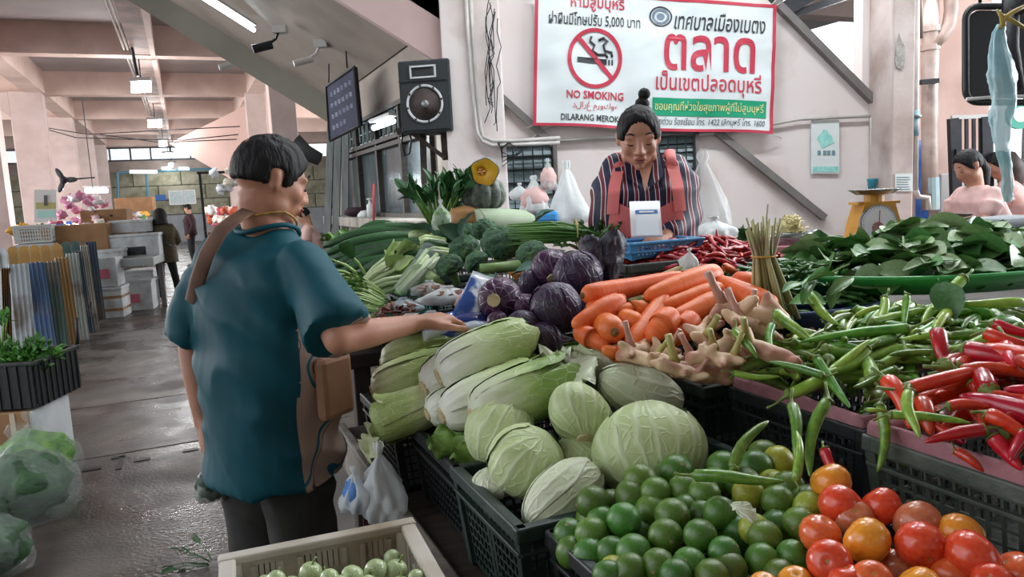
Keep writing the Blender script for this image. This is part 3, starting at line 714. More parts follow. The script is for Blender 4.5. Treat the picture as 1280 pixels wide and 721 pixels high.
# --- napa cabbage
def napa_mat(name, white='#d3d5c4', green='#a3bb6a', dark='#7c9a48', x0=.1, x1=.62):
    if name in MATS: return MATS[name]
    m = mt(name, white, rough=.4, spec=.45); nt = m.node_tree; N = nt.nodes; L = nt.links; P = N['Principled BSDF']
    tc = N.new('ShaderNodeTexCoord'); sp = N.new('ShaderNodeSeparateXYZ'); L.new(tc.outputs['Object'], sp.inputs[0])
    nz = N.new('ShaderNodeTexNoise'); nz.inputs['Scale'].default_value = 7; nz.inputs['Detail'].default_value = 4
    mp = N.new('ShaderNodeMapping'); mp.inputs['Scale'].default_value = (.5, 2.5, 2.5); L.new(tc.outputs['Object'], mp.inputs[0]); L.new(mp.outputs[0], nz.inputs[0])
    a = N.new('ShaderNodeMath'); a.operation = 'MULTIPLY_ADD'; a.inputs[1].default_value = .45; L.new(nz.outputs['Fac'], a.inputs[0]); L.new(sp.outputs['X'], a.inputs[2])
    r = N.new('ShaderNodeMapRange'); r.inputs['From Min'].default_value = x0+.22; r.inputs['From Max'].default_value = x1+.22; L.new(a.outputs[0], r.inputs['Value'])
    cr = N.new('ShaderNodeValToRGB'); e = cr.color_ramp.elements; e[0].color = C(white); e[0].position = .0; e[1].color = C(green); e[1].position = .75
    x = cr.color_ramp.elements.new(1.0); x.color = C(dark); L.new(r.outputs[0], cr.inputs[0])
    vo = N.new('ShaderNodeTexVoronoi'); vo.feature = 'DISTANCE_TO_EDGE'; vo.inputs['Scale'].default_value = 13
    mp2 = N.new('ShaderNodeMapping'); mp2.inputs['Scale'].default_value = (.55, 1, 1); L.new(tc.outputs['Object'], mp2.inputs[0]); L.new(mp2.outputs[0], vo.inputs[0])
    r2 = N.new('ShaderNodeMapRange'); r2.inputs['From Max'].default_value = .06; r2.inputs['To Min'].default_value = .3; r2.inputs['To Max'].default_value = 0; L.new(vo.outputs['Distance'], r2.inputs['Value'])
    mu = N.new('ShaderNodeMath'); mu.operation = 'MULTIPLY'; L.new(r2.outputs[0], mu.inputs[0]); L.new(r.outputs[0], mu.inputs[1])
    mx = N.new('ShaderNodeMix'); mx.data_type = 'RGBA'; L.new(mu.outputs[0], mx.inputs['Factor']); L.new(cr.outputs[0], mx.inputs[6]); mx.inputs[7].default_value = C('#d9dfc0')
    L.new(mx.outputs[2], P.inputs['Base Color'])
    b = N.new('ShaderNodeBump'); b.inputs['Strength'].default_value = .35; b.inputs['Distance'].default_value = .01; L.new(mu.outputs[0], b.inputs['Height']); L.new(b.outputs[0], P.inputs['Normal'])
    return m
nap1 = napa_mat('napa_leaf', white='#dcdecf', green='#bccb96', dark='#a2b672'); nap2 = napa_mat('napa_green', '#ccd0b0', '#b0bd80', '#96a860', -.05, .5)
nap3 = napa_mat('napa_curly', '#cdd3b8', '#9db56a', '#7c9c4c', .15, .6)
def napa(label, p0, p1, r, mat=nap1, seed=0, spin=0, tipfl=.25, leaves=7, group=None):
    """unit-length head: stem at x=0, leaf tips at x=1 (scaled by length); radius given in metres"""
    p0, p1 = V(p0), V(p1); L = (p1-p0).length; k = r/L
    root = thing('napa_cabbage', label, 'napa cabbage', (0, 0, 0), 0, group); place(root, p0, zalign(p1-p0, spin), L)
    m = MB(); N = 28; prof = [(0, .25), (.03, .62), (.09, .84), (.2, .97), (.35, 1.02), (.52, 1.0), (.68, .93), (.82, .78), (.92, .55), (.985, .22), (1.0, .03)]
    vs = []
    for (x, q) in prof:
        for j in range(N):
            a = 2*pi*j/N; rr = k*q*(1+.05*sin(5*a+seed+x*2)+(.02+.09*x*x)*noise.noise(V((x*7+seed, cos(a)*2, sin(a)*2)))+.035*x*sin(a*9+x*6))
            vs.append((x, rr*cos(a), rr*sin(a)))
    m.add(vs, [(i*N+j, i*N+(j+1) % N, (i+1)*N+(j+1) % N, (i+1)*N+j) for i in range(len(prof)-1) for j in range(N)]+[tuple(range(N))[::-1]])
    m.build('head', mat, root, smooth=True)
    rs = random.Random(seed)
    for i in range(leaves):
        a0 = 2*pi*i/leaves+rs.uniform(-.3, .3); wid = .62; x1 = rs.uniform(.8, 1.04); off = .04+.05*(i % 2)
        def f(s, t, a0=a0, wid=wid, x1=x1, off=off, i=i):
            x = x1*t; q = 0
            for (xa, qa), (xb, qb) in zip(prof[:-1], prof[1:]):
                if xa <= x <= xb: q = qa+(qb-qa)*(x-xa)/(xb-xa)
            if x > 1: q = .05
            ww = wid*(.55+.55*t)*(1 if t < .85 else sqrt(max(0, 1-((t-.85)/.16)**2))); ed = abs(2*s-1)
            a = a0+ww*(2*s-1); mid = max(0, 1-ed*3)*(1-t)*.05
            rr = k*(max(q, .3 if t > .8 else 0)*(1+off)+mid+.02+ tipfl*.5*t**5 + (ed**2)*t*.16*noise.noise(V((t*11+i, s*6, seed))) + .05*t*noise.noise(V((t*16, s*9+i, seed))))
            return V((x, rr*cos(a), rr*sin(a)))
        m = MB(); m.grid(f, 10, 16); m.build('outer_leaf', mat, root, smooth=True)
    m = MB(); m.cyl((-.012, 0, 0), (.02, 0, 0), k*.33, k*.4, 12); m.build('stem', stem_m, root)
    return root
def SP(x, y, Y): return at(x, y, Y)
napa('largest napa cabbage, whole and pale, lying on top of the others', SP(548, 472, 1.72), SP(672, 414, 1.80), sz(34, 1.72), seed=1)
napa('napa cabbage lying behind the largest one, mostly white stem showing', SP(530, 486, 1.78), SP(640, 418, 1.92), sz(29, 1.8), seed=2)
napa('napa cabbage in the middle of the front row with a white base', SP(552, 520, 1.62), SP(690, 462, 1.72), sz(31, 1.65), seed=3)
napa('white based napa cabbage nearest the round cabbages with dark curly tips', SP(590, 522, 1.55), SP(725, 462, 1.66), sz(35, 1.58), mat=nap3, seed=4, tipfl=.6)
napa('small napa cabbage with its white butt facing the aisle', SP(534, 518, 1.68), SP(620, 480, 1.76), sz(23, 1.68), seed=5)
napa('pale napa cabbage at the outer end beneath the reaching arm', SP(466, 492, 1.95), SP(588, 448, 2.0), sz(30, 1.95), mat=nap2, seed=6)
napa('green napa cabbage under the wrist of the shopper', SP(478, 456, 2.1), SP(585, 428, 2.1), sz(26, 2.1), mat=nap2, seed=7)
napa('wilted loose leafed napa cabbage hanging over the crate edge', SP(552, 500, 1.82), SP(466, 530, 1.80), sz(27, 1.8), mat=nap2, seed=8, tipfl=1.2)
napa('napa cabbage deep in the heap below the largest one', SP(545, 500, 1.85), SP(650, 470, 1.85), sz(30, 1.8), seed=9)
napa('napa cabbage with leafy end under the purple cabbages', SP(640, 470, 1.85), SP(745, 452, 1.85), sz(26, 1.85), mat=nap3, seed=10, tipfl=.7)
# curly loose leaves of the napa heap
def ruffle(label, p, d, L, W, mat, seed, spin=0, n=1, name='loose_leaf'):
    root = None
    m = MB(); leafpatch(m, L, W, .5, .35, seed, 18, 12, .35); o = tag(m.build(name, mat, smooth=True), label, 'leaf'); return place(o, p, zalign(d, spin))
ruffle('curly green leaf standing up beside the round cabbages', SP(672, 505, 1.58), (.6, .2, .5), .17, .15, nap3, 1, .5)
ruffle('frilly loose leaf drooping over the rim of the nearer black crate', SP(540, 540, 1.66), (.5, -.4, -.25), .12, .10, mt('frill_green', '#7d9c4a', '#5f8238', sc=20, rough=.5), 2, .4)
ruffle('frilly dark leaf hanging between the two nearest crates', SP(570, 555, 1.60), (.4, -.3, -.4), .11, .10, mt('frill_green'  , '#7d9c4a'), 3, .2)
ruffle('wilted yellow green leaf hanging at the corner of the farther crate', SP(490, 520, 1.86), (-.4, -.5, -.6), .13, .11, nap2, 4, .2)
ruffle('pale leaf spread below the shoppers forearm', SP(560, 432, 1.98), (1, .1, .12), .16, .10, nap2, 5, .3)
ruffle('loose green leaf between the big napa cabbage and the cabbage heap', SP(665, 470, 1.66), (.8, .3, .1), .15, .14, nap3, 6, -.3)

# --- purple cabbages
for i, (x, y, Y, r, st, mat, lb, s) in enumerate([
    (625, 374, 2.02, 28, (-.25, -.9, .1), pur_r, 'purple cabbage whose round cut stem faces the viewer beside the hand', 1),
    (655, 384, 2.0, 18, (.2, -.3, -.9), pur_r, 'small red purple cabbage between the two with shiny skins', 0),
    (694, 385, 1.92, 34, (.3, .3, -.9), pur_m, 'largest dark purple cabbage in front, next to the carrots', 0),
    (688, 335, 2.25, 24, (.05, -.95, -.5), pur_r, 'purple cabbage with its stem showing behind the largest one', 1),
    (722, 343, 2.15, 31, (.3, .4, -.9), pur_m, 'dark purple cabbage under the tall purple leaves', 0),
    (664, 354, 2.25, 18, (.2, .3, -.9), pur_m, 'nearly black small cabbage below the orange pepper', 0),
    (654, 410, 1.88, 24, (.2, .3, -.9), pur_m, 'dark cabbage low in front touching the napa cabbage', 0),
    (622, 402, 1.95, 14, (.2, .3, -.9), pur_r, 'smallest purple cabbage beside the blue packets', 0),
    (735, 390, 1.95, 24, (.2, .3, -.9), pur_m, 'half hidden purple cabbage behind the lowest carrots', 0),
    (680, 425, 1.85, 24, (.2, .3, -.9), pur_m, 'dark cabbage deep under the largest purple one', 0)]):
    R = sz(r, Y); cabbage('purple_cabbage', lb, at(x, y, Y), (R, R*.97, R*.98), stemrot(st, i), mat, i*5+2, stem=bool(s), cat='purple cabbage')
for i, (x, y, w, h, lb, rot) in enumerate([(748, 345, .09, .125, 'left of two tall purple cabbage leaves standing behind the carrots', -.35), (763, 350, .095, .15, 'right of two tall purple cabbage leaves standing behind the carrots', .25)]):
    m = MB()
    m.grid(lambda s, t: V(((s-.5)*w*(.45+.9*t-.75*t**5)+rot*.06*t*t, -.03*(1-(2*s-1)**2)+.02*t*t + .01*noise.noise(V((s*7, t*7, i))), h*t*(1-.12*abs(2*s-1)**2)+.008*noise.noise(V((s*9, 1, i)))*t)), 14, 14)
    tag(m.build('purple_leaf', mt('purple_leaf_skin', '#34303f', '#262333', sc=18, rough=.5, bump=.7, bsc=40, c3='#4c4458', sc3=14), smooth=True, loc=at(x, y, 2.2)), lb, 'leaf')

# --- carrots
car_m = mt('carrot_skin', '#e8783a', '#dd6a2c', sc=10, rough=.42, spec=.45, bump=.25, bsc=30, stretch=(7, 1, 1), rnd=.08, huev=.006, bdist=.004)
car_c = mt('carrot_crown', '#7d5a2c', '#4e3a20', sc=60, rough=.8)
def carrot(label, p0, p1, r):
    p0, p1 = V(p0), V(p1); L = (p1-p0).length; k = r
    root = thing('carrot', label, 'carrot', (0, 0, 0)); place(root, p0, zalign(p1-p0, random.uniform(0, 6)))
    prof = [(-.004, .3), (.002, .62), (.014, .9), (.045, 1.0), (.25*L+.03, .97), (.5*L, .88), (.75*L, .74), (.9*L, .6), (.965*L, .42), (.99*L, .22), (L, .02)]
    m = MB(); b = random.uniform(-.03, .03)*L
    m.ring([V((x, b*sin(pi*x/L), 0)) for x, q in prof], [k*q for x, q in prof], 18, up=(0, 0, 1)); m.build('root', car_m, root, smooth=True)
    m = MB(); m.ring([V((.001, 0, 0)), V((-.005, 0, 0)), V((-.012, .001, 0))], [k*.36, k*.3, k*.12], 8); m.build('crown', car_c, root)
    return root
for (x0, y0, Y0, x1, y1, Y1, r, lb) in [
    (730, 369, 1.83, 854, 343, 1.98, 14, 'long carrot lying across the back of the pile, crown to the left'),
    (897, 343, 1.95, 806, 372, 1.80, 17, 'thick carrot at the top of the pile with its crown near the red chillies'),
    (966, 386, 1.72, 896, 350, 1.92, 17, 'long carrot sloping down toward the lemongrass bundle'),
    (778, 376, 1.80, 716, 408, 1.72, 16, 'bright carrot pointing left over the purple cabbage'),
    (735, 386, 1.82, 782, 371, 1.86, 11, 'thin carrot tucked under the bright left one'),
    (810, 385, 1.80, 772, 388, 1.76, 12, 'short stubby carrot in the middle of the pile'),
    (788, 436, 1.66, 836, 360, 1.86, 14, 'carrot standing steeply at the centre of the pile'),
    (903, 362, 1.86, 826, 384, 1.78, 15, 'carrot just below the topmost thick one'),
    (906, 373, 1.80, 840, 398, 1.70, 16, 'carrot lying above the galangal roots'),
    (768, 415, 1.66, 745, 398, 1.84, 18, 'carrot with its brown crown facing the viewer'),
    (722, 413, 1.74, 760, 434, 1.66, 14, 'carrot at the lower left corner of the pile'),
    (842, 392, 1.70, 812, 424, 1.64, 18, 'thick carrot end beside the nearest galangal shoot'),
    (868, 396, 1.72, 836, 428, 1.66, 18, 'dark orange carrot partly under the galangal'),
    (942, 354, 1.92, 916, 356, 1.98, 16, 'carrot end at the back beside the lemongrass'),
    (800, 404, 1.72, 762, 394, 1.80, 14, 'carrot wedged in the shade below the stubby one'),
    (790, 448, 1.66, 752, 436, 1.64, 11, 'low carrot against the crate rim'),
    (880, 350, 1.95, 930, 372, 1.85, 15, 'carrot behind the long sloping one'),
    (860, 400, 1.78, 930, 380, 1.85, 16, 'carrot deep behind the galangal'),
    (820, 420, 1.75, 760, 420, 1.72, 15, 'carrot deep under the steep one')]:
    carrot(lb, at(x0, y0, Y0), at(x1, y1, Y1), sz(r, (Y0+Y1)/2))
carrot('carrot tip poking out between purple cabbage and red pile', at(905, 332, 2.1), at(925, 345, 2.2), .012)

# --- galangal: knobbly roots with shoots, one continuous skin each
gal_m = mt('galangal_skin', '#d6b795', '#bf9a7c', sc=22, rough=.5, bump=.4, bsc=50, c3='#a86a5c', sc3=18, rnd=.1, bdist=.003)
gal_s = mt('galangal_shoot', '#b7a468', '#8c9a4c', sc=12, rough=.45, rnd=.15)
gal_p = mt('galangal_pink_shoot', '#c08a84', '#a9825f', sc=12, rough=.45, rnd=.1)
GP = []
def galproto(seed, shoot):
    rs = random.Random(seed); mb = MB(); pts = [(V((0, 0, 0)), .014)]; p = V((0, 0, 0)); d = V((1, 0, 0))
    for i in range(4):
        d = (d+V((0, rs.uniform(-.5, .5), rs.uniform(-.25, .25)))).normalized(); p = p+d*.02; pts.append((p.copy(), rs.uniform(.0125, .017)))
    capsule(mb, pts, 10)
    for i in range(5):
        q, r = rs.choice(pts); e = V((rs.uniform(-1, 1), rs.uniform(-1, 1), rs.uniform(-.3, .9))).normalized()
        capsule(mb, [(q, .011), (q+e*.018, .0105), (q+e*rs.uniform(.026, .036), .007)], 8)
    me = blob(mb, .0035, 3, .5)
    rt = MB(); 
    L = .055
    a = V((.0, 0, .004)); s = V((-.35, rs.uniform(-.3, .3), .8)).normalized()
    rt.ring([a, a+s*L*.35, a+s*L*.7, a+s*L], [.010, .007, .0055, .006], 9)
    return me, rt, shoot
for k in range(4):
    me, rt, sh = galproto(20+k, k); r = thing('galangal_root', 'knobbly pale galangal root with short shoots in the dark crate', 'galangal root', (0, 0, 0), 0, 'galangal roots')
    mobj('rhizome', me, gal_m, r); rt.build('shoot', gal_s if k % 2 else gal_p, r, smooth=True); GP.append(r)
gused = [0]*4
def gal(k, x, y, Y, R, s=1.0, label=None):
    o = GP[k] if not gused[k] else dup(GP[k]); gused[k] = 1
    place(o, at(x, y, Y), R, s)
    if label: o['label'] = label; del o['group']
    return o
rg = random.Random(4)
# deep layer
for i in range(26):
    u, w = rg.uniform(1.37, 1.62), rg.uniform(1.05, 1.48); z = 1.035+.05*rg.random()
    o = GP[i % 4] if not gused[i % 4] else dup(GP[i % 4]); gused[i % 4] = 1
    place(o, uw(u, w, z), Euler((rg.uniform(-.6, .6), rg.uniform(-.4, .4), rg.uniform(0, 6.3))).to_matrix(), rg.uniform(.9, 1.2))
for i, (k, x, y, Y, ez, ex, s, lb) in enumerate([
    (0, 790, 440, 1.60, .3, .1, 1.2, 'galangal root at the left corner with a shoot leaning right'), (1, 845, 462, 1.50, .2, -.2, 1.3, 'galangal root lowest in the crate with an upright shoot'),
    (2, 905, 385, 1.62, -.9, .2, 1.55, 'large pale galangal root with stubby fingers beside the carrots'), (3, 880, 425, 1.58, 1.2, .3, 1.2, 'galangal root in the middle with a green shoot'),
    (0, 925, 405, 1.58, .1, -.3, 1.4, None), (1, 815, 452, 1.55, 2.6, .2, 1.0, None), (2, 865, 448, 1.52, -.4, .2, 1.1, None), (3, 895, 442, 1.50, .5, 0, 1.1, None),
    (1, 935, 432, 1.48, -.2, .3, 1.2, None), (0, 940, 395, 1.62, .7, .4, 1.1, None), (2, 835, 440, 1.6, 1.9, .1, 1.0, None), (3, 915, 450, 1.46, 3.0, -.2, 1.0, None), (0, 870, 470, 1.47, 2.2, .1, .9, None)]):
    gal(k, x, y, Y, Euler((ex, rg.uniform(-.3, .3), ez)).to_matrix(), s, lb)
# ================================================================ CHILLIES, LIMES, TOMATOES
gch = mt('green_chilli_skin', '#739f38', '#4c7c2a', sc=9, rough=.28, spec=.55, rnd=.3, huev=.025, coat=.15)
gch2 = mt('light_green_chilli_skin', '#9ab748', '#7ea23a', sc=9, rough=.28, spec=.55, rnd=.15, huev=.02, coat=.15)
rch = mt('red_chilli_skin', '#c2251c', '#a81a16', sc=8, rough=.24, spec=.6, rnd=.18, huev=.012, coat=.2)
rch2 = mt('orange_red_chilli_skin', '#d8401f', '#c4301c', sc=8, rough=.26, spec=.6, rnd=.08, coat=.2)
stg = mt('chilli_stem', '#6f8436', '#55682a', sc=20, rough=.5)
def chili_mb(seed, k=.088, bend=.1, n=10, tipw=.35):
    """unit length chilli along +X from calyx (0) to tip (1)"""
    rs = random.Random(seed); m = MB(); b1 = rs.uniform(-bend, bend); b2 = rs.uniform(-bend*.4, bend*.4)
    xs = [0, .015, .05, .12, .25, .4, .55, .7, .82, .92, .98, 1]; q = [.45, .75, .95, 1.0, 1.0, .96, .88, .76, .6, .4, .2, .02]
    path = [V((x, b1*sin(pi*x*.9), b2*sin(pi*x*1.5))) for x in xs]
    m.ring(path, [k*v*(1+rs.uniform(-.05, .05)) for v in q], n, up=(0, 0, 1)); return m
def chili_proto(name, label, cat, group, seed, mat, k=.088, bend=.12, stem=.24, stmat=None, n=10):
    r = thing(name, label, cat, (0, 0, 0), 0, group); chili_mb(seed, k, bend, n).build('pod', mat, r, smooth=True)
    rs = random.Random(seed+50)
    m = MB(); d = V((-1, rs.uniform(-.6, .6), rs.uniform(-.4, .7))).normalized()
    m.ring([V((.035, 0, 0)), V((.012, 0, 0)), V((-.01, 0, 0)), V((-.03, 0, 0))+d*.02, d*stem*.6, d*stem+V((0, 0, .03))], [k*1.0, k*.98, k*.55, k*.26, k*.2, k*.25], 8)
    m.build('stem', stmat or stg, r, smooth=True); return r
class Pool:
    def __init__(s, protos): s.p = protos; s.used = [False]*len(protos)
    def get(s, i):
        i %= len(s.p)
        if not s.used[i]: s.used[i] = True; return s.p[i]
        return dup(s.p[i])
LG = 'long green chilli with its stem in the pink lined black crate'
gpool = Pool([chili_proto('green_chilli', LG, 'chilli', 'long green chillies in the crate', i, gch if i % 4 else gch2, .078+.012*(i % 3), .1+.05*(i % 3)) for i in range(9)])
LR = 'large shiny red chilli in the grey green crate'
rpool = Pool([chili_proto('red_chilli', LR, 'chilli', 'large red chillies in the crate', 100+i, rch if i % 4 else rch2, .105+.015*(i % 3), .1) for i in range(8)])
def put(pool, i, p0, p1, label=None, thick=1.0, mat=None, spin=None):
    o = pool.get(i); p0, p1 = V(p0), V(p1); L = (p1-p0).length; thick *= min(1, .125/L)**.85
    place(o, p0, zalign(p1-p0, random.uniform(0, 6.28) if spin is None else spin), (L, L*thick, L*thick))
    if label:
        o['label'] = label
        if 'group' in o: del o['group']
    return o
random.seed(21)
# filler layers of the green heap, then the ones that can be pointed at
def heap_z(u, w, u0, u1, w0, w1, zr, dome):
    a = max(0, 1-((u-(u0+u1)/2)/((u1-u0)/2))**2); b = max(0, 1-((w-(w0+w1)/2)/((w1-w0)/2))**2); return zr + dome*(a*b)**.45
k = 0
def chheap(pool, N, u0, u1, w0, w1, zr, dome, Lr, layers, rs, tilt=.22, thick=(0.9, 1.15), lim=None):
    global k
    for i in range(N):
        f = i/N; u = rs.uniform(u0+.02, u1-.02); w = rs.uniform(w0+.03, w1-.03)
        z = heap_z(u, w, u0, u1, w0, w1, zr, dome) - layers*(1-f)*rs.random()
        a = rs.uniform(0, 2*pi) if rs.random() < .35 else rs.choice((0.2, pi+.2))+rs.gauss(0, .5); L = rs.uniform(*Lr)
        d = AX*sin(a)*L/2+BX*cos(a)*L/2+V((0, 0, rs.uniform(-tilt, tilt)*L/2)); p = uw(u, w, z)
        # keep the pods within the crate walls
        e = [p-d, p+d]; ok = []
        for q in e:
            uu, ww = touw(q); uu = min(max(uu, u0+.012), u1-.012); ww = min(max(ww, w0+.015), w1+.0-.015); ok.append(uw(uu, ww, q.z))
        put(pool, k, ok[0], ok[1], thick=rs.uniform(*thick)*L/max((ok[1]-ok[0]).length, .05)); k += 1
chheap(gpool, 262, .975, 1.33, 1.10, 1.79, 1.05, .15, (.11, .165), .11, random.Random(5))
G = lambda x0, y0, Y0, x1, y1, Y1, lb=None, th=1.0, i=None: put(gpool, (k if i is None else i), at(x0, y0, Y0), at(x1, y1, Y1), lb, th)
rs = random.Random(8)
for j, (x0, y0, Y0, x1, y1, Y1, lb) in enumerate([
    (984, 494, 1.40, 1090, 428, 1.44, 'longest light green chilli lying diagonally over the front of the crate'),
    (1020, 447, 1.42, 1062, 509, 1.30, 'green chilli pointing down at the front with its stem upward'),
    (968, 390, 1.60, 1015, 432, 1.50, 'green chilli sloping beside the galangal roots'), (966, 405, 1.55, 962, 446, 1.47, 'short upright green chilli against the galangal'),
    (1010, 366, 1.72, 1052, 406, 1.60, 'slim light green chilli at the back of the heap near the lemongrass'), (1070, 395, 1.62, 1108, 384, 1.62, 'thick pale green chilli at the back of the heap'),
    (1106, 372, 1.64, 1098, 408, 1.56, 'yellowish green chilli standing up at the back'), (1134, 368, 1.62, 1133, 412, 1.55, 'green chilli standing upright in the middle of the back row'),
    (1205, 347, 1.66, 1158, 384, 1.60, 'green chilli with a hooked stem against the green tray'), (1280, 378, 1.58, 1200, 374, 1.60, 'long light chilli stretching to the right edge at the back'),
    (1136, 410, 1.50, 1000, 428, 1.50, 'long green chilli lying level across the middle of the heap'), (1186, 418, 1.46, 1125, 420, 1.48, 'light green chilli right of the middle'),
    (928, 462, 1.46, 1004, 442, 1.48, 'green chilli with a reddish flush at the left of the heap'), (915, 465, 1.44, 975, 470, 1.42, 'green chilli at the left front corner over the sack cloth'),
    (920, 412, 1.52, 942, 452, 1.44, 'green chilli leaning on the galangal at the left'), (1085, 436, 1.44, 1030, 470, 1.38, 'green chilli running to the crate front'),
    (1170, 440, 1.42, 1110, 446, 1.42, 'dark green chilli above the red heap'), (1240, 420, 1.46, 1180, 432, 1.44, 'dark green chilli behind the red chillies'),
    (1120, 462, 1.36, 1065, 480, 1.33, 'green chilli near the front right corner of the heap'), (1030, 470, 1.36, 960, 452, 1.42, 'short green chilli behind the diagonal long one')]):
    G(x0, y0, Y0, x1, y1, Y1, lb, 1.0, j*2+1 if j not in (0, 4, 5, 9, 11) else 4)
# individual ones hanging over the front of the crate
for (x0, y0, Y0, x1, y1, Y1, lb) in [
    (1035, 500, 1.235, 1014, 594, 1.14, 'light green chilli standing on the limes, nearest the tomatoes'), (990, 506, 1.25, 1003, 585, 1.15, 'slim dark chilli leaning behind the light one on the limes'),
    (995, 600, 1.10, 992, 537, 1.17, 'dark green chilli standing upright on the limes'), (916, 586, 1.19, 960, 528, 1.26, 'green chilli sloping up against the black crate above the limes'),
    (868, 594, 1.13, 980, 596, 1.10, 'green chilli lying level across the limes'), (1100, 505, 1.19, 1094, 590, 1.14, 'dark chilli hanging in the gap between the two chilli crates')]:
    G(x0, y0, Y0, x1, y1, Y1, lb, .9)
# red heap
chheap(rpool, 120, .50, .885, 1.035, 1.56, 1.07, .145, (.11, .15), .11, random.Random(15), thick=(1.0, 1.3))
RR = lambda x0, y0, Y0, x1, y1, Y1, lb, i, th=1.0: put(rpool, i, at(x0, y0, Y0), at(x1, y1, Y1), lb, th)
for j, (x0, y0, Y0, x1, y1, Y1, lb, th) in enumerate([
    (1132, 486, 1.13, 1266, 454, 1.18, 'longest red chilli lying across the front of the red heap', .8),
    (1172, 414, 1.28, 1183, 456, 1.22, 'red chilli curving down at the left end of the heap', 1.5), (1108, 474, 1.17, 1133, 536, 1.09, 'orange red chilli standing at the left corner of the grey crate', 1.25),
    (1201, 464, 1.16, 1290, 474, 1.14, 'red chilli second from the top, running off to the right edge', 1.1), (1230, 415, 1.26, 1295, 440, 1.22, 'upper red chilli at the right edge', 1.2),
    (1240, 403, 1.32, 1300, 418, 1.28, 'topmost red chilli at the right edge behind the others', 1.0), (1180, 458, 1.20, 1222, 436, 1.26, 'red chilli rising behind the longest one', 1.3),
    (1232, 536, 1.02, 1156, 554, 1.03, 'slim red chilli pointing left at the front', .95), (1184, 508, 1.08, 1238, 510, 1.07, 'red chilli in the middle of the front row with a dark calyx', 1.35),
    (1232, 516, 1.04, 1290, 560, 1.0, 'large orange red chilli at the lower right', 1.35), (1240, 545, 1.02, 1276, 588, .98, 'plump red chilli lowest at the right with a pale stem', 1.5),
    (1194, 562, 1.03, 1230, 590, 1.0, 'short plump red chilli with a long green stem', 1.6), (1236, 492, 1.1, 1300, 500, 1.08, 'red chilli on the right behind the large orange one', 1.2),
    (1150, 500, 1.12, 1165, 545, 1.06, 'dark red chilli behind the short green one', 1.5), (1280, 540, 1.0, 1265, 578, .97, 'red chilli at the right edge just above the crate rim', 1.4),
    (1215, 478, 1.14, 1250, 520, 1.08, 'red chilli tilted down in the middle of the heap', 1.2), (1190, 545, 1.05, 1150, 520, 1.08, 'red chilli under the slim front one', 1.2)]):
    RR(x0, y0, Y0, x1, y1, Y1, lb, j if j not in (2, 9) else 4, th)
G(1137, 488, 1.08, 1146, 550, 1.02, 'single green chilli pointing down among the red ones at the left', 1.15)
G(1112, 518, 1.09, 1214, 530, 1.04, 'green chilli lying flat among the red chillies', .9, 3)
G(1082, 512, 1.12, 1108, 516, 1.12, 'green chilli tip between the two crates', 1.2)
RR(1030, 560, 1.14, 1050, 598, 1.10, 'small red chilli behind the yellow tomato', 5, 1.2)

# --- small chillies: packed heaps of counted pods
sred = mt('small_red_chilli_skin', '#b3161c', '#8f1218', sc=10, rough=.3, spec=.5, rnd=.3, huev=.01)
sgrn = mt('small_green_chilli_skin', '#3c6a28', '#2b5420', sc=10, rough=.3, spec=.5, rnd=.35, huev=.02)
def smallheap(name, label, group, mat, N, cx, cw, ru, rw, z0, hh, L, seed, k=.075):
    rs = random.Random(seed); protos = []
    for i in range(5):
        m = chili_mb(seed+i, k, .16, 6); m.ring([V((.0, 0, 0)), V((-.03, 0, 0)), V((-.16, .02, .02))], [k*.6, k*.3, k*.22], 4)
        protos.append(tag(m.build(name, mat, smooth=True), label, 'chilli', group))
    for i in range(N):
        o = protos[i] if i < 5 else protos[i % 5].copy()
        if i >= 5: COL.objects.link(o)
        a = rs.uniform(0, 2*pi); r = sqrt(rs.random()); u = cx+ru*r*sin(a); w = cw+rw*r*cos(a)
        z = z0+hh*(1-r*r)**.8-.015*rs.random()
        d = V((cos(rs.uniform(0, 6.28)), sin(rs.uniform(0, 6.28)), rs.uniform(-.35, .35))); l = L*rs.uniform(.8, 1.2)
        place(o, uw(u, w, z)-d.normalized()*l/2, zalign(d, rs.uniform(0, 6)), l)
    return protos
def pxuw(x, y, Y): return touw(at(x, y, Y))
# mound under each heap so that nothing floats: a shallow basin full of the same pods
def basin(name, label, cat, cx, cw, ru, rw, z0, h, mat, zt=None, rim=.012, fill=None, fillh=0, n=40, group=None):
    r = thing(name, label, cat, uw(cx, cw, z0), RZ, group)
    m = MB(); pr = [(.72, 0), (.8, .0), (.93, h*.55), (1.0, h), (1.0+rim/rw, h), (1.0+rim/rw, h-.008), (.95, h*.5), (.83, -.0)]
    m.lathe([(0.01, .004)]+[(a, b+.001) for a, b in pr[:4]]+pr[4:]+[(.01, -.001)], n, Matrix.Diagonal((rw, ru, 1, 1))); m.build('shell', mat, r, smooth=True)
    return r
cu, cw_ = pxuw(872, 312, 2.55)
basin('round_basin', 'wide round basin heaped with small red chillies', 'basin', cu, cw_, .27, .34, 1.13, .07, mt('dark_basin', '#27303a', rough=.5))
smallheap('small_red_chilli', 'small thin red chilli in the round basin beside the seller', 'small red chillies in the basin', sred, 300, cu, cw_, .25, .32, 1.195, .12, .085, 31, .085)
cu2, cw2 = pxuw(975, 330, 2.12)
basin('round_basin', 'blue round basin of small green chillies behind the lemongrass', 'basin', cu2, cw2, .22, .30, 1.10, .06, mt('blue_basin', '#24406e', '#1d3560', sc=5, rough=.4))
smallheap('small_green_chilli', 'small dark green chilli in the blue basin behind the lemongrass', 'small green chillies in the basin', sgrn, 280, cu2, cw2, .21, .29, 1.155, .115, .062, 37, .1)

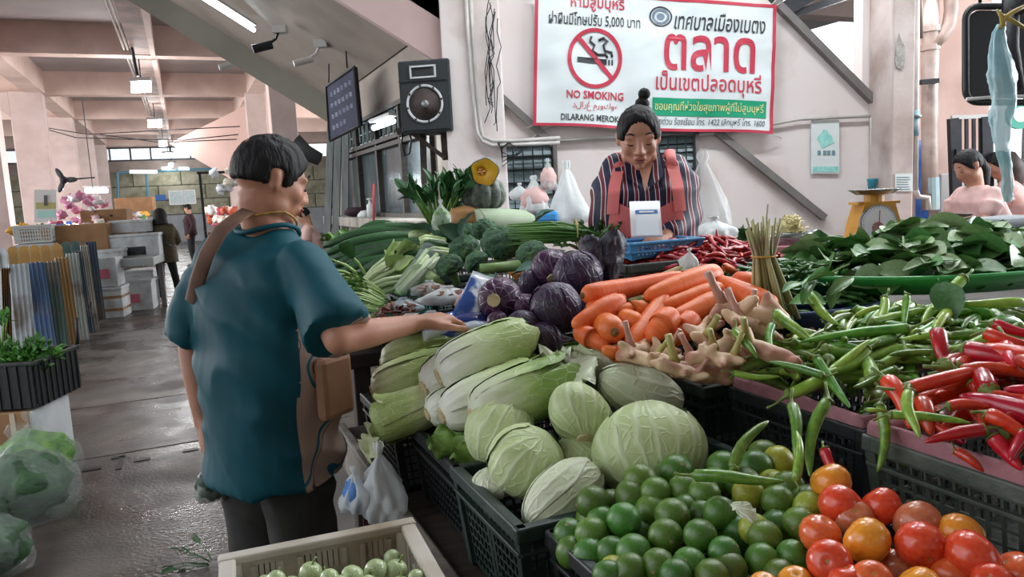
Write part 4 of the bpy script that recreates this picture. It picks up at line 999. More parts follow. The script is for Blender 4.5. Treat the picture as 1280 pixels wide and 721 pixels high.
# --- limes and tomatoes (placed one by one, filled below)
lim_m = mt('lime_skin', '#54772a', '#3d6426', sc=12, rough=.32, spec=.5, bump=.15, bsc=160, rnd=.22, huev=.03, bdist=.001)
lim_y = mt('yellow_lime_skin', '#a8a63c', '#83942f', sc=9, rough=.32, spec=.5, bump=.15, bsc=160, rnd=.1, huev=.02, bdist=.001)
scar = mt('stem_scar', '#8d8a5c', '#6e6a44', sc=60, rough=.8)
def fruit(name, label, cat, group, mat, prof, n=22, scz=None, star=False, sc_m=None):
    r = thing(name, label, cat, (0, 0, 0), 0, group); m = MB(); m.lathe(prof, n); m.build('fruit', mat, r, smooth=True)
    m = MB(); zt = prof[-1][1]
    if star:
        for j in range(5):
            a = j*2*pi/5; m.grid(lambda s, t: V(((.05+.3*t)*cos(a)-(s-.5)*.14*(1-t)*sin(a), (.05+.3*t)*sin(a)+(s-.5)*.14*(1-t)*cos(a), zt+.01+.05*sin(t*3))), 2, 4)
        m.build('calyx', sc_m or stg, r)
    else:
        m.ring([V((0, 0, zt-.03)), V((0, 0, zt+.025))], [.16, .10], 8); m.build('stem_scar', sc_m or scar, r)
    return r
lprof = [(0.001, -1.1), (.1, -1.07), (.22, -.98), (.5, -.86), (.78, -.62), (.96, -.25), (1.0, .05), (.94, .38), (.76, .68), (.5, .87), (.22, .97), (.1, .99), (.001, .99)]
tprof = [(0.001, -.98), (.3, -.96), (.62, -.82), (.88, -.5), (1.0, -.08), (.98, .3), (.82, .64), (.58, .85), (.32, .93), (.14, .90), (.001, .86)]
LL = 'round green lime in the black crate beside the tomatoes'
lpool = Pool([fruit('lime', LL, 'lime', 'green limes in the black crate', lim_m, lprof)])
ypool = Pool([fruit('lime', 'yellowish lime', 'lime', None, lim_y, lprof)])
def rot(rs, t=1.6): return Euler((rs.uniform(-t, t), rs.uniform(-t, t), rs.uniform(0, 6.28))).to_matrix()
rs = random.Random(12)
LIMES = [(712, 668, 1.16), (742, 629, 1.22), (740, 668, 1.13), (738, 694, 1.10), (780, 650, 1.13), (752, 652, 1.19), (820, 616, 1.20), (800, 600, 1.24), (855, 612, 1.20), (832, 670, 1.07), (875, 670, 1.04), (792, 690, 1.05),
         (788, 712, 1.0), (880, 618, 1.17), (800, 668, 1.16), (823, 706, 1.0), (862, 706, .99), (900, 642, 1.10), (905, 585, 1.27), (895, 604, 1.24), (945, 585, 1.24), (955, 570, 1.28), (972, 627, 1.12), (905, 690, 1.0), (912, 712, .98), (955, 672, 1.03),
         (952, 700, .99), (972, 660, 1.08), (985, 640, 1.13), (1000, 655, 1.05), (990, 695, .99), (860, 640, 1.16), (815, 640, 1.18), (790, 622, 1.22), (930, 606, 1.2), (985, 610, 1.17), (845, 590, 1.27), (1010, 628, 1.13), (765, 632, 1.24), (845, 720, .97), (975, 720, .96),
         (715, 690, 1.13), (760, 720, 1.0), (930, 640, 1.16), (925, 665, 1.08), (878, 645, 1.14), (765, 690, 1.08), (740, 650, 1.22), (890, 720, .96), (840, 645, 1.12)]
ORD = ['first', 'second', 'third', 'fourth', 'fifth', 'sixth', 'seventh', 'eighth', 'ninth', 'tenth', 'eleventh', 'twelfth', 'thirteenth']
_r = sorted(range(len(LIMES)), key=lambda i: LIMES[i][1]); LB = {}
for a in range(0, len(_r), 10):
    for b, i in enumerate(sorted(_r[a:a+10], key=lambda i: LIMES[i][0])): LB[i] = 'green lime, %s from the left in the %s row of the lime heap' % (ORD[b], ['backmost', 'second', 'middle', 'fourth', 'frontmost'][a//10])
for i, (x, y, Y) in enumerate(LIMES):
    o_ = lpool.get(0); o_['label'] = LB[i]; place(o_, at(x, y, Y), rot(rs), sz(22.5+rs.uniform(-1.5, 1.5), Y))
YL = [(935, 617, 1.15, 'yellow lime with the torn white leaf against it'), (943, 662, 1.05, 'yellow green lime near the middle of the crate, right of the green ones'), (973, 577, 1.25, 'yellowish lime beside the black crate under the sloping chilli'), (768, 714, 1.03, 'yellow lime at the bottom left of the crate'), (1012, 634, 1.09, 'yellow green lime touching the tomatoes'), (965, 607, 1.2, 'yellow lime hidden under the level chilli'), (884, 672, 1.035, None)]
for (x, y, Y, lb) in YL[:6]:
    o = ypool.get(0); place(o, at(x, y, Y), rot(rs), sz(21, Y)); o['label'] = lb
# the filling below the visible layer
for i in range(44):
    u, w = rs.uniform(.66, 1.04), rs.uniform(.53, .80); o_ = lpool.get(0); o_['label'] = LL; place(o_, uw(u, w, .79+.12*rs.random()), rot(rs), .0235)
def tomm(n, a, b): return mt(n, a, b, sc=5, rough=.22, spec=.5, coat=.2, sss=0)
tr, to, ty, tp = tomm('tomato_red', '#cf3a22', '#d9512c'), tomm('tomato_orange', '#db6a35', '#d3552c'), tomm('tomato_yellow', '#e2992f', '#dd8427'), tomm('tomato_dull', '#c07352', '#b9623f')
tl = mt('tomato_scar', '#b08a45', '#8c6a35', sc=50, rough=.7)
TOM = [(1039, 603, 1.10, 26, ty, 'yellow tomato topmost at the back of the tomatoes'), (1050, 632, 1.04, 28, tr, 'red tomato right below the yellow one at the back'), (1102, 633, 1.03, 26, tr, 'orange red tomato beside the grey green crate'),
       (1068, 648, 1.02, 25, tp, 'dull pinkish tomato wedged behind the bright orange one'), (1025, 668, .98, 27, to, 'orange tomato at the left end next to the limes'), (1084, 676, .93, 31, ty, 'bright orange tomato in the centre of the tomatoes'),
       (1148, 655, .99, 31, tp, 'dull orange tomato against the grey green crate'), (1150, 681, .91, 32, tr, 'shiny red tomato with a yellow scar, second from the right'), (1037, 702, .90, 29, tr, 'red tomato at the front left beside the limes'),
       (1214, 695, .88, 35, tr, 'largest red tomato at the right end'), (1200, 670, .96, 30, ty, 'greenish yellow tomato hidden behind the largest red one'), (1120, 708, .93, 26, tp, 'brownish tomato in the shade between two red ones'),
       (1090, 726, .86, 27, to, 'orange tomato at the bottom edge below the centre'), (1150, 734, .84, 28, ty, 'orange tomato at the bottom edge under the shiny red one'), (1272, 718, .86, 30, to, 'orange tomato in the bottom right corner'),
       (995, 730, .90, 24, ty, 'yellow orange tomato at the bottom among the limes'), (955, 733, .90, 20, ty, 'small yellow tomato at the bottom edge left of the others'), (1060, 728, .87, 26, tr, 'red tomato at the bottom edge'), (1190, 722, .88, 28, to, 'orange tomato low behind the largest red one'),
       (1240, 728, .84, 26, tr, 'red tomato low at the bottom edge near the right corner')]
tbase = {}
for i, (x, y, Y, r, mm, lb) in enumerate(TOM):
    if mm.name not in tbase: o = tbase[mm.name] = fruit('tomato', lb, 'tomato', None, mm, tprof, 26, sc_m=tl)
    else: o = dup(tbase[mm.name], label=lb)
    place(o, at(x, y, Y), rot(rs, 1.0) if i != 7 else stemrot((0, .9, .3)), V((1, 1, .9))*sz(r, Y))
for i in range(20):
    o = dup(tbase[tr.name], label='tomato buried in the lower layer of the crate', group='buried tomatoes'); place(o, uw(rs.uniform(.62, .92), rs.uniform(.82, .97), rs.uniform(.79, .86)), rot(rs), .026)

# --- white crate of round pale eggplants at the bottom
wpl = mt('dirty_white_plastic', '#c3bcb2', '#b3aa9d', sc=4, rough=.5, bump=.1, c3='#8a7a66', sc3=3.5)
CW = [atz(284, 694, .93), atz(508, 650, .93), atz(548, 730, .93)]
ex = (CW[1]-CW[0]); eL = ex.length; ea = atan2(ex.y, ex.x); ey = V((-ex.y, ex.x, 0)).normalized()
def whitecrate():
    r = thing('white_crate', 'dirty white slotted crate of round pale eggplants at the bottom of the view', 'crate', CW[0]-V((0, 0, .20))+ex*.5-ey*.18, ea)
    X, Y, h = eL, .36, .20
    m = MB()
    for s in (-1, 1):
        m.bbox((0, s*(Y/2), h-.008), (X+.03, .026, .016), .004); m.bbox((s*X/2, 0, h-.009), (.026, Y-.026, .015), .004)
    m.build('rim', wpl, r)
    def wall(L, M_, nm, groups):
        # solid panel with slot grids: build as strips around slots
        m = MB(); hw = L/2
        zs = (0, .07, .176, h-.012)
        m.add([], [])
        def bx_(x0, x1, z0, z1, d=.005): m.add(*boxvf(x0, x1, z0, z1, d), M_)
        bx_(-hw, hw, 0, zs[1]); bx_(-hw, hw, zs[2], zs[3]); x = -hw
        for (g0, g1, ns) in groups:
            bx_(x, g0, zs[1], zs[2]); w = (g1-g0)/ns
            for q in range(ns+1): bx_(g0+q*w-.0035, g0+q*w+.0035, zs[1], zs[2])
            for zz in (.10, .14): bx_(g0, g1, zz-.004, zz+.004)
            bx_(g0-.008, g0, zs[1], zs[2], .010); bx_(g1, g1+.008, zs[1], zs[2], .010); x = g1
        bx_(x, hw, zs[1], zs[2]); m.build(nm, wpl, r)
    def boxvf(x0, x1, z0, z1, d):
        b = MB().box(((x0+x1)/2, 0, (z0+z1)/2), (x1-x0, d*2, z1-z0)); return b.v, b.f
    gs = [(-.36*X, -.24*X, 4), (-.11*X, .11*X, 7), (.24*X, .37*X, 4)]
    for s in (-1, 1): wall(X, Matrix.Translation((0, s*Y/2, 0)), 'side_panel', gs)
    for s in (-1, 1): wall(Y, Matrix.Translation((s*X/2, 0, 0)) @ Matrix.Rotation(pi/2, 4, 'Z'), 'side_panel', [(-.13, -.03, 4), (.03, .13, 4)])
    for sx in (-1, 1):
        for sy in (-1, 1):
            m = MB(); m.ring([V((sx*(X/2-.004), sy*(Y/2-.004), 0)), V((sx*(X/2-.004), sy*(Y/2-.004), h-.014))], [.018, .018], 12); m.build('corner_post', wpl, r)
    m = MB(); m.box((0, 0, .004), (X, Y, .008)); m.build('base', wpl, r)
    return r
wc = whitecrate()
egg_m = mt('pale_eggplant_skin', '#b9c39a', '#8ea56c', sc=9, rough=.25, spec=.5, coat=.2, rnd=.06)
eg = fruit('round_eggplant', 'round pale green eggplant in the dirty white crate', 'eggplant', 'round eggplants in the white crate', egg_m, tprof, 20, star=True, sc_m=mt('eggplant_calyx', '#7d8f4a', '#66783a', sc=20, rough=.6))
m = MB(); m.ring([V((0, 0, .8)), V((.05, 0, 1.2)), V((.2, .1, 1.6))], [.11, .08, .1], 6); m.build('stem', MATS['eggplant_calyx'], eg)
epool = Pool([eg]); rs = random.Random(44)
for (x, y, Y, r) in [(388, 710, 1.12, 17), (412, 716, 1.08, 14), (440, 714, 1.09, 17), (470, 706, 1.13, 17), (495, 707, 1.14, 17), (345, 718, 1.09, 14), (425, 725, 1.06, 15), (460, 724, 1.05, 14), (490, 690, 1.2, 12), (500, 725, 1.05, 14), (365, 724, 1.06, 13), (330, 722, 1.1, 12), (520, 716, 1.1, 13)]:
    place(epool.get(0), at(x, y+7, Y), rot(rs, 1.4), sz(r*.9, Y))
for i in range(40):
    q = wc.matrix_basis @ V((0, 0, 0)); place(epool.get(0), V(wc.location)+ex.normalized()*rs.uniform(-.42, .42)*eL+ey*rs.uniform(-.14, .14)+V((0, 0, .03+.05*rs.random())), rot(rs), .019)
st = thing('stool', 'low stool carrying the white crate', 'stool', V(wc.location).xy.to_3d(), ea)
m = MB(); m.bbox((0, 0, .70), (.40, .30, .035), .01); m.build('seat', tdark, st)
st.location.z = 0; zt = wc.location.z
for v in st.children[0].data.vertices: v.co.z += zt-.7175
for sx in (-1, 1):
    for sy in (-1, 1):
        m = MB(); m.box((sx*.17, sy*.12, (zt-.03)/2), (.035, .035, zt-.03)); m.build('leg', tdark, st)

# --- lemongrass bundle
lg = thing('lemongrass_bundle', 'bundle of lemongrass stalks standing upright tied at the middle', 'lemongrass', at(965, 398, 1.82)); rs = random.Random(9)
lgm = mt('lemongrass_stalk', '#a9a176', '#7f8350', sc=6, rough=.6, stretch=(1, 1, .3), rnd=.2, c3='#8a6f66', sc3=12)
for i in range(34):
    a = rs.uniform(0, 6.28); q = sqrt(rs.random()); bx_, by_ = .062*q*cos(a), .05*q*sin(a); h = rs.uniform(.2, .235)
    c = V((-.018, 0, .155)); b = V((bx_+.01, by_, rs.uniform(-.01, .02))); w = c+V((bx_, by_, 0))*.42
    t = c+V((bx_*.75+rs.uniform(-.012, .008), by_*.8, h-.14)); m = MB(); m.ring([b, b.lerp(w, .5)+V((0, 0, 0)), w, t], [.0055, .0048, .0036, .0022], 6); m.build('stalk', lgm, lg, smooth=True)
m = MB(); m.ring([V((-.018+.03*cos(j*pi/8), .026*sin(j*pi/8), .155)) for j in range(16)], .0025, 5, closed=True); m.build('rubber_band', mt('rubber_band', '#b98f4a', rough=.5), lg)
m = MB(); m.ring([V((-.01, 0, .2)), V((-.012, .0, .245)), V((-.008, 0, .28))], [.003, .002, .0015], 5); m.build('tall_tip', lgm, lg)

# --- green round tray heaped with leaves
TC = touw(V((1.30, 2.32, 0)))
trayg = mt('bright_green_plastic', '#3f9a50', '#37904a', sc=4, rough=.35, spec=.5)
basin('round_tray', 'wide bright green plastic tray heaped with glossy leaves', 'tray', TC[0], TC[1], .40, .56, 1.175, .06, trayg, n=48)
lfm = mt('glossy_leaf', '#5f8a4c', '#48713c', sc=10, rough=.36, spec=.5, rnd=.35, huev=.02, bump=.15, bsc=40)
lfb = mt('leaf_underside', '#93a97e', '#7f9a6a', sc=10, rough=.5, rnd=.15)
def leafproto(L, W, mat, seed, name='kaffir_leaf', lab='', grp='', curl=.35, cup=.35):
    m = MB(); leafpatch(m, 1.0, W/L, curl, .05, seed, 6, 4, cup, True); m.ring([V((-.14, 0, -.06)), V((.02, 0, -.05))], [.012, .012], 4)
    return tag(m.build(name, mat, smooth=True), lab, 'leaf', grp)
LV = 'broad glossy dark green leaf in the bright green tray'; protos = [leafproto(.08, .05+.006*(i % 3), lfm if i % 3 else lfb, i, 'tray_leaf', LV, 'leaves heaped in the green tray', .2+.2*(i % 3)) for i in range(6)]
rs = random.Random(77)
for i in range(300):
    o = protos[i] if i < 6 else protos[i % 6].copy()
    if i >= 6: COL.objects.link(o)
    a = rs.uniform(0, 2*pi); r = sqrt(rs.random()); u, w = TC[0]+.36*r*sin(a), TC[1]+.52*r*cos(a)
    hz = 1.225+.085*(1-r**2.2)+.018*noise.noise(V((u*9, w*9, 0)))*3
    hz -= .03*rs.random() if i < 150 else 0
    d = V((rs.gauss(0, 1), rs.gauss(0, 1), rs.gauss(.0, .22))).normalized(); place(o, uw(u, w, hz)-d*.05, zalign(d, rs.gauss(0, .4)), rs.uniform(.10, .15))
# sprigs drooping over the tray edge towards the viewer
sp = thing('leaf_sprig', 'leafy sprig drooping over the left rim of the green tray', 'sprig')
for j, (x, y, dx, dy, L) in enumerate([(1030, 335, -30, 20, .085), (1042, 342, -40, 8, .10), (1020, 348, -18, 28, .08), (1048, 352, -10, 30, .075), (1003, 352, -26, 10, .07), (1066, 345, -30, 22, .08)]):
    p, q = at(x, y, 1.70), at(x+dx, y+dy, 1.66); m = MB(); leafpatch(m, L, L*.42, .3, .03, j, 8, 4, .3); o = m.build('leaf', lfm, sp, smooth=True); place(o, p, zalign(q-p, .6-.2*j), 1.0)
m = MB(); m.ring(px_path([(1062, 330), (1040, 340), (1010, 352)], 1.7), .002, 5); m.build('twig', stg, sp)
for (x, y, a, lb) in [(1175, 352, 1, 'single wide leaf hanging over the tray rim at its middle'), (985, 378, 0, 'dark leaf lying behind the lemongrass foot'), (960, 388, 2, 'dark leaf beside the carrots at the lemongrass foot')]:
    o = leafproto(.08, .06, lfm, 20+a, 'fallen_leaf', lb, None); place(o, at(x, y, 1.62 if a == 1 else 1.75), zalign((.4-.4*a, -.5, -.6 if a == 1 else .1), .4), .09)
# ================================================================ FAR STALL: GREENS, PUMPKIN, BROCCOLI
def clearm(name, col, alpha=.35, rough=.25, c2=None, sc=6):
    return mt(name, col, c2, sc=sc, rough=rough, spec=.6, alpha=alpha, bump=.6, bsc=22, bdist=.01)
bagm = clearm('clear_bag', '#dfe6e8', .32); bagw = clearm('white_bag', '#e6eaea', .62, .4, '#cfd6d8')
def bag(name, label, p, r, mat, seed, cat='plastic bag', group=None, neck=1.0, knot=True, cone=False, tilt=None, fill=None, crump=.16, parent=None):
    """tied plastic bag: crumpled body, gathered neck; p = centre of the body base, r = (rx, ry, h)"""
    root = thing(name, label, cat, p, 0, group) if parent is None else parent; rx, ry, h = r; N, K = 40, 16
    prof = [(.02, 0), (.55, .01), (.85, .07), (1.0, .2), (.98, .34), (.86, .48), (.66, .61), (.42, .73), (.2, .83), (.09, .88)]
    if cone: prof = [(.02, 0), (.7, .01), (.95, .05), (1, .13), (.92, .26), (.74, .44), (.52, .62), (.32, .78), (.15, .9)]
    if knot: prof += [(.13, .91), (.22, .98*neck), (.16, 1.05*neck)]
    m = MB(); vs = []
    for i, (q, z) in enumerate(prof):
        for j in range(N):
            a = 2*pi*j/N; f = 1+crump*noise.noise(V((cos(a)*1.8+seed, sin(a)*1.8, z*2.5)))*2.4+(.02+.07*(z > .45))*sin(a*5+seed+z*5+4*noise.noise(V((cos(a)*2, sin(a)*2+z*3, seed))))*(z > .2)+.11*noise.noise(V((cos(a)*5, sin(a)*5+seed, z*8)))
            vs.append((rx*q*f*cos(a), ry*q*f*sin(a), h*z))
    m.add(vs, [(i*N+j, i*N+(j+1) % N, (i+1)*N+(j+1) % N, (i+1)*N+j) for i in range(len(prof)-1) for j in range(N)])
    m.build('bag_skin', mat, root, smooth=True)
    if fill:
        m = MB(); m.ball((0, 0, h*.38), (rx*.88, ry*.88, h*.36), 18, 12, disp=lambda d: 1+.25*noise.noise(d*2.6+V((seed, 0, 0)))); m.build('contents', fill, root, smooth=True)
    return root
gourd = mt('dark_gourd', '#2f5a2e', '#1f4024', sc=5, rough=.45, bump=.3, bsc=30, stretch=(1, 6, 6), rnd=.2)
def gourdm(seed, L=.5):
    m = MB(); rs = random.Random(seed); b = rs.uniform(.02, .05); c = rs.uniform(-.02, .02); n = 20; path = []; rad = []
    for i in range(12):
        t = i/11; path.append(V((t*L, c*sin(pi*t), b*sin(pi*t)*1.2))); rad.append(.021*(1, .9)[0]*min(1, .35+3*t, .3+3.5*(1-t)))
    vs0 = len(m.v); m.ring(path, rad, n, up=(0, 0, 1))
    for k in range(len(path)):     # ten long ridges
        for j in range(0, n, 2):
            v = V(m.v[vs0+k*n+j]); m.v[vs0+k*n+j] = tuple(path[k]+(v-path[k])*1.16)
    return m
gd = tag(gourdm(1).build('ridged_gourd', gourd, smooth=True), 'long dark green ridged gourd in the pile at the far end', 'gourd', 'long dark gourds')
rs = random.Random(2); first = True
for (x0, y0, x1, y1, Y) in [(404, 318, 552, 300, 3.1), (408, 326, 560, 306, 3.05), (412, 334, 556, 316, 3.0), (418, 344, 545, 326, 2.95), (404, 308, 530, 294, 3.25), (425, 350, 560, 330, 2.95), (430, 330, 575, 312, 3.0), (420, 304, 545, 289, 3.4), (455, 312, 590, 300, 3.15), (400, 335, 500, 326, 3.1), (445, 342, 560, 322, 2.9), (410, 346, 520, 338, 3.05), (440, 300, 500, 285, 3.5), (470, 322, 585, 318, 3.05), (406, 322, 500, 316, 3.2)]:
    o = gd if first else gd.copy()
    if not first: COL.objects.link(o)
    first = False; p, q = at(x0, y0, Y), at(x1, y1, Y+rs.uniform(-.1, .1)); L = (q-p).length; place(o, p, zalign(q-p, rs.uniform(-.4, .4)), (L/.5, 1.15, 1.15))
    if (x0, y0) == (440, 300): o['label'] = 'dark gourd sticking up at the back of the gourd pile toward the kiosk sill'; del o['group']
# supporting tray under the gourds and the greens
basin('round_tray', 'grey tray under the dark gourds and leafy greens', 'tray', *pxuw(480, 355, 3.0), .38, .42, .99, .05, mt('grey_tray', '#6b7376', rough=.5))
lg_m = mt('fresh_leaf_green', '#6d9442', '#4a7630', sc=14, rough=.42, rnd=.25, huev=.02, bump=.3, bsc=40)
dk_m = mt('dark_leaf_green', '#3f6a38', '#2c522b', sc=14, rough=.4, rnd=.25, huev=.02, bump=.3, bsc=40)
pale_st = mt('pale_green_stem', '#b5c88c', '#9cb46c', sc=8, rough=.35, rnd=.12)
white_st = mt('white_stem', '#cfd8b8', '#b4c690', sc=8, rough=.35, rnd=.08)
def greens(label, p, d, L, n, wid, leafmat, stemmat, seed, cat='leafy greens', leafL=.11, leafW=.06, spread=.5, name='greens_bunch', up=0.0, stemr=.005, ruff=.15, group=None, cluster=1):
    """bunch: stems fan from p along d, every stem with leaves near its tip"""
    r = thing(name, label, cat, p, 0, group); rs = random.Random(seed); d = V(d).normalized(); side = d.cross(V((0, 0, 1))); side = side.normalized() if side.length > .1 else V((1, 0, 0)); upv = side.cross(d)
    ms, ml = MB(), MB(); tl = []
    for i in range(n):
        a, b = rs.uniform(-1, 1), rs.uniform(-1, 1)
        s0 = side*a*wid*.35+upv*b*wid*.3; e = s0+(d*rs.uniform(.75, 1.05)+side*a*spread+upv*(b*spread*.5+up))*L
        ms.ring([s0, s0.lerp(e, .5)+V((0, 0, .01)), e], [stemr*1.3, stemr, stemr*.6], 6)
        for c in range(cluster):
            dd = (e-s0).normalized()+V((rs.gauss(0, .35), rs.gauss(0, .35), rs.gauss(0, .3)))*(1 if cluster > 1 else .6)
            R = zalign(dd, rs.gauss(0, .8)); q = s0.lerp(e, rs.uniform(.6, 1) if cluster > 1 else .92); t = MB(); leafpatch(t, leafL*rs.uniform(.7, 1.2), leafW*rs.uniform(.7, 1.2), rs.uniform(.2, .7), ruff, rs.random()*9, 6, 4, .3)
            if n <= 14 and cluster == 1: tl.append((t, q, R))
            else: ml.add(t.v, t.f, Matrix.Translation(q) @ R.to_4x4())
    ms.build('stems', stemmat, r, smooth=True)['kind'] = 'stuff'
    if tl:
        for t, q, R in tl: place(t.build('leaf', leafmat, r, smooth=True), q, R)
    else: ml.build('leaves', leafmat, r, smooth=True)['kind'] = 'stuff'
    return r
greens('pale mustard head with a frilly upright top lying across the greens', at(452, 362, 2.78), (.75, .25, .55), .17, 14, .06, pale_st, white_st, 1, leafL=.1, leafW=.07, spread=.28, stemr=.010, ruff=.3)
greens('white stemmed mustard head in front of the frilly one', at(456, 366, 2.72), (1, .3, .18), .2, 12, .05, pale_st, white_st, 2, leafL=.11, leafW=.06, spread=.2, stemr=.010)
for i, (x, y, dx, lb) in enumerate([(432, 366, (-.6, -.3, .1), 'broad leaved kale spread at the left end above the mans sleeve'), (428, 350, (-.4, -.4, .2), 'kale leaves below the dark gourds at the left'), (470, 388, (-.9, .1, .05), 'flat green leaves between the kale and the teal tray')]):
    greens(lb, at(x+22, y, 2.75), dx, .14, 13, .08, lg_m if i != 1 else dk_m, pale_st, 10+i, leafL=.13, leafW=.07, spread=.6)
greens('fine leaved herbs in front of the mustard heads', at(480, 376, 2.6), (-.6, -.2, .1), .13, 40, .1, lg_m, pale_st, 15, leafL=.04, leafW=.02, spread=.9, stemr=.002, cluster=3)
greens('frilly light lettuce tuft at the far left of the greens', at(440, 312, 3.6), (.1, 0, 1), .06, 14, .10, lg_m, pale_st, 16, leafL=.06, leafW=.05, spread=1.2, ruff=.4)
# wrapped choy bundles
for i, (x0, y0, x1, y1, Y, lb) in enumerate([(500, 366, 540, 322, 2.65, 'cellophane wrapped bundle of pale green stems, slanting up'), (520, 352, 556, 326, 2.75, 'pale green stems leaning behind the wrapped bundle')]):
    p, q = at(x0, y0, Y), at(x1, y1, Y+.1); r = thing('stem_bundle', lb, 'vegetable bundle', p); d = q-p; rs = random.Random(i)
    for j in range(9):
        o = V((rs.uniform(-1, 1)*.024, rs.uniform(-1, 1)*.024, rs.uniform(-1, 1)*.018)); m = MB(); m.ring([o, o*1.1+d*.5, o*1.6+d], [.0115, .009, .008], 8); m.build('stalk', pale_st if j % 2 else white_st, r, smooth=True)
    if i == 0: m = MB(); m.ring([-d*.05, d*.3, d*.7, d*1.1], [.03, .04, .045, .06], 14, caps=False, up=(0, 0, 1)); m.build('wrapper', clearm('cellophane', '#cfdcdc', .22, .12), r, smooth=True)
for i, (x, y, Y) in enumerate([(533, 303, 3.0), (543, 318, 2.9), (541, 336, 2.85), (524, 311, 3.0), (552, 325, 2.85), (520, 297, 3.1)]):
    r = thing('choy_head', ['cut choy head at the top of the stack beside the broccoli', 'cut choy head in the middle, touching the lowest broccoli', 'cut choy head lowest of the stack near the bags', 'cut choy head left of the stack', 'small choy head against the broccoli', 'choy head highest and farthest in the stack'][i], 'choy', at(x, y, Y)); rs = random.Random(i)
    for j in range(7):
        a = j*pi*2/7; d = V((-.8, -.5, .1)); s = V((0, .6*cos(a), .7*sin(a)))*.022; m = MB(); m.ring([s*.6+d*.03, s*1.3, s*1.2-d*.05, s*1.0-d*.09], [.012, .0145, .011, .007], 7); m.build('stalk', white_st if j % 3 == 0 else pale_st, r, smooth=True)
# broccoli
brm = mt('broccoli_green', '#3f6144', '#2c4a35', sc=70, rough=.75, bump=1.0, bsc=140, c3='#587a4a', sc3=14, rnd=.12, bdist=.006)
brs = mt('broccoli_stem', '#7e9a58', '#64824a', sc=12, rough=.5)
for i, (x, y, Y, r, st, lb) in enumerate([(626, 305, 2.75, 26, (-.1, .5, -.9), 'largest broccoli head facing the viewer in the middle of the heap'), (581, 312, 2.85, 20, (.2, .6, -.8), 'broccoli head at the left below the butternut squash'), (606, 289, 3.0, 18, (0, .4, -.9), 'pointed broccoli at the top under the winter melon'),
    (666, 320, 2.6, 22, (.2, .3, -.9), 'broccoli head at the right beside the orange basket'), (562, 333, 2.7, 18, (.3, .3, -.9), 'broccoli lowest at the left near the choy heads'), (596, 328, 2.6, 16, (.5, -.3, -.6), 'small broccoli in front with leaves on it'), (585, 292, 3.05, 15, (.1, .3, -.9), 'broccoli behind at the left under loose leaves'), (650, 296, 2.95, 16, (.1, .3, -.9), 'broccoli behind the largest head on its right')]):
    R = sz(r, Y); t = thing('broccoli', lb, 'broccoli', at(x, y, Y)); t.rotation_euler = stemrot(st).to_euler()
    m = MB(); rs = random.Random(i)
    m.ball((0, 0, 0), (R, R, R*.86), 56, 40, disp=lambda d: (1+.11*noise.noise(d*3.5+V((i, 0, 0)))-.11*abs(noise.noise(d*8))+.05*noise.noise(d*22)) if d.z > -.45 else .72); m.build('florets', brm, t, smooth=True)
    m = MB(); m.ring([V((0, 0, -.2*R)), V((0, 0, -R)), V((0, 0, -1.5*R))], [R*.5, R*.28, R*.26], 12); m.build('stem', brs, t, smooth=True)
m = MB(); m.ring([at(600, 336, 2.5), at(620, 334, 2.5), at(648, 332, 2.55)], [.017, .016, .02], 12); tag(m.build('broccoli', brs, smooth=True), 'thick light green broccoli stalk lying below the largest head', 'broccoli')
for (x, y, Y, d, lb) in [(570, 300, 2.9, (-.3, -.4, .5), 'blue green broccoli leaf rising at the left of the heap'), (576, 296, 2.9, (.3, -.2, .8), 'rounded leaf between squash and broccoli'), (664, 284, 2.9, (.5, -.2, .5), 'dark leaf beside the spring onions'), (616, 340, 2.45, (-.2, -.4, -.3), 'leaf under the broccoli stalk'), (545, 292, 3.1, (-.6, -.1, .3), 'grey green leaf above the choy heads'), (640, 340, 2.45, (.6, -.3, .1), 'leaf between broccoli and purple cabbage')]:
    m = MB(); leafpatch(m, .11, .085, .5, .12, x, 10, 6, .35); place(tag(m.build('broccoli_leaf', mt('blue_green_leaf', '#56766a', '#3f5f52', sc=12, rough=.45, bump=.3), smooth=True), lb, 'leaf'), at(x, y, Y), zalign(d, .3))
# pumpkin, cut half, squash, winter melon on a crate
ctr = crate('black crate standing behind the broccoli under the pumpkin', 2.9, 3.45, 1.12, 1.62, 1.0, .22, blk, n=(14, 12, 6))
pk = mt('grey_pumpkin_skin', '#767d78', '#4f5a52', sc=38, rough=.7, bump=.7, bsc=60, c3='#8f958e', sc3=14, bdist=.008)
Yp = 3.3; pr = sz(29, Yp)
t = thing('pumpkin', 'whole grey green ribbed pumpkin resting on the squash and winter melon', 'pumpkin', at(605, 243, Yp))
m = MB(); m.lathe([(.05, .52), (.3, .62), (.62, .62), (.88, .42), (1.0, .05), (.95, -.3), (.72, -.56), (.4, -.66), (.05, -.6)], 72, Matrix.Diagonal((pr, pr, pr, 1)), fold=lambda a, i: 1-.16*(abs(cos(a*5.5))**6)); m.build('body', pk, t, smooth=True)
m = MB(); m.ring([V((0, 0, .45*pr)), V((0, 0, .75*pr)), V((.01, 0, .9*pr))], [.018, .012, .014], 8); m.build('stalk', mt('dry_stalk', '#8a7d5a', rough=.8), t)
t = thing('cut_pumpkin', 'cut pumpkin half with yellow flesh facing the viewer on top of the whole one', 'pumpkin', at(606, 215, Yp-.1)); t.rotation_euler = Euler((radians(12), 0, radians(-8))); r_ = sz(17, Yp-.1)
fl = mt('pumpkin_flesh', '#e6b42c', '#dba021', sc=10, rough=.5, bump=.1)
def lob(a): return 1+.05*sin(a*5+1)+.03*sin(a*3)
m = MB(); N = 36; vs = []
for (q, y) in [(1.0, 0), (1.04, .015), (.98, .04), (.7, .062), (.01, .07)]: vs += [(r_*q*lob(2*pi*j/N)*cos(2*pi*j/N), y, r_*q*lob(2*pi*j/N)*sin(2*pi*j/N)) for j in range(N)]
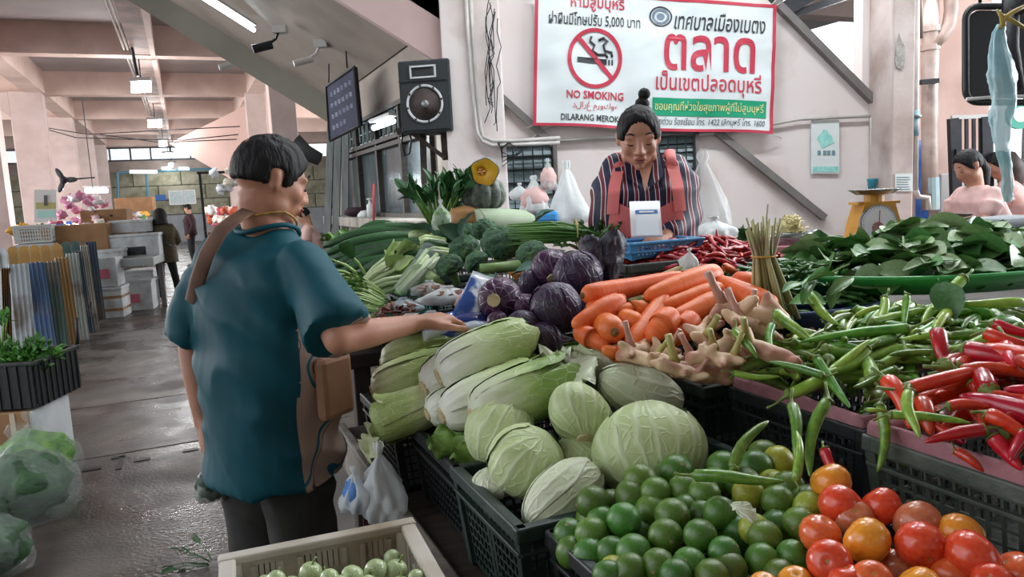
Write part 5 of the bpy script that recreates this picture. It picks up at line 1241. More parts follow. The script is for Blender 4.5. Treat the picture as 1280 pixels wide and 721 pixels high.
m.add(vs, [(i*N+j, i*N+(j+1) % N, (i+1)*N+(j+1) % N, (i+1)*N+j) for i in range(4) for j in range(N)]); m.build('rind', pk, t, smooth=True)
m = MB(); vs = []
for (q, y) in [(.965, -.001), (.4, -.002), (.3, .012), (.02, .02)]: vs += [(r_*q*lob(2*pi*j/N)*cos(2*pi*j/N)-(.012 if q < .5 else 0), y, r_*q*lob(2*pi*j/N)*sin(2*pi*j/N)+(.004 if q < .5 else 0)) for j in range(N)]
m.add(vs, [(i*N+j, i*N+(j+1) % N, (i+1)*N+(j+1) % N, (i+1)*N+j) for i in range(3) for j in range(N)]); m.build('flesh', fl, t, smooth=True)
rs = random.Random(3); sm = mt('pumpkin_fibre', '#d9772c', '#c9602a', sc=30, rough=.5)
for j in range(12):
    m = MB(); a = rs.uniform(0, 6.28); q = rs.uniform(0, .3)*r_; m.ball((q*cos(a)-.012, .001, q*sin(a)+.004), (.0055, .003, .0035), 8, 6); m.build('seed', mt('pumpkin_seed', '#e6c98f', rough=.5) if j % 2 else sm, t, smooth=True)
t = thing('butternut_squash', 'tan ribbed squash under the left side of the pumpkin', 'squash', at(580, 274, 3.2)); R = sz(20, 3.2)
m = MB(); m.ball((0, 0, 0), (R*1.1, R, R*.82), 28, 16, disp=lambda d: 1+.05*sin(atan2(d.y, d.z)*6)); m.build('body', mt('tan_squash', '#b98a58', '#a37546', sc=12, rough=.6, bump=.3, c3='#8f6a42', sc3=16), t, smooth=True)
m = MB(); m.ring([V((-R*.9, 0, 0)), V((-R*1.25, 0, .01))], [.014, .011], 8); m.build('stalk', MATS['dry_stalk'], t)
p, q = at(596, 278, 3.15), at(668, 276, 3.35)
t = thing('winter_melon', 'cut pale green winter melon lying level behind the broccoli', 'melon', p); d = q-p; Rm = sz(17, 3.2)
m = MB(); m.ring([V((0, 0, 0)), d*.02, d*.5, d*.8, d*.95, d*1.0], [Rm*.97, Rm, Rm*.98, Rm*.85, Rm*.5, Rm*.1], 28); m.build('rind', mt('winter_melon_skin', '#a3b396', '#8da07e', sc=5, rough=.55), t, smooth=True)
m = MB(); m.ring([-d*.005, d*.002], [Rm*.93, Rm*.93], 28); m.build('cut_face', mt('winter_melon_flesh', '#cfd8bf', rough=.4), t)
# tall water spinach bunch in a crate
t = greens('tall bunch of water spinach standing left of the pumpkin', at(552, 282, 3.3), (.05, .1, 1), .17, 42, .12, dk_m, lg_m, 30, leafL=.085, leafW=.035, spread=.65, stemr=.0042, ruff=.05, cluster=3, name='water_spinach')
t = greens('water spinach stems leaning behind the pumpkin', at(585, 270, 3.5), (.3, .1, 1), .19, 24, .1, dk_m, lg_m, 31, leafL=.08, leafW=.035, spread=.5, stemr=.0042, ruff=.05, cluster=3, name='water_spinach')
crate('small black crate holding the water spinach', 3.18, 3.38, .86, 1.06, 1.1, .14, blk, n=(8, 8, 5), taper=.005)
bag('clear_bag', 'clear bag of leafy herbs leaning against the squash', at(553, 288, 3.05), (.04, .035, .12), bagm, 5, fill=lg_m)
# orange basket with spring onions
u, w = pxuw(702, 318, 2.8)
basin('orange_basket', 'orange basket holding the spring onions', 'basket', u, w, .13, .20, 1.155, .06, mt('orange_plastic', '#d98a35', '#c97a2a', sc=5, rough=.45))
t = thing('spring_onion_bunch', 'thick bunch of spring onions lying across the orange basket', 'spring onions', at(700, 303, 2.75)); rs = random.Random(6); m = MB(); mw = MB()
for i in range(110):
    a, b, c = rs.uniform(-1, 1), rs.uniform(-1, 1), rs.uniform(-.03, .03)
    p0 = V((.17+c, .07*a, .0+.0*b)); p1 = V((-.02+c, .06*a, .055+.03*b-.03*abs(a))); p2 = V((-.17+c, .08*a+.03*b, .05+.03*b-.02*abs(a)-.0)); m.ring([p0, p0.lerp(p1, .5)+V((0, 0, .012)), p1, p2], [.0035, .0034, .0032, .0012], 5)
    mw.ring([p0+V((.035, 0, -.008)), p0], [.005, .0036], 5)
m.build('leaves', mt('onion_green', '#5c8a3c', '#3e6f30', sc=6, rough=.35, rnd=.1), t, smooth=True)['kind'] = 'stuff'; mw.build('bulbs', mt('onion_white', '#d3d8bf', rough=.35), t, smooth=True)['kind'] = 'stuff'
m = MB(); m.ring([V((.06, .075*cos(j*pi/8), .035+.045*sin(j*pi/8))) for j in range(16)], .003, 5, closed=True); m.build('tie', mt('tie_string', '#b5a560', rough=.7), t)
greens('small leafed herbs at the right end of the orange basket', at(738, 306, 2.7), (-.2, -.2, .6), .05, 44, .13, dk_m, brs, 33, leafL=.028, leafW=.016, spread=1.6, stemr=.002, cluster=3, name='herb_bunch')
for (x, y, lb) in [(688, 316, 'pale onion bulb at the left rim of the orange basket'), (710, 315, 'pale bulb in the middle of the orange basket rim'), (744, 300, 'small orange chilli among the herbs of the basket')]:
    m = MB(); m.ball((0, 0, 0), (.013, .012, .01), 12, 8); tag(m.build('bulb' if x != 744 else 'small_chilli', MATS['onion_white'] if x != 744 else rch2, smooth=True, loc=at(x, y, 2.58)), lb, 'onion' if x != 744 else 'chilli')
t = thing('orange_pepper', 'wrinkled orange red pepper between broccoli and purple cabbage', 'pepper', at(676, 336, 2.35)); m = MB(); m.ball((0, 0, 0), (.026, .02, .018), 20, 14, disp=lambda d: 1+.14*sin(atan2(d.y, d.z)*4)); m.build('fruit', rch2, t, smooth=True)
m = MB(); m.ring([V((-.005, 0, .014)), V((-.012, -.005, .032))], [.005, .003], 6); m.build('stem', stg, t)
# baby corn heap in a clear bag
bc = mt('baby_corn', '#d9cf9e', '#c6b87e', sc=18, rough=.5, bump=.3, bsc=90, rnd=.12); rs = random.Random(14); m = MB()
m.ring([V((x, 0, 0)) for x in (0, .1, .4, .8, 1)], [.06, .1, .12, .07, .01], 10); bo = tag(m.build('baby_corn', bc, smooth=True), 'pale baby corn cob in the pile between purple leaves and red chillies', 'baby corn', 'baby corn cobs'); bo.location = at(800, 345, 2.1)
cu3, cw3 = pxuw(815, 345, 2.15)
for i in range(42):
    o = bo if i == 0 else bo.copy()
    if i: COL.objects.link(o)
    a = rs.uniform(0, 6.28); r = sqrt(rs.random()); place(o, uw(cu3+.11*r*sin(a), cw3+.10*r*cos(a), 1.12+.10*(1-r*r)), zalign((rs.gauss(.4, .4), rs.gauss(-.5, .4), rs.gauss(0, .2)), rs.random()), rs.uniform(.08, .11)*1.1)
bag('clear_bag', 'crumpled clear bag end poking out beside the baby corn', at(862, 338, 2.1), (.03, .025, .06), bagw, 9)
# bags of dried goods and blue packets under the hand
brn = mt('dried_brown', '#7a5440', '#54382c', sc=26, rough=.8, bump=.8, bsc=50)
for i, (x, y, Y, r, mm, fl_, lb, tl) in enumerate([
    (516, 398, 2.12, (.09, .06, .05), bagw, brn, 'white bag of dried mushrooms nearest the forearm', 0), (560, 366, 2.25, (.085, .06, .06), bagw, brn, 'white bag with brown roots showing below the blue packet', 0), (505, 376, 2.35, (.06, .05, .05), clearm('bluish_bag', '#a9bfc9', .5), brn, 'bluish clear bag beside the wrapped stems', 0),
    (590, 370, 2.2, (.055, .04, .06), clearm('orange_print_bag', '#d9a08c', .85, .35, '#e3dcd6', 9), None, 'bag with orange print behind the blue packet', 0), (538, 356, 2.4, (.06, .05, .055), bagm, brn, 'dark topped clear bag at the back of the packets', 0), (540, 392, 2.15, (.07, .05, .045), bagw, brn, 'white bag partly under the hand', 0)]):
    b = bag('goods_bag', lb, at(x, y+14, Y), r, mm, i*3+1, fill=fl_, neck=.9)
blu = mt('blue_packet', '#35559a', '#cfd6dc', sc=9, rough=.25, spec=.6, lo=.5, hi=.56, bump=.4, bsc=20)
def pillow(label, p0, p1, w, h, mat, seed, parts=None):
    t = thing('packet', label, 'packet', (0, 0, 0)); p0, p1 = V(p0), V(p1); L = (p1-p0).length; place(t, p0, zalign(p1-p0, seed))
    def f(s, u, sg): return V((s*L, (u-.5)*w, sg*h*(sin(pi*s)*sin(pi*u))**.5*(1+.2*noise.noise(V((s*5, u*5, seed))))))
    m = MB(); m.grid(lambda s, u: f(s, u, 1), 14, 8); m.grid(lambda s, u: f(s, u, -1), 14, 8); m.build('packet_skin', mat, t, smooth=True)
    for x in (0, L):
        m = MB(); m.box((x, 0, 0), (.012, w, .002)); m.build('seal', mat, t)
    return t
pillow('blue and white packet standing slanted between bags and purple cabbage', at(578, 400, 2.1), at(604, 345, 2.2), .07, .018, blu, .5)
pillow('navy blue packet lying under the fingertips', at(560, 404, 2.02), at(612, 398, 2.0), .09, .02, mt('navy_packet', '#1f3480', '#1a2c6b', sc=7, rough=.25, bump=.4, bsc=20), .1)
pillow('clear packet of white noodles in front of the purple cabbage', at(556, 418, 1.95), at(616, 406, 1.95), .08, .02, mt('pale_blue_packet', '#b9c5d4', '#2b4796', sc=6, rough=.3, lo=.55, hi=.6, bump=.5), -.2)
pillow('blue packet low behind the napa cabbages', at(530, 412, 2.05), at(570, 402, 2.05), .07, .02, blu, .9)
u, w = pxuw(478, 400, 2.55); basin('teal_tray', 'green tray with a teal rim full of cut greens above the forearm', 'tray', u, w, .15, .17, 1.08, .04, mt('teal_plastic', '#2f9d8c', '#2a8f7f', rough=.4))
greens('cut stems and leaves in the teal rimmed tray', at(478, 390, 2.5), (-.7, .0, .05), .12, 50, .16, lg_m, pale_st, 41, leafL=.03, leafW=.014, spread=.9, stemr=.003, cluster=2, name='cut_greens')
u, w = pxuw(492, 402, 2.25); basin('red_tray', 'small red tray of brown dried peppers above the forearm', 'tray', u, w, .075, .10, 1.11, .025, mt('red_plastic', '#b9453f', rough=.4))
m = MB(); rs = random.Random(6)
for i in range(60): a = rs.uniform(0, 6.28); q = sqrt(rs.random()); c = uw(u+.06*q*sin(a), w+.085*q*cos(a), 1.135+.04*(1-q*q)); d = V((rs.gauss(0, 1), rs.gauss(0, 1), rs.gauss(0, .4))).normalized()*.02; m.ring([c-d, c, c+d], [.003, .006, .002], 5)
tag(m.build('dried_peppers', mt('dried_pepper', '#6e3a28', '#4a251c', sc=20, rough=.6), smooth=True), 'brown dried peppers heaped in the small red tray', 'dried peppers', kind='stuff')
# support blocks: crates under the packets and the far greens
crate('black crate under the packets and bags beside the purple cabbages', 1.85, 2.45, .62, .98, .98, .10, blk, n=(12, 18, 4)); 
crate('black crate under the orange basket', 2.36, 2.85, 1.12, 1.60, .98, .165, blk, n=(14, 14, 5))
crate('dark crate under the broccoli heads', 2.3, 2.88, .70, 1.10, .98, .2, dgreen, n=(12, 16, 5))

# ================================================================ BACK AND RIGHT: SCALE, BASINS, BANANAS
brass = mt('yellow_enamel', '#c98f2f', '#b57f28', sc=8, rough=.4, spec=.5); sst = mt('stainless', '#a9adae', '#8f9394', sc=6, rough=.25, metal=.85)
Ys = 3.6; p = at(1092, 300, Ys); sc_ = thing('kitchen_scale', 'yellow dial scale with a steel pan on the back counter', 'scale', (p.x, p.y, 1.08)); k0 = Ys/F_PX
sc_['label'] = 'yellow dial scale with a wide steel pan on the back counter'
ztop = at(1094, 240, Ys).z-1.08; zd = at(1095, 278, Ys).z-1.08
m = MB(); vs = [(-.115, 0), (.115, 0), (.125, .04), (.105, zd*.9), (.07, ztop-.045), (-.07, ztop-.045), (-.105, zd*.9), (-.125, .04)]
m.poly([V((x, -.06, z)) for x, z in vs], .13, (0, 1, 0)); m.build('housing', brass, sc_)
m = MB(); m.cyl((-.015, -.066, zd), (-.015, -.078, zd), .088, n=32); m.build('bezel', sst, sc_)
m = MB(); m.cyl((-.015, -.078, zd), (-.015, -.081, zd), .080, n=32); dl = m.build('dial', mt('dial_white', '#d8d9dc', '#c9cacf', sc=5, rough=.3), sc_)
for j in range(40):
    a = j*2*pi/40; L = .009 if j % 5 else .015; m = MB() if j == 0 else m; c = V((-.015+.070*cos(a), -.0815, zd+.070*sin(a))); m.beam(c, c+V((cos(a), 0, sin(a)))*L, .0016, .001, (0, 1, 0))
o = m.build('tick_marks', darkm, dl); o['kind'] = 'stuff'
m = MB(); m.beam((-.015, -.083, zd-.02), (-.012, -.083, zd+.062), .004, .001, (0, 1, 0)); m.build('needle', mt('needle_red', '#b0342c', rough=.4), dl)
m = MB(); m.cyl((-.02, -.0815, zd-.02), (-.02, -.0825, zd-.02), .028, n=20); m.build('dial_emblem', mt('emblem_grey', '#77817a', '#a8574f', sc=60, rough=.5), dl)
m = MB(); m.cyl((-.0, 0, ztop-.045), (0, 0, ztop-.01), .045, n=16); m.box((0, 0, ztop-.05), (.2, .1, .012)); m.build('platform', brass, sc_)
m = MB(); m.lathe([(.01, ztop-.012), (.08, ztop-.01), (.115, ztop+.012), (.118, ztop+.014), (.08, ztop-.006), (.01, ztop-.008)], 32); m.build('pan', sst, sc_, smooth=True)
def on(x, y, Y, z): p = at(x, y, Y); return V((p.x, p.y, z))
cb = thing('pink_basket', 'pink perforated basket under the steel basin of noodles', 'basket', on(985, 276, 3.4, 1.125), .05)
m = MB(); m.bbox((0, 0, .008), (.25, .17, .016), .004)
for s in (-1, 1):
    for k_ in range(5): m.box((0, s*.085, .02+k_*.012), (.25, .004, .005)); m.box((s*.125, 0, .02+k_*.012), (.004, .17, .005))
    for k_ in range(16): m.box((-.12+k_*.016, s*.085, .038), (.005, .004, .06))
    for k_ in range(11): m.box((s*.125, -.08+k_*.016, .038), (.004, .005, .06))
m.build('lattice', mt('pink_plastic', '#c98f9d', rough=.45), cb)
m = MB()
for s in (-1, 1): m.bbox((0, s*.085, .074), (.27, .016, .012), .003); m.bbox((s*.128, 0, .074), (.016, .18, .012), .003)
m.build('rim', MATS['pink_plastic'], cb)
t = thing('cutting_board', 'thick wooden board over a dark red crate left of the scale', 'board', on(1005, 285, 3.35, 1.08)); m = MB(); m.bbox((.03, 0, .03), (.44, .24, .025), .005); m.build('board', mt('board_wood', '#a98a68', '#8d6f50', sc=8, rough=.6, stretch=(.3, 3, 3)), t); m = MB(); m.bbox((.02, 0, .009), (.36, .2, .018), .003); m.build('crate_base', mt('dark_red_plastic', '#5c2a32', rough=.5), t)
sb = thing('steel_basin', 'oval steel basin with a heap of yellow noodles', 'basin', on(987, 262, 3.4, 1.208)); m = MB(); m.lathe([(.01, 0), (.75, 0), (.92, .03), (1, .05), (1.06, .052), (.9, .025), (.7, .006), (.01, .006)], 32, Matrix.Diagonal((.10, .075, 1, 1))); m.build('shell', sst, sb, smooth=True)
m = MB()
for s in (-1, 1): m.ring([V((s*.1, -.015, .048)), V((s*.122, 0, .054)), V((s*.1, .015, .048))], .004, 6)
m.build('handles', sst, sb)['kind'] = 'stuff'
t = thing('noodle_heap', 'heap of pale yellow noodles in the steel basin', 'noodles', on(987, 256, 3.4, 1.25)); m = MB(); rs = random.Random(3)
for i in range(130):
    a = rs.uniform(0, 6.28); b = rs.uniform(0, 1); R = .055*(1-b*.6); q = V((R*cos(a), R*.8*sin(a), .075*b)); pts = [q+V((rs.gauss(0, .014), rs.gauss(0, .014), rs.gauss(0, .009))) for _ in range(4)]; m.ring(pts, .0025, 4)
m.ball((0, 0, .03), (.05, .04, .042), 12, 8); m.build('strands', mt('noodle', '#d9cf9c', '#c9bb80', sc=20, rough=.6), t, smooth=True)['kind'] = 'stuff'
t = thing('steel_plate', 'shallow steel plate of cut green beans beside the scale', 'plate', on(1035, 272, 3.3, 1.125)); m = MB(); m.lathe([(.01, 0), (.09, 0), (.12, .012), (.123, .012), (.09, .003), (.01, .003)], 28); m.build('plate', sst, t, smooth=True)
t = thing('cut_beans', 'cut light green beans piled on the steel plate', 'beans', on(1038, 270, 3.3, 1.135)); m = MB()
for i in range(70): a = rs.uniform(0, 6.28); q = sqrt(rs.random()); c = V((.085*q*cos(a), .06*q*sin(a), .035*(1-q*q))); d = V((rs.gauss(0, 1), rs.gauss(0, 1), rs.gauss(0, .3))).normalized()*.018; m.ring([c-d, c+d], .005, 6)
m.build('beans', mt('bean_green', '#a3bb6f', '#86a552', sc=30, rough=.4), t, smooth=True)['kind'] = 'stuff'
greens('small dark green herb plant in a pot against the wall', on(938, 285, 3.9, 1.14), (0, 0, 1), .1, 16, .05, dk_m, lg_m, 51, leafL=.045, leafW=.025, spread=.7, stemr=.002, cluster=4, name='herb_plant')
m = MB(); m.lathe([(.03, 0), (.04, .05), (.043, .07), (.036, .068)], 16); tag(m.build('pot', mt('dark_pot', '#2a3440', rough=.5), loc=on(938, 285, 3.9, 1.08), smooth=True), 'dark pot under the small herb plant', 'pot')
bag('white_bag', 'half filled white bag slumped in front of the scale', on(1052, 300, 3.1, 1.08), (.09, .07, .13), bagw, 21)
# bananas
bn = mt('green_banana', '#7d9450', '#66803f', sc=6, rough=.5, rnd=.15, huev=.02); m = MB(); path = [V((.0, 0, 0)), V((.01, 0, .02)), V((.028, 0, .05)), V((.03, 0, .09)), V((.018, 0, .125)), V((.008, 0, .14))]
m.ring(path, [.005, .011, .017, .0175, .011, .004], 8, up=(1, 0, 0))
tag(m.build('banana', bn, smooth=True), 'green banana in the row of hands between scale and pipes', 'banana', 'green bananas'); b0 = bpy.data.objects['banana']; n_ = 0
for j in range(3):
    for i in range(12):
        o = b0 if n_ == 0 else b0.copy()
        if n_: COL.objects.link(o)
        n_ += 1; x = 1132+i*7.5-j*2; place(o, on(x, 285, 3.7-.1*j, 1.085+.025*(j == 1)), Euler((rs.uniform(-.5, .1), rs.uniform(-.3, .3), rs.uniform(1.2, 2.0)+pi)).to_matrix(), rs.uniform(.75, 1.0))
# dark table with goods at the right
table('dark_table', 'dark low table of the seated women at the right edge', 2.05, 2.45, 3.25, 4.3, 1.16, .12, black, legs=True)
Yr = 3.4
t = crate('green basket of wares on the dark table at the right', 2.15, 2.4, 3.5, 3.95, 1.165, .085, mt('teal_green_plastic', '#2e5a50', rough=.5), n=(20, 12, 5), taper=.01, name='green_basket', cat='basket')
m = MB(); m.bbox((0, 0, 0), (.30, .2, .04), .015); tag(m.build('grey_pad', mt('grey_cloth', '#7d8287', rough=.8), loc=on(1258, 243, 3.2, 1.272), rz=RZ), 'grey folded pad lying on the green basket', 'cloth')
greens('light green cut vegetables beside the green basket', on(1198, 268, 3.45, 1.17), (-.2, 0, .15), .06, 40, .12, lg_m, pale_st, 61, leafL=.03, leafW=.015, spread=1.2, stemr=.004, cluster=2, name='cut_greens')
m = MB(); m.ring(px_path([(1158, 300), (1160, 288), (1172, 276), (1192, 270), (1215, 268)], 3.15), [.012, .02, .022, .02, .01], 10, ell=[(1, .35)]*5); tag(m.build('brown_strap', mt('brown_leather', '#5a4238', '#46332b', sc=10, rough=.5), smooth=True), 'brown strap arching over the corner of the dark table', 'strap')
bag('black_bag', 'black cloth bag slumped at the right edge of the dark table', on(1275, 285, 3.0, 1.165), (.09, .09, .09), mt('black_cloth', '#26262a', '#34343a', sc=8, rough=.7, bump=.4), 31, cat='bag', knot=False)
# hanging black panel, bag and ribbon
pn = thing('hanging_board', 'large black panel in a rounded tube frame hanging at the upper right', 'panel', (0, 0, 0)); Yb = 3.6
def rr(x0, y0, x1, y1, r, Y, n=5):
    c = [(x0+r, y0+r, pi), (x1-r, y0+r, 1.5*pi), (x1-r, y1-r, 0), (x0+r, y1-r, .5*pi)]; o = []
    for cx, cy, a in c:
        for i in range(n+1): t = a+i*pi/2/n; o.append(at(cx+r*cos(t), cy+r*sin(t), Y))
    return o
m = MB(); m.ring(rr(1207, 8, 1330, 128, 16, Yb), .016, 8, closed=True); m.build('tube_frame', black, pn, smooth=True)
m = MB(); m.poly(rr(1212, 13, 1325, 122, 12, Yb), .03, (0, 1, 0)); m.build('panel', mt('panel_black', '#141618', '#1e2123', sc=5, rough=.55), pn)
m = MB(); m.ring([at(1208, 124, Yb-.02), at(1245, 121, Yb-.02), at(1300, 120, Yb-.02)], .008, 6); m.build('trim', white, pn)
for x in (1225, 1300): tube('hanger', px_path([(x, 10), (x+2, -140)], Yb+.02), .008, darkm, pn)
hb = thing('hanging_bag', 'pale blue plastic bag tied with a yellow ribbon hanging before the black panel', 'plastic bag', (0, 0, 0)); Yh = 2.6
m = MB(); pts = [(1252, 30, 4), (1249, 40, 6), (1250, 70, 11), (1253, 100, 13), (1254, 125, 14), (1252, 150, 12), (1252, 175, 9), (1257, 200, 6), (1260, 225, 5), (1259, 240, 6), (1260, 256, 3)]; N = 26; vs = []
pts = [tuple(a+(b-a)*f for a, b in zip(p, q)) for p, q in zip(pts[:-1], pts[1:]) for f in (0, .25, .5, .75)]
for i, (x, y, r) in enumerate(pts):
    c = at(x, y, Yh)
    for j in range(N): a = 2*pi*j/N; q = sz(r*1.15, Yh)*(1+.5*noise.noise(V((cos(a)*2, sin(a)*2, i*.22)))+.3*noise.noise(V((cos(a)*5, sin(a)*5, i*.5)))); vs.append(c+V((q*cos(a), q*.45*sin(a), 0)))
m.add(vs, [(i*N+j, i*N+(j+1) % N, (i+1)*N+(j+1) % N, (i+1)*N+j) for i in range(len(pts)-1) for j in range(N)]); m.build('bag_skin', clearm('blue_tint_bag', '#b5d3dc', .72, .3, '#8fb9c6', 8), hb, smooth=True)
m = MB(); m.ring(px_path([(1246, 12), (1252, 20), (1254, 32), (1250, 36), (1256, 22), (1268, 14), (1285, 6)], Yh-.02), [.004, .008, .009, .006, .008, .007, .006], 6); m.ring(px_path([(1254, 20), (1266, 26), (1290, 40)], Yh-.02), [.008, .007, .005], 6); m.build('ribbon', mt('yellow_ribbon', '#b59a4a', '#8f7a3a', sc=20, rough=.45), hb, smooth=True)
tube('string', px_path([(1253, 18), (1256, -160)], Yh), .003, darkm, hb, n=4)
m = MB(); m.ring(px_path([(1268, 10), (1262, 60), (1275, 112)], 3.3), [.02, .035, .02], 8); m.ring(px_path([(1262, 8), (1285, 2)], 3.3), [.05, .05], 8); tag(m.build('dark_cloth', mt('black_cloth', '#26262a'), smooth=True), 'dark cloth bundle tied in front of the black panel', 'cloth')
# round green sign far right
sg = thing('round_sign', 'round green sign on a white board beyond the gate', 'sign', at(1276, 143, 7.5)); m = MB(); m.cyl((0, 0, 0), (0, .03, 0), .14, n=24); m.build('disc', mt('sign_green', '#2fa58c', rough=.5), sg); m = MB(); m.cyl((0, -.004, 0), (0, .0, 0), .075, n=20); m.build('disc_centre', mt('sign_white', '#dfeceb', rough=.5), sg); m = MB(); m.box((.1, .06, -.9), (.05, .05, 2.8)); m.build('post', steel, sg); sg.children[-1].location.z = -.1
m = MB(); m.bbox(on(1215, 230, 6.3, .95), (.55, .04, 1.05), .01); tag(m.build('white_board', mt('pale_board', '#cfcbc9', rough=.6)), 'large white board leaning behind the bars of the gate', 'board')
m = MB(); m.ring(px_path([(1151, 175), (1153, 205), (1152, 236), (1154, 428)], 6.1), .05, 10); tag(m.build('blue_roll', mt('blue_film', '#2f5fae', '#4a7fc4', sc=9, rough=.3), smooth=True), 'blue plastic roll behind the drain pipe', 'roll')
# bags hanging on the wall grille and beside the seller
pinkf = mt('pink_contents', '#d3b0ab', '#c79f9b', sc=12, rough=.6)
for i, (x, y, Y, r, mm, fl_, lb) in enumerate([(669, 267, 5.0, (.10, .08, .24), bagw, pinkf, 'tied white bag of pink goods hanging on the window mesh'), (650, 250, 5.1, (.07, .06, .11), bagw, None, 'crumpled white bag low on the window mesh'), (686, 238, 5.0, (.06, .05, .20), bagm, pinkf, 'small clear bag hanging at the right of the window mesh'), (711, 280, 4.8, (.13, .09, .38), bagw, None, 'tall white bag hanging right of the louvred window'),
    (880, 292, 3.3, (.12, .09, .34), clearm('thin_white_bag', '#e3e8ea', .3, .3), None, 'large thin white bag rising behind the sellers shoulder'), (893, 300, 3.0, (.09, .07, .09), bagw, None, 'white bag lying beside the sellers elbow')]):
    bag('hanging_bag' if i < 4 else 'white_bag', lb, at(x, y, Y), r, mm, 40+i, fill=fl_, cone=i in (0, 2, 3, 4))
m = MB(); m.bbox((0, 0, 0), (.13, .1, .07), .02); tag(m.build('blue_cloth', mt('blue_cloth', '#3b8fd0', rough=.7), loc=at(684, 271, 4.6)), 'bright blue folded cloth under the hanging bags', 'cloth')
for x, y in ((669, 215), (711, 215), (686, 210)):
    pass
# blue basket and acrylic payment stand in front of the seller
u, w = pxuw(815, 306, 2.5)
crate('small blue basket of coins and papers in front of the seller', u-.09, u+.09, w-.14, w+.14, at(815, 306, 2.5).z-.035, .055, mt('sky_blue_plastic', '#3f86b8', '#3678a8', sc=6, rough=.4), n=(16, 10, 4), taper=.012, rimh=.01, name='blue_basket', cat='basket', barw=.004, rimout=0) if False else crate('small blue basket in front of the seller', u-.09, u+.09, w-.14, w+.14, at(815, 306, 2.5).z-.035, .055, mt('sky_blue_plastic', '#3f86b8', '#3678a8', sc=6, rough=.4), n=(16, 10, 4), taper=.012, rimh=.01, name='blue_basket', cat='basket', barw=.004)
crate('black crate under the small blue basket', u-.16, u+.14, w-.2, w+.18, .98, at(815, 306, 2.5).z-.04-.98, blk, n=(12, 10, 6))
for (a, b, h_, lb) in [((1.74, 1.12), (1.98, 1.6), .07, 'shallow black crate under the baby corn')]: crate(lb, a[0], b[0], a[1], b[1], 1.042, h_, blk, n=(12, 12, 4))
a_, b_, c_ = at(789, 297, 2.45), at(828, 296, 2.45), at(779, 254, 2.55)
t = thing('payment_stand', 'clear acrylic stand holding a white card with a blue header', 'stand', a_); ex_ = (b_-a_); ez_ = (c_-a_)+V((.02, 0, 0)); ny = ex_.cross(ez_).normalized()
def q4(s0, s1, t0, t1, off): return [ex_*s+ez_*v-ny*off*-1 for s, v in ((s0, t0), (s1, t0), (s1, t1), (s0, t1))]
sgn = -1 if ny.y > 0 else 1
m = MB(); m.poly(q4(0, 1, 0, 1, 0), .008, ny); m.build('acrylic_sheet', mt('acrylic', '#d9dde4', rough=.1, alpha=.5), t)
m = MB(); m.poly(q4(.17, .9, .04, .74, sgn*.004), .002, ny*sgn); m.build('card', mt('card_white', '#e3e6ea', rough=.5), t)
m = MB(); m.poly(q4(.17, .9, .62, .74, sgn*.007), .001, ny*sgn); m.build('card_header', mt('card_blue', '#2f6fb0', rough=.5), t)
m = MB(); m.poly(q4(.3, .78, .655, .70, sgn*.0085), .0008, ny*sgn); m.build('header_text_bar', mt('card_white', '#e3e6ea'), t)
# poster, notice, ladle on the wall
ps = thing('wall_poster', 'white poster with a teal emblem on the wall left of the column', 'poster', (0, 0, 0)); Yw = 5.575
def pq(x0, y0, x1, y1, Y): return [at(x0, y0, Y), at(x1, y0-.0*(x1-x0), Y), at(x1, y1, Y), at(x0, y1, Y)]
m = MB(); m.poly(pq(1014, 150, 1049, 217, Yw), .006, (0, 1, 0)); m.build('sheet', mt('poster_white', '#e2e6e6', '#d5dcdc', sc=4, rough=.5), ps)
tl = mt('poster_teal', '#7fcdc5', '#a8ddd6', sc=30, rough=.6)
m = MB(); m.poly([at(1032+9*cos(a*.7)*(1+.3*sin(a*3)), 174+11*sin(a*.7)*(1+.2*cos(a*2)), Yw-.003) for a in [i*2*pi/.7/14 for i in range(14)]], .002, (0, 1, 0)); m.build('emblem', tl, ps)
for x in (1022, 1029, 1034, 1040): m = MB(); m.poly(pq(x, 188, x+4, 194, Yw-.003), .002, (0, 1, 0)); m.build('letter', mt('poster_ink', '#6f8f98', rough=.6), ps)
m = MB(); m.poly(pq(1016, 208, 1048, 215, Yw-.003), .002, (0, 1, 0)); m.build('footer', tl, ps)
nt_ = thing('notice_sheet', 'white notice sheet taped low on the square column', 'poster', (0, 0, 0)); m = MB(); m.poly(pq(1119, 217, 1141, 239, 5.25), .004, (0, 1, 0)); m.build('sheet', MATS['poster_white'], nt_)
m = MB()
for y in range(221, 237, 3): m.poly(pq(1121, y, 1138-(y % 4), y+.8, 5.247), .002, (0, 1, 0))
m.build('text_lines', MATS['poster_ink'], nt_)['kind'] = 'stuff'
t = thing('blue_cup', 'blue plastic cup hanging on a stick at the column', 'cup', at(1090, 230, 5.45)); m = MB(); m.lathe([(.025, -.04), (.034, .035), (.037, .04), (.03, .036), (.02, -.03)], 14); m.build('cup', mt('cup_blue', '#3fa0b8', rough=.4), t, smooth=True); m = MB(); m.ring([V((.035, 0, .02)), V((.055, 0, .01)), V((.04, 0, -.025))], .005, 6); m.build('handle', MATS['cup_blue'], t)
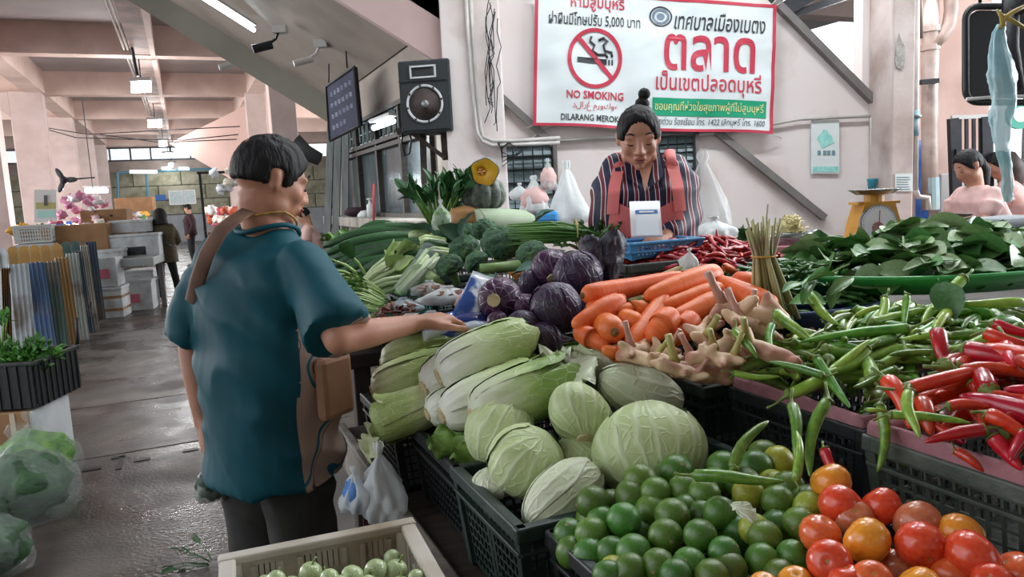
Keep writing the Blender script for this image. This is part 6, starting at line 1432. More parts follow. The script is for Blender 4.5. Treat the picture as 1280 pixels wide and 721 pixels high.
# ================================================================ PEOPLE
skin = mt('skin_tan', '#a5745c', '#b98670', sc=7, rough=.5, spec=.4, sss=.05, c3='#9c6650', sc3=5)
skin2 = mt('skin_light', '#c59a83', '#b98a74', sc=7, rough=.5, spec=.4, sss=.05)
hairm = mt('black_hair', '#100f11', '#1a181b', sc=60, rough=.6, spec=.25, bump=.8, bsc=70, stretch=(1, 1, .15))
def hand(mb, w, d, n, thumb, curl=.5, s=1.0, spread=.1):
    """w wrist, d finger direction, n palm normal (fingers curl towards it), thumb = +1/-1 side"""
    w, d, n = V(w), V(d).normalized(), V(n); n = (n-d*n.dot(d)).normalized(); t = d.cross(n)*thumb
    for i, (o, L, r) in enumerate([(.030, .070, .0088), (.010, .078, .0092), (-.011, .072, .0088), (-.030, .056, .0078)]):
        k = w+d*.085*s+t*o*s; capsule(mb, [(w+t*o*.55*s, .016*s), (w+d*.045*s+t*o*.9*s, .0155*s), (k, .0125*s)], 8)
        p = k; a = curl*.35; dd = d+t*(o*spread*20*.1)
        for j, f in enumerate((.45, .31, .24)):
            a += curl*(.55+.35*j*.5); q = p+(dd.normalized()*cos(a)+n*sin(a))*L*f*s; capsule(mb, [(p, r*(1.0-.1*j)*s), (q, r*(.9-.1*j)*s)], 8); p = q
    b = w+t*.022*s+d*.018*s; m_ = b+t*.028*s+d*.030*s+n*.008*s; e = m_+(d*.75+t*.35+n*.35*curl).normalized()*.032*s; f = e+(d*.9+n*.3*curl+t*.05).normalized()*.026*s
    capsule(mb, [(b, .017*s), (m_, .0125*s), (e, .0105*s), (f, .0085*s)], 8)
def oriented(fwd, up=(0, 0, 1)):
    y = V(fwd).normalized(); x = y.cross(V(up)).normalized(); z = x.cross(y); return Matrix((x, y, z)).transposed()
def head(mb, c, R, s=1.0):
    """cranium, jaw, nose, lips, brow, ears in one lump; R columns = right, forward, up"""
    c = V(c); P = lambda x, y, z: c+R @ V((x, y, z))*s
    B = lambda x, y, z, r: mb.ball(P(x, y, z), [q*s for q in (r if hasattr(r, '__len__') else (r, r, r))], 16, 12, R)
    B(0, -.012, .03, (.076, .094, .086)); B(0, .012, -.012, (.066, .078, .082)); B(0, .030, -.060, (.046, .048, .042)); B(0, .062, -.092, (.020, .018, .015))
    for q in (-1, 1): B(q*.036, .052, -.024, (.026, .028, .028)); B(q*.047, .012, -.062, (.018, .035, .028)); B(q*.034, .071, .018, (.022, .014, .008)); B(q*.073, -.010, -.006, (.009, .015, .026)); B(q*.077, -.013, .010, (.008, .013, .013)); B(q*.013, .091, -.036, (.009, .009, .008)); B(q*.030, .0685, .000, (.017, .012, .0105))
    capsule(mb, [(P(0, .082, .010), .008*s), (P(0, .093, -.012), .009*s), (P(0, .101, -.032), .0115*s)], 8)
    B(0, .083, -.058, (.024, .011, .006)); B(0, .081, -.068, (.021, .011, .0065))
def facebits(root, c, R, s, open_eyes=False, lipm=None):
    c = V(c); P = lambda x, y, z: c+R @ V((x, y, z))*s
    for q in (-1, 1):
        m = MB(); m.ring([P(q*.019, .089, .030), P(q*.034, .0875, .0345), P(q*.050, .077, .029)], [.0024*s, .0030*s, .0014*s], 6); m.build('eyebrow', hairm, root, smooth=True)
        m = MB(); m.ring([P(q*.018, .0795, -.0035), P(q*.026, .0835, -.008), P(q*.035, .083, -.0085), P(q*.046, .076, -.004)], [.0010*s, .0021*s, .0022*s, .0009*s], 6); m.build('eyelashes', hairm, root, smooth=True)
    lm = lipm or mt('lip_skin', '#a3605a', rough=.4)
    for z, h, w in ((-.0575, .0052, .022), (-.0665, .0058, .019)):
        m = MB(); m.ball(P(0, .0895, z), (w*s, .0065*s, h*s), 12, 8, R); m.build('lip', lm, root, smooth=True)
    m = MB(); m.ring([P(-.023, .0885, -.0622), P(0, .0965, -.0618), P(.023, .0885, -.0622)], [.0007*s, .0013*s, .0007*s], 5); m.build('mouth_line', mt('mouth_dark', '#4a2320', rough=.6), root)
def hair_ball(name, root, c, R, s, face, mat=None, low=-.42, k=1.09, seed=0, grow=0.0):
    c = V(c)
    def disp(d):
        f = 1.0
        m = min(1, max(0, (d.y-.05)/.2))*min(1, max(0, (1-(d.x/(face[0]+.72))**2-((d.z+.35)/(face[1]+.52))**2)/.4)); n_ = min(1, max(0, (low-d.z)/.16)); e = min(1, max(0, (.22-abs(d.y+.02))/.1))*min(1, max(0, (.14-d.z)/.15))
        h = min(1, max(0, max(m, n_, e*.9)*1.5+.35*noise.noise(d*14))) if max(m, n_, e) > .02 else 0; return (1.02+(k-1.02)*min(1, max(0, d.z+.6))+grow*.1+.03*noise.noise(d*5+V((seed, 0, 0)))+.015*noise.noise(d*16))*(1-h)+.84*h
    m = MB(); m.ball(c+R @ V((0, -.006, .016))*s, (.0785*s, .0975*s, .0985*s), 64, 48, R, disp); return m.build(name, mat or hairm, root, smooth=True)
def torso_rings(mb, rings, n=28):
    """rings: (centre, half width, half depth, right vector)"""
    mb.ring([r[0] for r in rings], [1]*len(rings), n, up=None, ell=None) if False else None
    vs = []
    for c, a, b, rt in rings:
        rt = V(rt).normalized(); fw = V((0, 0, 1)).cross(rt)
        for j in range(n):
            t = 2*pi*j/n; x, y = cos(t), sin(t); q = (abs(x)**2.6+abs(y)**2.6)**(-1/2.6); vs.append(V(c)+rt*a*x*q+fw*b*y*q)
    k = len(rings); fs = [(i*n+j, i*n+(j+1) % n, (i+1)*n+(j+1) % n, (i+1)*n+j) for i in range(k-1) for j in range(n)]+[tuple(range(n))[::-1], tuple((k-1)*n+j for j in range(n))]
    mb.add(vs, fs)
def figure(name, label, base, fwd, H, top, bottom, skinm, J=None, headf=None, headc=None, sleeve=.5, topw=1.0, hairf=(.25, .42), shoes=None, hair=True, vox=.009, folds=.006, group=None, hands=True, hem=.86, legr=1.0, lean=0.0, curl=.5, tops_mats=None, facial=True, hs=1.0, pn=None, ret=False, neck=None, hkw={}, hlow=-.42, hairk=1.06):
    """J overrides joints in local metres: keys sl er wl (left shoulder, elbow, wrist) etc."""
    root = thing('person', label, 'person', base, 0, group); s = H/1.7
    R0 = oriented(fwd); W = lambda p: R0 @ (V(p)*s); rt = R0 @ V((1, 0, 0))
    j = dict(hip=V((0, 0, .92)), chest=V((0, .01+lean*.3, 1.25)), neck=V((0, .0+lean*.45, 1.45)), head=V((0, .02+lean*.55, 1.585)),
             sl=V((-.175, lean*.4, 1.385)), sr=V((.175, lean*.4, 1.385)), el=V((-.235, .0, 1.10)), er=V((.235, .0, 1.10)), wl=V((-.24, .09, .87)), wr=V((.24, .09, .87)),
             hl=V((-.09, 0, .90)), hr=V((.09, 0, .90)), kl=V((-.10, .02, .49)), kr=V((.10, .02, .49)), al=V((-.10, -.02, .08)), ar=V((.10, -.02, .08)))
    for k_, v in (J or {}).items(): j[k_] = V(v)
    for k_ in j: j[k_] = W(j[k_])
    if headc is not None: j['head'] = V(headc)-V(base)
    if neck is not None: j['neck'] = V(neck)-V(base)
    Rh = oriented(headf) if headf is not None else R0
    # body
    mb = MB(); head(mb, j['head'], Rh, s*hs); nb = j['neck']-V((0, 0, .02))*s; capsule(mb, [(nb, .058*s), (j['head']+Rh @ V((0, -.025, -.06))*s*hs, .052*s)], 14)
    up = V((0, 0, 1)); c0 = j['hip']; c1 = j['chest']
    def core(w, d_, dz=0):
        sh = (j['sl']+j['sr'])/2; a0 = V((j['sr']-j['sl']).xy.to_3d())
        return [(c0+V((0, 0, -.06*s)), .15*w*s, .10*d_*s, rt), (c0.lerp(c1, .3), .15*w*s, .105*d_*s, rt), (c0.lerp(c1, .7), .160*w*s, .112*d_*s, (rt+a0.normalized())), (c1, .172*w*s, .118*d_*s, a0), (sh+V((0, 0, -.05*s)), .172*w*s, .098*d_*s, a0), (sh+V((0, 0, .015*s)), .125*w*s, .078*d_*s, a0), (sh.lerp(j['neck'], .75)+V((0, 0, .01*s)), .075*s, .06*s, a0)]
    torso_rings(mb, [(c-V((0, 0, .02*s)), a*.94, b*.9, r_) for c, a, b, r_ in core(.88, .86)])
    for q, th in (('l', 1), ('r', -1)):
        S, E, Wr = j['s'+q], j['e'+q], j['w'+q]; capsule(mb, [(S.lerp(E, .12), .040*s), (S.lerp(E, .5), .040*s), (E, .037*s), (E.lerp(Wr, .35), .036*s), (E.lerp(Wr, .8), .027*s), (Wr, .024*s)], 14)
        if hands: hk = hkw.get(q, {}); hand(mb, Wr, hk.get('d', (Wr-E)), hk.get('n', -rt if q == 'r' else rt), hk.get('t', th*1), hk.get('curl', curl), s)
        Hp, K, A = j['h'+q], j['k'+q], j['a'+q]; capsule(mb, [(Hp, .085*s), (Hp.lerp(K, .5), .07*s), (K, .052*s), (K.lerp(A, .35), .052*s), (A, .036*s)], 12)
        f = R0 @ V((0, 1, 0)); mb.ball(A+f*.06*s+V((0, 0, -.04*s)), (.04*s, .105*s, .035*s), 14, 8, R0)
    bo_ = mobj('body', blob(mb, vox*s, 5, .5), skinm, root)
    # top
    def fold(c, n): return folds*(.9*noise.noise(V((c.x*6+c.z*5, c.y*6, c.z*4)))-1.3*abs(noise.noise(V((c.x*5+3, c.y*5, c.z*9+c.x*7))))+.4)+.001
    mb = MB(); rg_ = core(1.13*topw, 1.22*topw); hz = V((0, 0, (hem-.92)*s)); rg_[0] = (c0+hz, .185*topw*s, .150*topw*s, rt); rg_[1] = (rg_[1][0], .176*topw*s, .140*topw*s, rt); torso_rings(mb, rg_)
    for q in 'lr':
        S, E, Wr = j['s'+q], j['e'+q], j['w'+q]; pts = [(S+(S-j['s'+('r' if q == 'l' else 'l')])*-.06-V((0, 0, .008*s)), .062*s), (S.lerp(E, .45), .063*s), (S.lerp(E, min(1, sleeve*1.25)), .060*s if sleeve < .85 else .052*s)]
        if sleeve < .85: e = S.lerp(E, sleeve*1.25); pts[-1] = (e, .078*topw*s)
        else: pts += [(E.lerp(Wr, .5), .046*s), (E.lerp(Wr, .92), .038*s)]
        for (a, ra), (b, rb) in zip(pts[:-1], pts[1:]): mb.ring([a, b], [ra, rb], 16)
        for a, ra in pts[:-1]: mb.ball(a, ra, 14, 10)
    me = blob(mb, .010*s, 4, .5, disp=fold); tp_ = mobj('top', me, top, root)
    # bottom
    mb = MB(); torso_rings(mb, [(c0+V((0, 0, .10*s)), .150*s, .115*s, rt), (c0+V((0, 0, -.02*s)), .168*s, .125*s, rt), (c0+V((0, 0, -.10*s)), .160*s, .115*s, rt)])
    for q in 'lr':
        Hp, K, A = j['h'+q], j['k'+q], j['a'+q]; k2 = A+V((0, 0, .03*s))
        for a, b, ra, rb in ((Hp, K, .098, .074), (K, k2, .074, .058)): mb.ring([a, b], [ra*s*legr, rb*s*legr], 16)
        for a, ra in ((Hp, .098), (K, .074)): mb.ball(a, ra*s*legr, 14, 10)
    mobj('trousers', blob(mb, .012*s, 4, .5, disp=fold), bottom, root)
    for q in 'lr':
        A = j['a'+q]; f = R0 @ V((0, 1, 0)); mm = MB(); mm.ball(A+f*.062*s+V((0, 0, -.045*s)), (.046*s, .125*s, .036*s), 16, 10, R0); mobj('shoe', mm.build('t', shoes or darkm, smooth=True).data, [], root) if False else mm.build('shoe', shoes or mt('dark_shoe', '#2b2622', rough=.6), root, smooth=True)
    if hair: hair_ball('hair', root, j['head'], Rh, s*hs, hairf, low=hlow, k=hairk)
    if facial: facebits(bo_, j['head'], Rh, s*hs)
    return (root, j, Rh, R0, tp_) if ret else root
def L_(base, fwd, H, p):      # world -> local joint metres
    return (oriented(fwd).transposed() @ (V(p)-V(base)))/(H/1.7)

# --- the shopper, seen from behind, right arm reaching to the bags
teal = mt('teal_polyester', '#094c59', '#07414d', sc=5, rough=.6, spec=.22, bump=.25, bsc=18, bdist=.006)
def stripe_mat(name, cols, freq, axis=0, dist=.3, dsc=3.0, rough=.6, spec=.3):
    m = bpy.data.materials.new(name); m.use_nodes = True; MATS[name] = m; nt = m.node_tree; N = nt.nodes; L = nt.links; P = N['Principled BSDF']; P.inputs['Roughness'].default_value = rough; P.inputs['Specular IOR Level'].default_value = spec
    tc = N.new('ShaderNodeTexCoord'); nz = N.new('ShaderNodeTexNoise'); nz.inputs['Scale'].default_value = dsc; nz.inputs['Detail'].default_value = 1; L.new(tc.outputs['Object'], nz.inputs[0])
    sp = N.new('ShaderNodeSeparateXYZ'); L.new(tc.outputs['Object'], sp.inputs[0]); a = N.new('ShaderNodeMath'); a.operation = 'MULTIPLY_ADD'; a.inputs[1].default_value = dist; L.new(nz.outputs['Fac'], a.inputs[0]); L.new(sp.outputs[axis], a.inputs[2])
    b = N.new('ShaderNodeMath'); b.operation = 'MULTIPLY'; b.inputs[1].default_value = freq; L.new(a.outputs[0], b.inputs[0]); f = N.new('ShaderNodeMath'); f.operation = 'FRACT'; L.new(b.outputs[0], f.inputs[0])
    cr = N.new('ShaderNodeValToRGB'); cr.color_ramp.interpolation = 'CONSTANT'; e = cr.color_ramp.elements
    for i, (p, c) in enumerate(cols):
        q = e[i] if i < 2 else e.new(p)
        q.position = p; q.color = C(c)
    L.new(f.outputs[0], cr.inputs[0]); L.new(cr.outputs[0], P.inputs['Base Color']); return m
panel_m = stripe_mat('beige_panel', [(0, '#9c8479'), (.62, '#0d5468'), (.74, '#9c8479'), (.86, '#4a3d3c'), (.9, '#9c8479')], 9, 1, .35, 7)
MB_ = at(344, 590, 1.93); mbase = V((MB_.x, MB_.y, 0)); mf = V((.60, .80, 0)); MH = 1.68
mj = {k_: L_(mbase, mf, MH, p) for k_, p in dict(sl=at(262, 322, 2.02), sr=at(386, 330, 1.80), el=at(240, 432, 2.0), wl=at(254, 528, 1.95), er=at(424, 424, 1.66), wr=at(520, 404, 1.82), chest=at(335, 372, 1.93)).items()}
shop, j, Rh, R0, tp_ = figure('person', 'man seen from behind in a teal shirt reaching over the vegetables', mbase, mf, MH, teal, mt('dark_trousers', '#2a2b27', '#232420', sc=6, rough=.8, bump=.2), skin, mj, headf=(.80, .56, -.28), headc=at(339, 226, 1.93), neck=at(332, 282, 1.93), sleeve=.74, topw=1.07, hairf=(.22, .35), folds=.02, vox=.0065, hem=.80, hs=.98, ret=True, legr=1.05, curl=.45, hlow=-.30,
    hkw={'r': dict(d=(.83, .55, .03), n=(.1, .1, -1), t=-1, curl=.55), 'l': dict(d=(.03, .0, -1), n=(.8, .5, 0), t=1, curl=1.1)})
me = tp_.data; me.materials.append(panel_m)
for pl in me.polygons:
    q = R0.transposed() @ pl.center
    if q.x > .06 and q.y > -.045 and q.z < 1.24: pl.material_index = 1
for o in shop.children:      # thicker neck hair tuft is part of the hair; collar band
    pass
m = MB(); c = j['neck']+V((0, 0, -.012)); m.ring([c+R0 @ V((.082*cos(a), .074*sin(a)+.005, .012*cos(2*a)-.012*sin(a))) for a in [i*2*pi/28 for i in range(28)]], .0065, 8, closed=True); m.build('collar', teal, shop, smooth=True)
# bag strap and neck cord lie on the shirt
strapm = mt('brown_canvas', '#7d5f50', '#6b5044', sc=14, rough=.75, bump=.2)
cb_ = thing('crossbody_bag', 'brown crossbody bag under the right arm of the man in teal', 'bag', (0, 0, 0))
m = MB(); pts = px_path([(312, 262), (296, 272), (276, 288), (258, 318), (247, 350), (240, 378)], [1.87, 1.835, 1.80, 1.80, 1.84, 1.92]); m.ring(pts, [.019]*6, 8, ell=[(1, .22)]*6, up=(.95, -.1, -.3)); m.build('strap', strapm, cb_, smooth=True)
m = MB(); c = at(418, 482, 1.83); m.bbox(c, (.035, .11, .16), .016, oriented((.5, .85, 0))); m.build('pouch', mt('tan_leather', '#8a6148', '#74503a', sc=9, rough=.6), cb_, smooth=False)
nc = thing('neck_cord', 'yellow cord around the neck of the man in teal', 'cord', (0, 0, 0)); m = MB()
cc = j['neck']+mbase+V((0, 0, .022)); m.ring([cc+R0 @ V((.074*cos(a), .072*sin(a)+.006, .0-.035*sin(a)*(sin(a) > 0)+.012*cos(a))) for a in [i*2*pi/24 for i in range(24)]], .0032, 6, closed=True); m.build('cord', mt('yellow_cord', '#b08a3f', '#8f6f30', sc=90, rough=.6), nc, smooth=True)
bag('held_bag', 'dark clear bag of greens held in the left hand of the man in teal', at(268, 624, 1.93)+V((0, 0, 0)), (.05, .045, .12), clearm('smoky_bag', '#8b9a93', .5, .25), 55, fill=mt('dark_contents', '#2b3d2b', '#1e2c20', sc=20, rough=.7))

# --- the seller behind the stall
shirt2 = stripe_mat('striped_shirt', [(0, '#23233c'), (.30, '#d9cfcf'), (.36, '#6d1f30'), (.66, '#d9cfcf'), (.72, '#1f2340')], 26, 0, .05, 4)
coral = mt('coral_cloth', '#d96f6c', '#cf6462', sc=5, rough=.6, bump=.15, bsc=25)
pz = .22; B = at(806, 300, 2.80); sbase = V((B.x, B.y, pz)); sf = V((-.16, -1, 0)); SH = 1.62
J_ = {k_: L_(sbase, sf, SH, p) for k_, p in dict(sr=at(765, 210, 2.80), sl=at(846, 209, 2.84), er=at(753, 292, 2.80), wr=at(790, 315, 2.62), el=at(862, 268, 2.78), wl=at(832, 296, 2.60), neck=at(803, 205, 2.80), chest=at(806, 238, 2.80), hip=V((B.x, B.y, pz+.88))).items()}
sel, j, Rh, R0, tp_ = figure('person', 'woman in a striped shirt and coral apron looking down behind the stall', sbase, sf, SH, shirt2, mt('dark_skirt', '#2b2c3a', rough=.8), mt('skin_warm', '#b07c66', '#bd8a74', sc=7, rough=.45, spec=.4, sss=.05), J_, headf=(-.12, -1, -.30), headc=at(798, 172, 2.74), sleeve=1.0, hairf=(.12, .47), hlow=-.12, hairk=1.035, folds=.007, vox=.006, ret=True, hs=1.03, hem=.86, topw=1.08,
    hkw={'l': dict(d=(-.75, -.25, -.1), n=(0, .1, -1), curl=.7), 'r': dict(d=(.7, -.3, -.1), n=(0, .1, -1), curl=.7)})
# hair bun
m = MB(); c = j['head']+Rh @ V((-.018, -.055, .108)); m.ball(c, (.026, .025, .024), 18, 12, disp=lambda d: 1+.12*noise.noise(d*5)); c2 = c+V((.008, 0, .034)); m.ball(c2, (.022, .022, .022), 16, 12, disp=lambda d: 1+.15*noise.noise(d*6)); m.ring([c+V((.022*cos(a*2*pi/16), .022*sin(a*2*pi/16), -.014)) for a in range(16)], .006, 6, closed=True); m.build('hair_bun', hairm, sel, smooth=True)
# collar, placket, apron on the body of the seller
def front(x, z, off):     # point on the shirt front in the frame of the seller (x right, y forward)
    c0, c1 = R0.transposed() @ j['hip'], R0.transposed() @ j['chest']; sh = R0.transposed() @ ((j['sl']+j['sr'])/2); s = SH/1.7
    if z < c1.z: t = (z-c0.z)/(c1.z-c0.z); cy = c0.y+(c1.y-c0.y)*t; b = (.135+.012*t)*1.1*s; cx = c0.x+(c1.x-c0.x)*t
    else: t = min(1, (z-c1.z)/(sh.z-c1.z)); cy = c1.y+(sh.y-c1.y)*t; b = (.150-.062*t)*1.06*s; cx = c1.x+(sh.x-c1.x)*t
    return R0 @ V((cx+x, cy+b*max(0, 1-abs(x/(.19*s))**2.6)**(1/2.6)+off, z))
zt = (R0.transposed() @ ((j['sl']+j['sr'])/2)).z
def strip(name, pts, w, mat, off, parent):
    m = MB(); n_ = 24; P_ = []
    for i in range(n_+1):
        t = i/n_*(len(pts)-1); a = int(min(t, len(pts)-2)); f = t-a; x = pts[a][0]*(1-f)+pts[a+1][0]*f; z = pts[a][1]*(1-f)+pts[a+1][1]*f; P_.append((x, z))
    m.grid(lambda s_, t_: front(P_[int(round(t_*n_))][0]+(s_-.5)*w, P_[int(round(t_*n_))][1], off), 4, n_); m.grid(lambda s_, t_: front(P_[int(round(t_*n_))][0]+(s_-.5)*w, P_[int(round(t_*n_))][1], off-.004), 4, n_)
    return m.build(name, mat, parent, smooth=True)
ap = thing('apron', 'coral apron with wide straps worn by the woman behind the stall', 'apron', sbase)
m = MB(); zb = zt-.40
def bib(s_, t_):
    z = zb+(.25)*t_; hw = .150-.035*t_**2; x = (2*s_-1)*hw; z += .045*(abs(2*s_-1)**2.2)*t_; return front(x, z, .018)
m.grid(bib, 20, 14); m.build('bib', coral, ap, smooth=True)
for q in (-1, 1): strip('strap', [(q*.118, zb+.24), (q*.108, zt-.06), (q*.092, zt+.012)], .042, coral, .024, ap)
m = MB()
for q in (-1, 1): m.ring([front(q*.092, zt+.005, .022), (j['sl']+j['sr'])/2+R0 @ V((q*.092, .02, .055)), (j['sl']+j['sr'])/2+R0 @ V((q*.08, -.08, .0))], .019, 8, ell=[(1, .4)]*3, up=R0 @ V((1, 0, 0)))
m.build('strap_back', coral, ap, smooth=True)['kind'] = 'stuff'
for q in (-1, 1):
    m = MB(); a, b, c = front(q*.010, zt-.075, .016), front(q*.052, zt-.005, .020), j['neck']+R0 @ V((q*.058, .0, .055)); d = front(q*.062, zt-.035, .026)
    m.add([a, d, b+R0 @ V((q*.02, 0, .01)), c, j['neck']+R0 @ V((q*.045, .03, .03))], [(0, 1, 2, 3, 4)]); m.add([p+V((0, 0, -.003)) for p in (a, d, b, c)], [(0, 1, 2, 3)]); m.build('collar', shirt2, sel)
m = MB(); m.add([front(-.032, zt+.035, .004), front(.032, zt+.035, .004), front(0, zt-.085, .014)], [(0, 1, 2)]); m.build('neck_opening', MATS['skin_warm'], sel)
pf = thing('platform', 'low wooden platform the seller stands on', 'platform', V((B.x, B.y, 0))); m = MB(); m.bbox((0, .12, pz/2), (.7, .5, pz), .01); m.build('deck', tdark, pf)

# --- woman walking in the aisle, hooded, olive jacket, crossbody strap
wb_ = atz(212, 379, 0)
wk, j, Rh, R0, tp_ = figure('person', 'woman in an olive jacket and dark headscarf walking away down the aisle', wb_, (-.15, 1, 0), 1.52, mt('olive_cloth', '#544a35', '#463d2b', sc=4, rough=.85, bump=.2), mt('black_trousers', '#15161a', rough=.8), skin2, dict(kr=(.12, .08, .49), ar=(.15, .12, .09), el=(-.24, -.02, 1.12), wl=(-.16, .16, 1.05), er=(.25, .04, 1.12), wr=(.16, .2, 1.05)), headf=(.5, .85, -.15), sleeve=1.0, topw=1.22, hairf=(-.3, .1), facial=False, vox=.014, hem=.74, ret=True, legr=.86, shoes=mt('beige_shoe', '#8d7a68', rough=.7))
m = MB(); m.ball(j['head']+V((0, -.02, .0)), (.105, .115, .125), 24, 16); m.ring([j['head']+V((0, -.02, -.06)), j['neck']+V((0, -.02, -.03))], [.10, .13], 20); mobj('headscarf', blob(m, .014, 4), mt('dark_scarf', '#1a1618', '#241e20', sc=5, rough=.8), wk)
m = MB(); m.ring([j['sl']+V((.02, -.02, .07)), j['chest']+V((-.03, -.175, .03)), j['hip']+V((.13, -.15, .14)), j['hip']+V((.2, 0, .08))], .016, 6, ell=[(1, .3)]*4); m.build('bag_strap', darkm, wk, smooth=True)
# --- man in maroon
figure('person', 'man in a maroon long sleeved shirt standing beyond the walking woman', atz(243, 333, 0)-V((0, 0, 0)), (-.7, -.4, 0), 1.62, mt('maroon_cloth', '#3b1f2a', '#301922', sc=4, rough=.8), mt('black_trousers', '#15161a'), skin2, dict(el=(-.26, -.04, 1.13), er=(.26, -.02, 1.13)), headf=(-1, .0, 0), sleeve=1.0, facial=False, vox=.018, topw=1.1)
# --- seated child/woman by the ladder
c_ = at(388, 305, 9.0); figure('person', 'seated girl in a pale pink top looking down beside the ladder', V((c_.x, c_.y, .2)), (-1, -.2, 0), 1.45, mt('pale_pink_top', '#c9a39c', rough=.8), mt('black_trousers', '#15161a'), skin2,
    dict(hip=(0, -.1, .72), chest=(0, -.05, 1.02), neck=(0, -.0, 1.22), head=(0, .06, 1.35), sl=(-.16, 0, 1.15), sr=(.16, 0, 1.15), el=(-.2, .06, .92), er=(.2, .06, .92), wl=(-.08, .3, .92), wr=(.08, .3, .92), hl=(-.09, -.1, .7), hr=(.09, -.1, .7), kl=(-.1, .35, .68), kr=(.1, .35, .68), al=(-.1, .38, .28), ar=(.1, .38, .28)), headf=(-.85, -.1, -.5), facial=False, vox=.016, sleeve=.5, hem=.7)
# --- two seated women on the right
for i, (x, y, Y, f, hf, lb, tc_) in enumerate([(1222, 240, 4.85, (-1, -.15, 0), (-.9, -.1, -.42), 'woman in a sleeveless patterned top seated in front of the gate', '#cfa9a4'), (1262, 236, 5.9, (-.8, .5, 0), (-.9, .2, -.4), 'woman with long hair seated behind the hanging bag', '#c98f86')]):
    c_ = at(x, y, Y); figure('person', lb, V((c_.x, c_.y, .28)), f, 1.55, mt('patterned_top_%d' % i, tc_, '#bf9a96', sc=16, rough=.7), mt('pale_trousers', '#b9b9c4', rough=.8), mt('skin_warm', '#b07c66'),
        dict(hip=(0, -.1, .72), chest=(0, -.04, 1.02), neck=(0, .02, 1.23), head=(0, .08, 1.36), sl=(-.16, 0, 1.16), sr=(.16, 0, 1.16), el=(-.2, .12, .93), er=(.2, .1, .93), wl=(-.10, .38, .95), wr=(.1, .38, .95), hl=(-.09, -.1, .7), hr=(.09, -.1, .7), kl=(-.1, .35, .68), kr=(.1, .35, .68), al=(-.1, .38, .2), ar=(.1, .38, .2)), headf=hf, facial=(i == 0), vox=.012, sleeve=.22, hem=.7)
    p_ = bpy.data.objects['person.%03d' % (5+i)]; h_ = [c for c in p_.children if c.name.startswith('hair')][0]; vs_ = h_.data.vertices; bb = sum((v.co for v in vs_), V())/len(vs_); b2 = V((.10, .03, 0))
    m = MB(); m.ring([bb+b2*.5+V((0, 0, .02)), bb+b2*1.15+V((0, 0, -.05)), bb+b2*1.2+V((0, 0, -.16)), bb+b2*.9+V((0, 0, -.28))], [.05, .05, .04, .012] if i == 0 else [.09, .10, .09, .04], 14); m.build('long_hair', mt('brown_hair', '#2c1f1b', '#3a2923', sc=40, rough=.6) if i else hairm, p_, smooth=True)
# ================================================================ BANNER
bx0, bz0 = at(670, 0, 5.5), at(966, 167, 5.5)
TL, TR, BR_, BL = at(669, -14, 5.5), at(971, 6, 5.5), at(966, 168, 5.5), at(666, 157, 5.5)
def bpt(s, t, off=0.0):      # s along, t up, both 0..1, on the gently wrinkled cloth
    p = BL.lerp(BR_, s).lerp(TL.lerp(TR, s), t); w = .010*sin(s*19+t*4)*(1-t)+.014*noise.noise(V((s*5, t*4, 2)))+.006*noise.noise(V((s*16-t*9, t*9, 5)))
    return p+V((0, w-off, .007*sin(s*9)*(t < .5)*(1-2*t)))
bn_ = thing('banner', 'large white no smoking banner with a red border on the wall behind the seller', 'banner')
vin = dict(rough=.4, spec=.5)
m = MB(); m.grid(lambda s, t: bpt(s, t), 70, 36); m.build('banner_sheet', mt('banner_white', '#dfe5e6', '#d3dbdd', sc=3, **vin), bn_, smooth=True)
redm, blkm = mt('banner_red', '#c03a4f', **vin), mt('banner_ink', '#33373c', **vin)
W_, H_ = (BR_-BL).length, (TL-BL).length
for (s0, s1, t0, t1) in [(0, 1, 0, .022), (0, 1, .975, 1), (0, .014, .022, .975), (.986, 1, .022, .975)]:
    m = MB(); m.grid(lambda s, t: bpt(s0+(s1-s0)*s, t0+(t1-t0)*t, .003), 60 if s1-s0 > .5 else 2, 2 if t1-t0 < .5 else 30); m.build('border', redm, bn_, smooth=True)
def bloc(x, y):              # photo pixel -> (s, t) on the banner sheet
    p = onplane(x, y, V((0, 5.5, 0)), V((0, 1, 0))); ex, ez = (BR_-BL), (TL-BL); d = p-BL; a, b, c = ex.dot(ex), ex.dot(ez), ez.dot(ez); e, f = d.dot(ex), d.dot(ez); D = a*c-b*b; return (c*e-b*f)/D, (a*f-b*e)/D
def btext(name, s, x, y, wpx, hpx, mat, off=.005, **k):
    vs, fs = fit_text(s, wpx*5.5/F_PX, hpx*5.5/F_PX, **k)
    if not vs: return
    s0, t0 = bloc(x, y); m = MB(); m.add([bpt(s0+vx/W_, t0+vy/H_, off) for vx, vy in vs], fs); m.build(name, mat, bn_, clean=False)
btext('lettering', 'ห้ามสูบบุหรี่', 748, 3, 66, 20, redm, offset=.02)
btext('lettering', 'ฝ่าฝืนมีโทษปรับ 5,000 บาท', 744, 24, 112, 17, blkm, offset=.01)
btext('lettering', 'เทศบาลเมืองเบตง', 903, 23, 112, 22, blkm, shear=.2, offset=.01)
btext('lettering', 'ตลาด', 889, 64, 112, 44, redm, offset=.015)
btext('lettering', 'เป็นเขตปลอดบุหรี่', 887, 104, 130, 30, redm, offset=.01)
btext('lettering', 'NO SMOKING', 744, 119, 70, 10, redm, offset=.02)
btext('lettering', 'دلارڠ مروكوء', 744, 133, 56, 12, redm)
btext('lettering', 'DILARANG MEROKOK', 744, 148, 84, 8, blkm, offset=.015)
btext('lettering', 'สายด่วน ร้องเรียน โทร. 1422 เลิกบุหรี่ โทร. 1600', 886, 153, 138, 12, blkm, shear=.2)
def bshape(name, pts, mat, off=.004, n=1):
    m = MB(); m.add([bpt(*bloc(x, y), off) for x, y in pts], [tuple(range(len(pts)))]); return m.build(name, mat, bn_, clean=False)
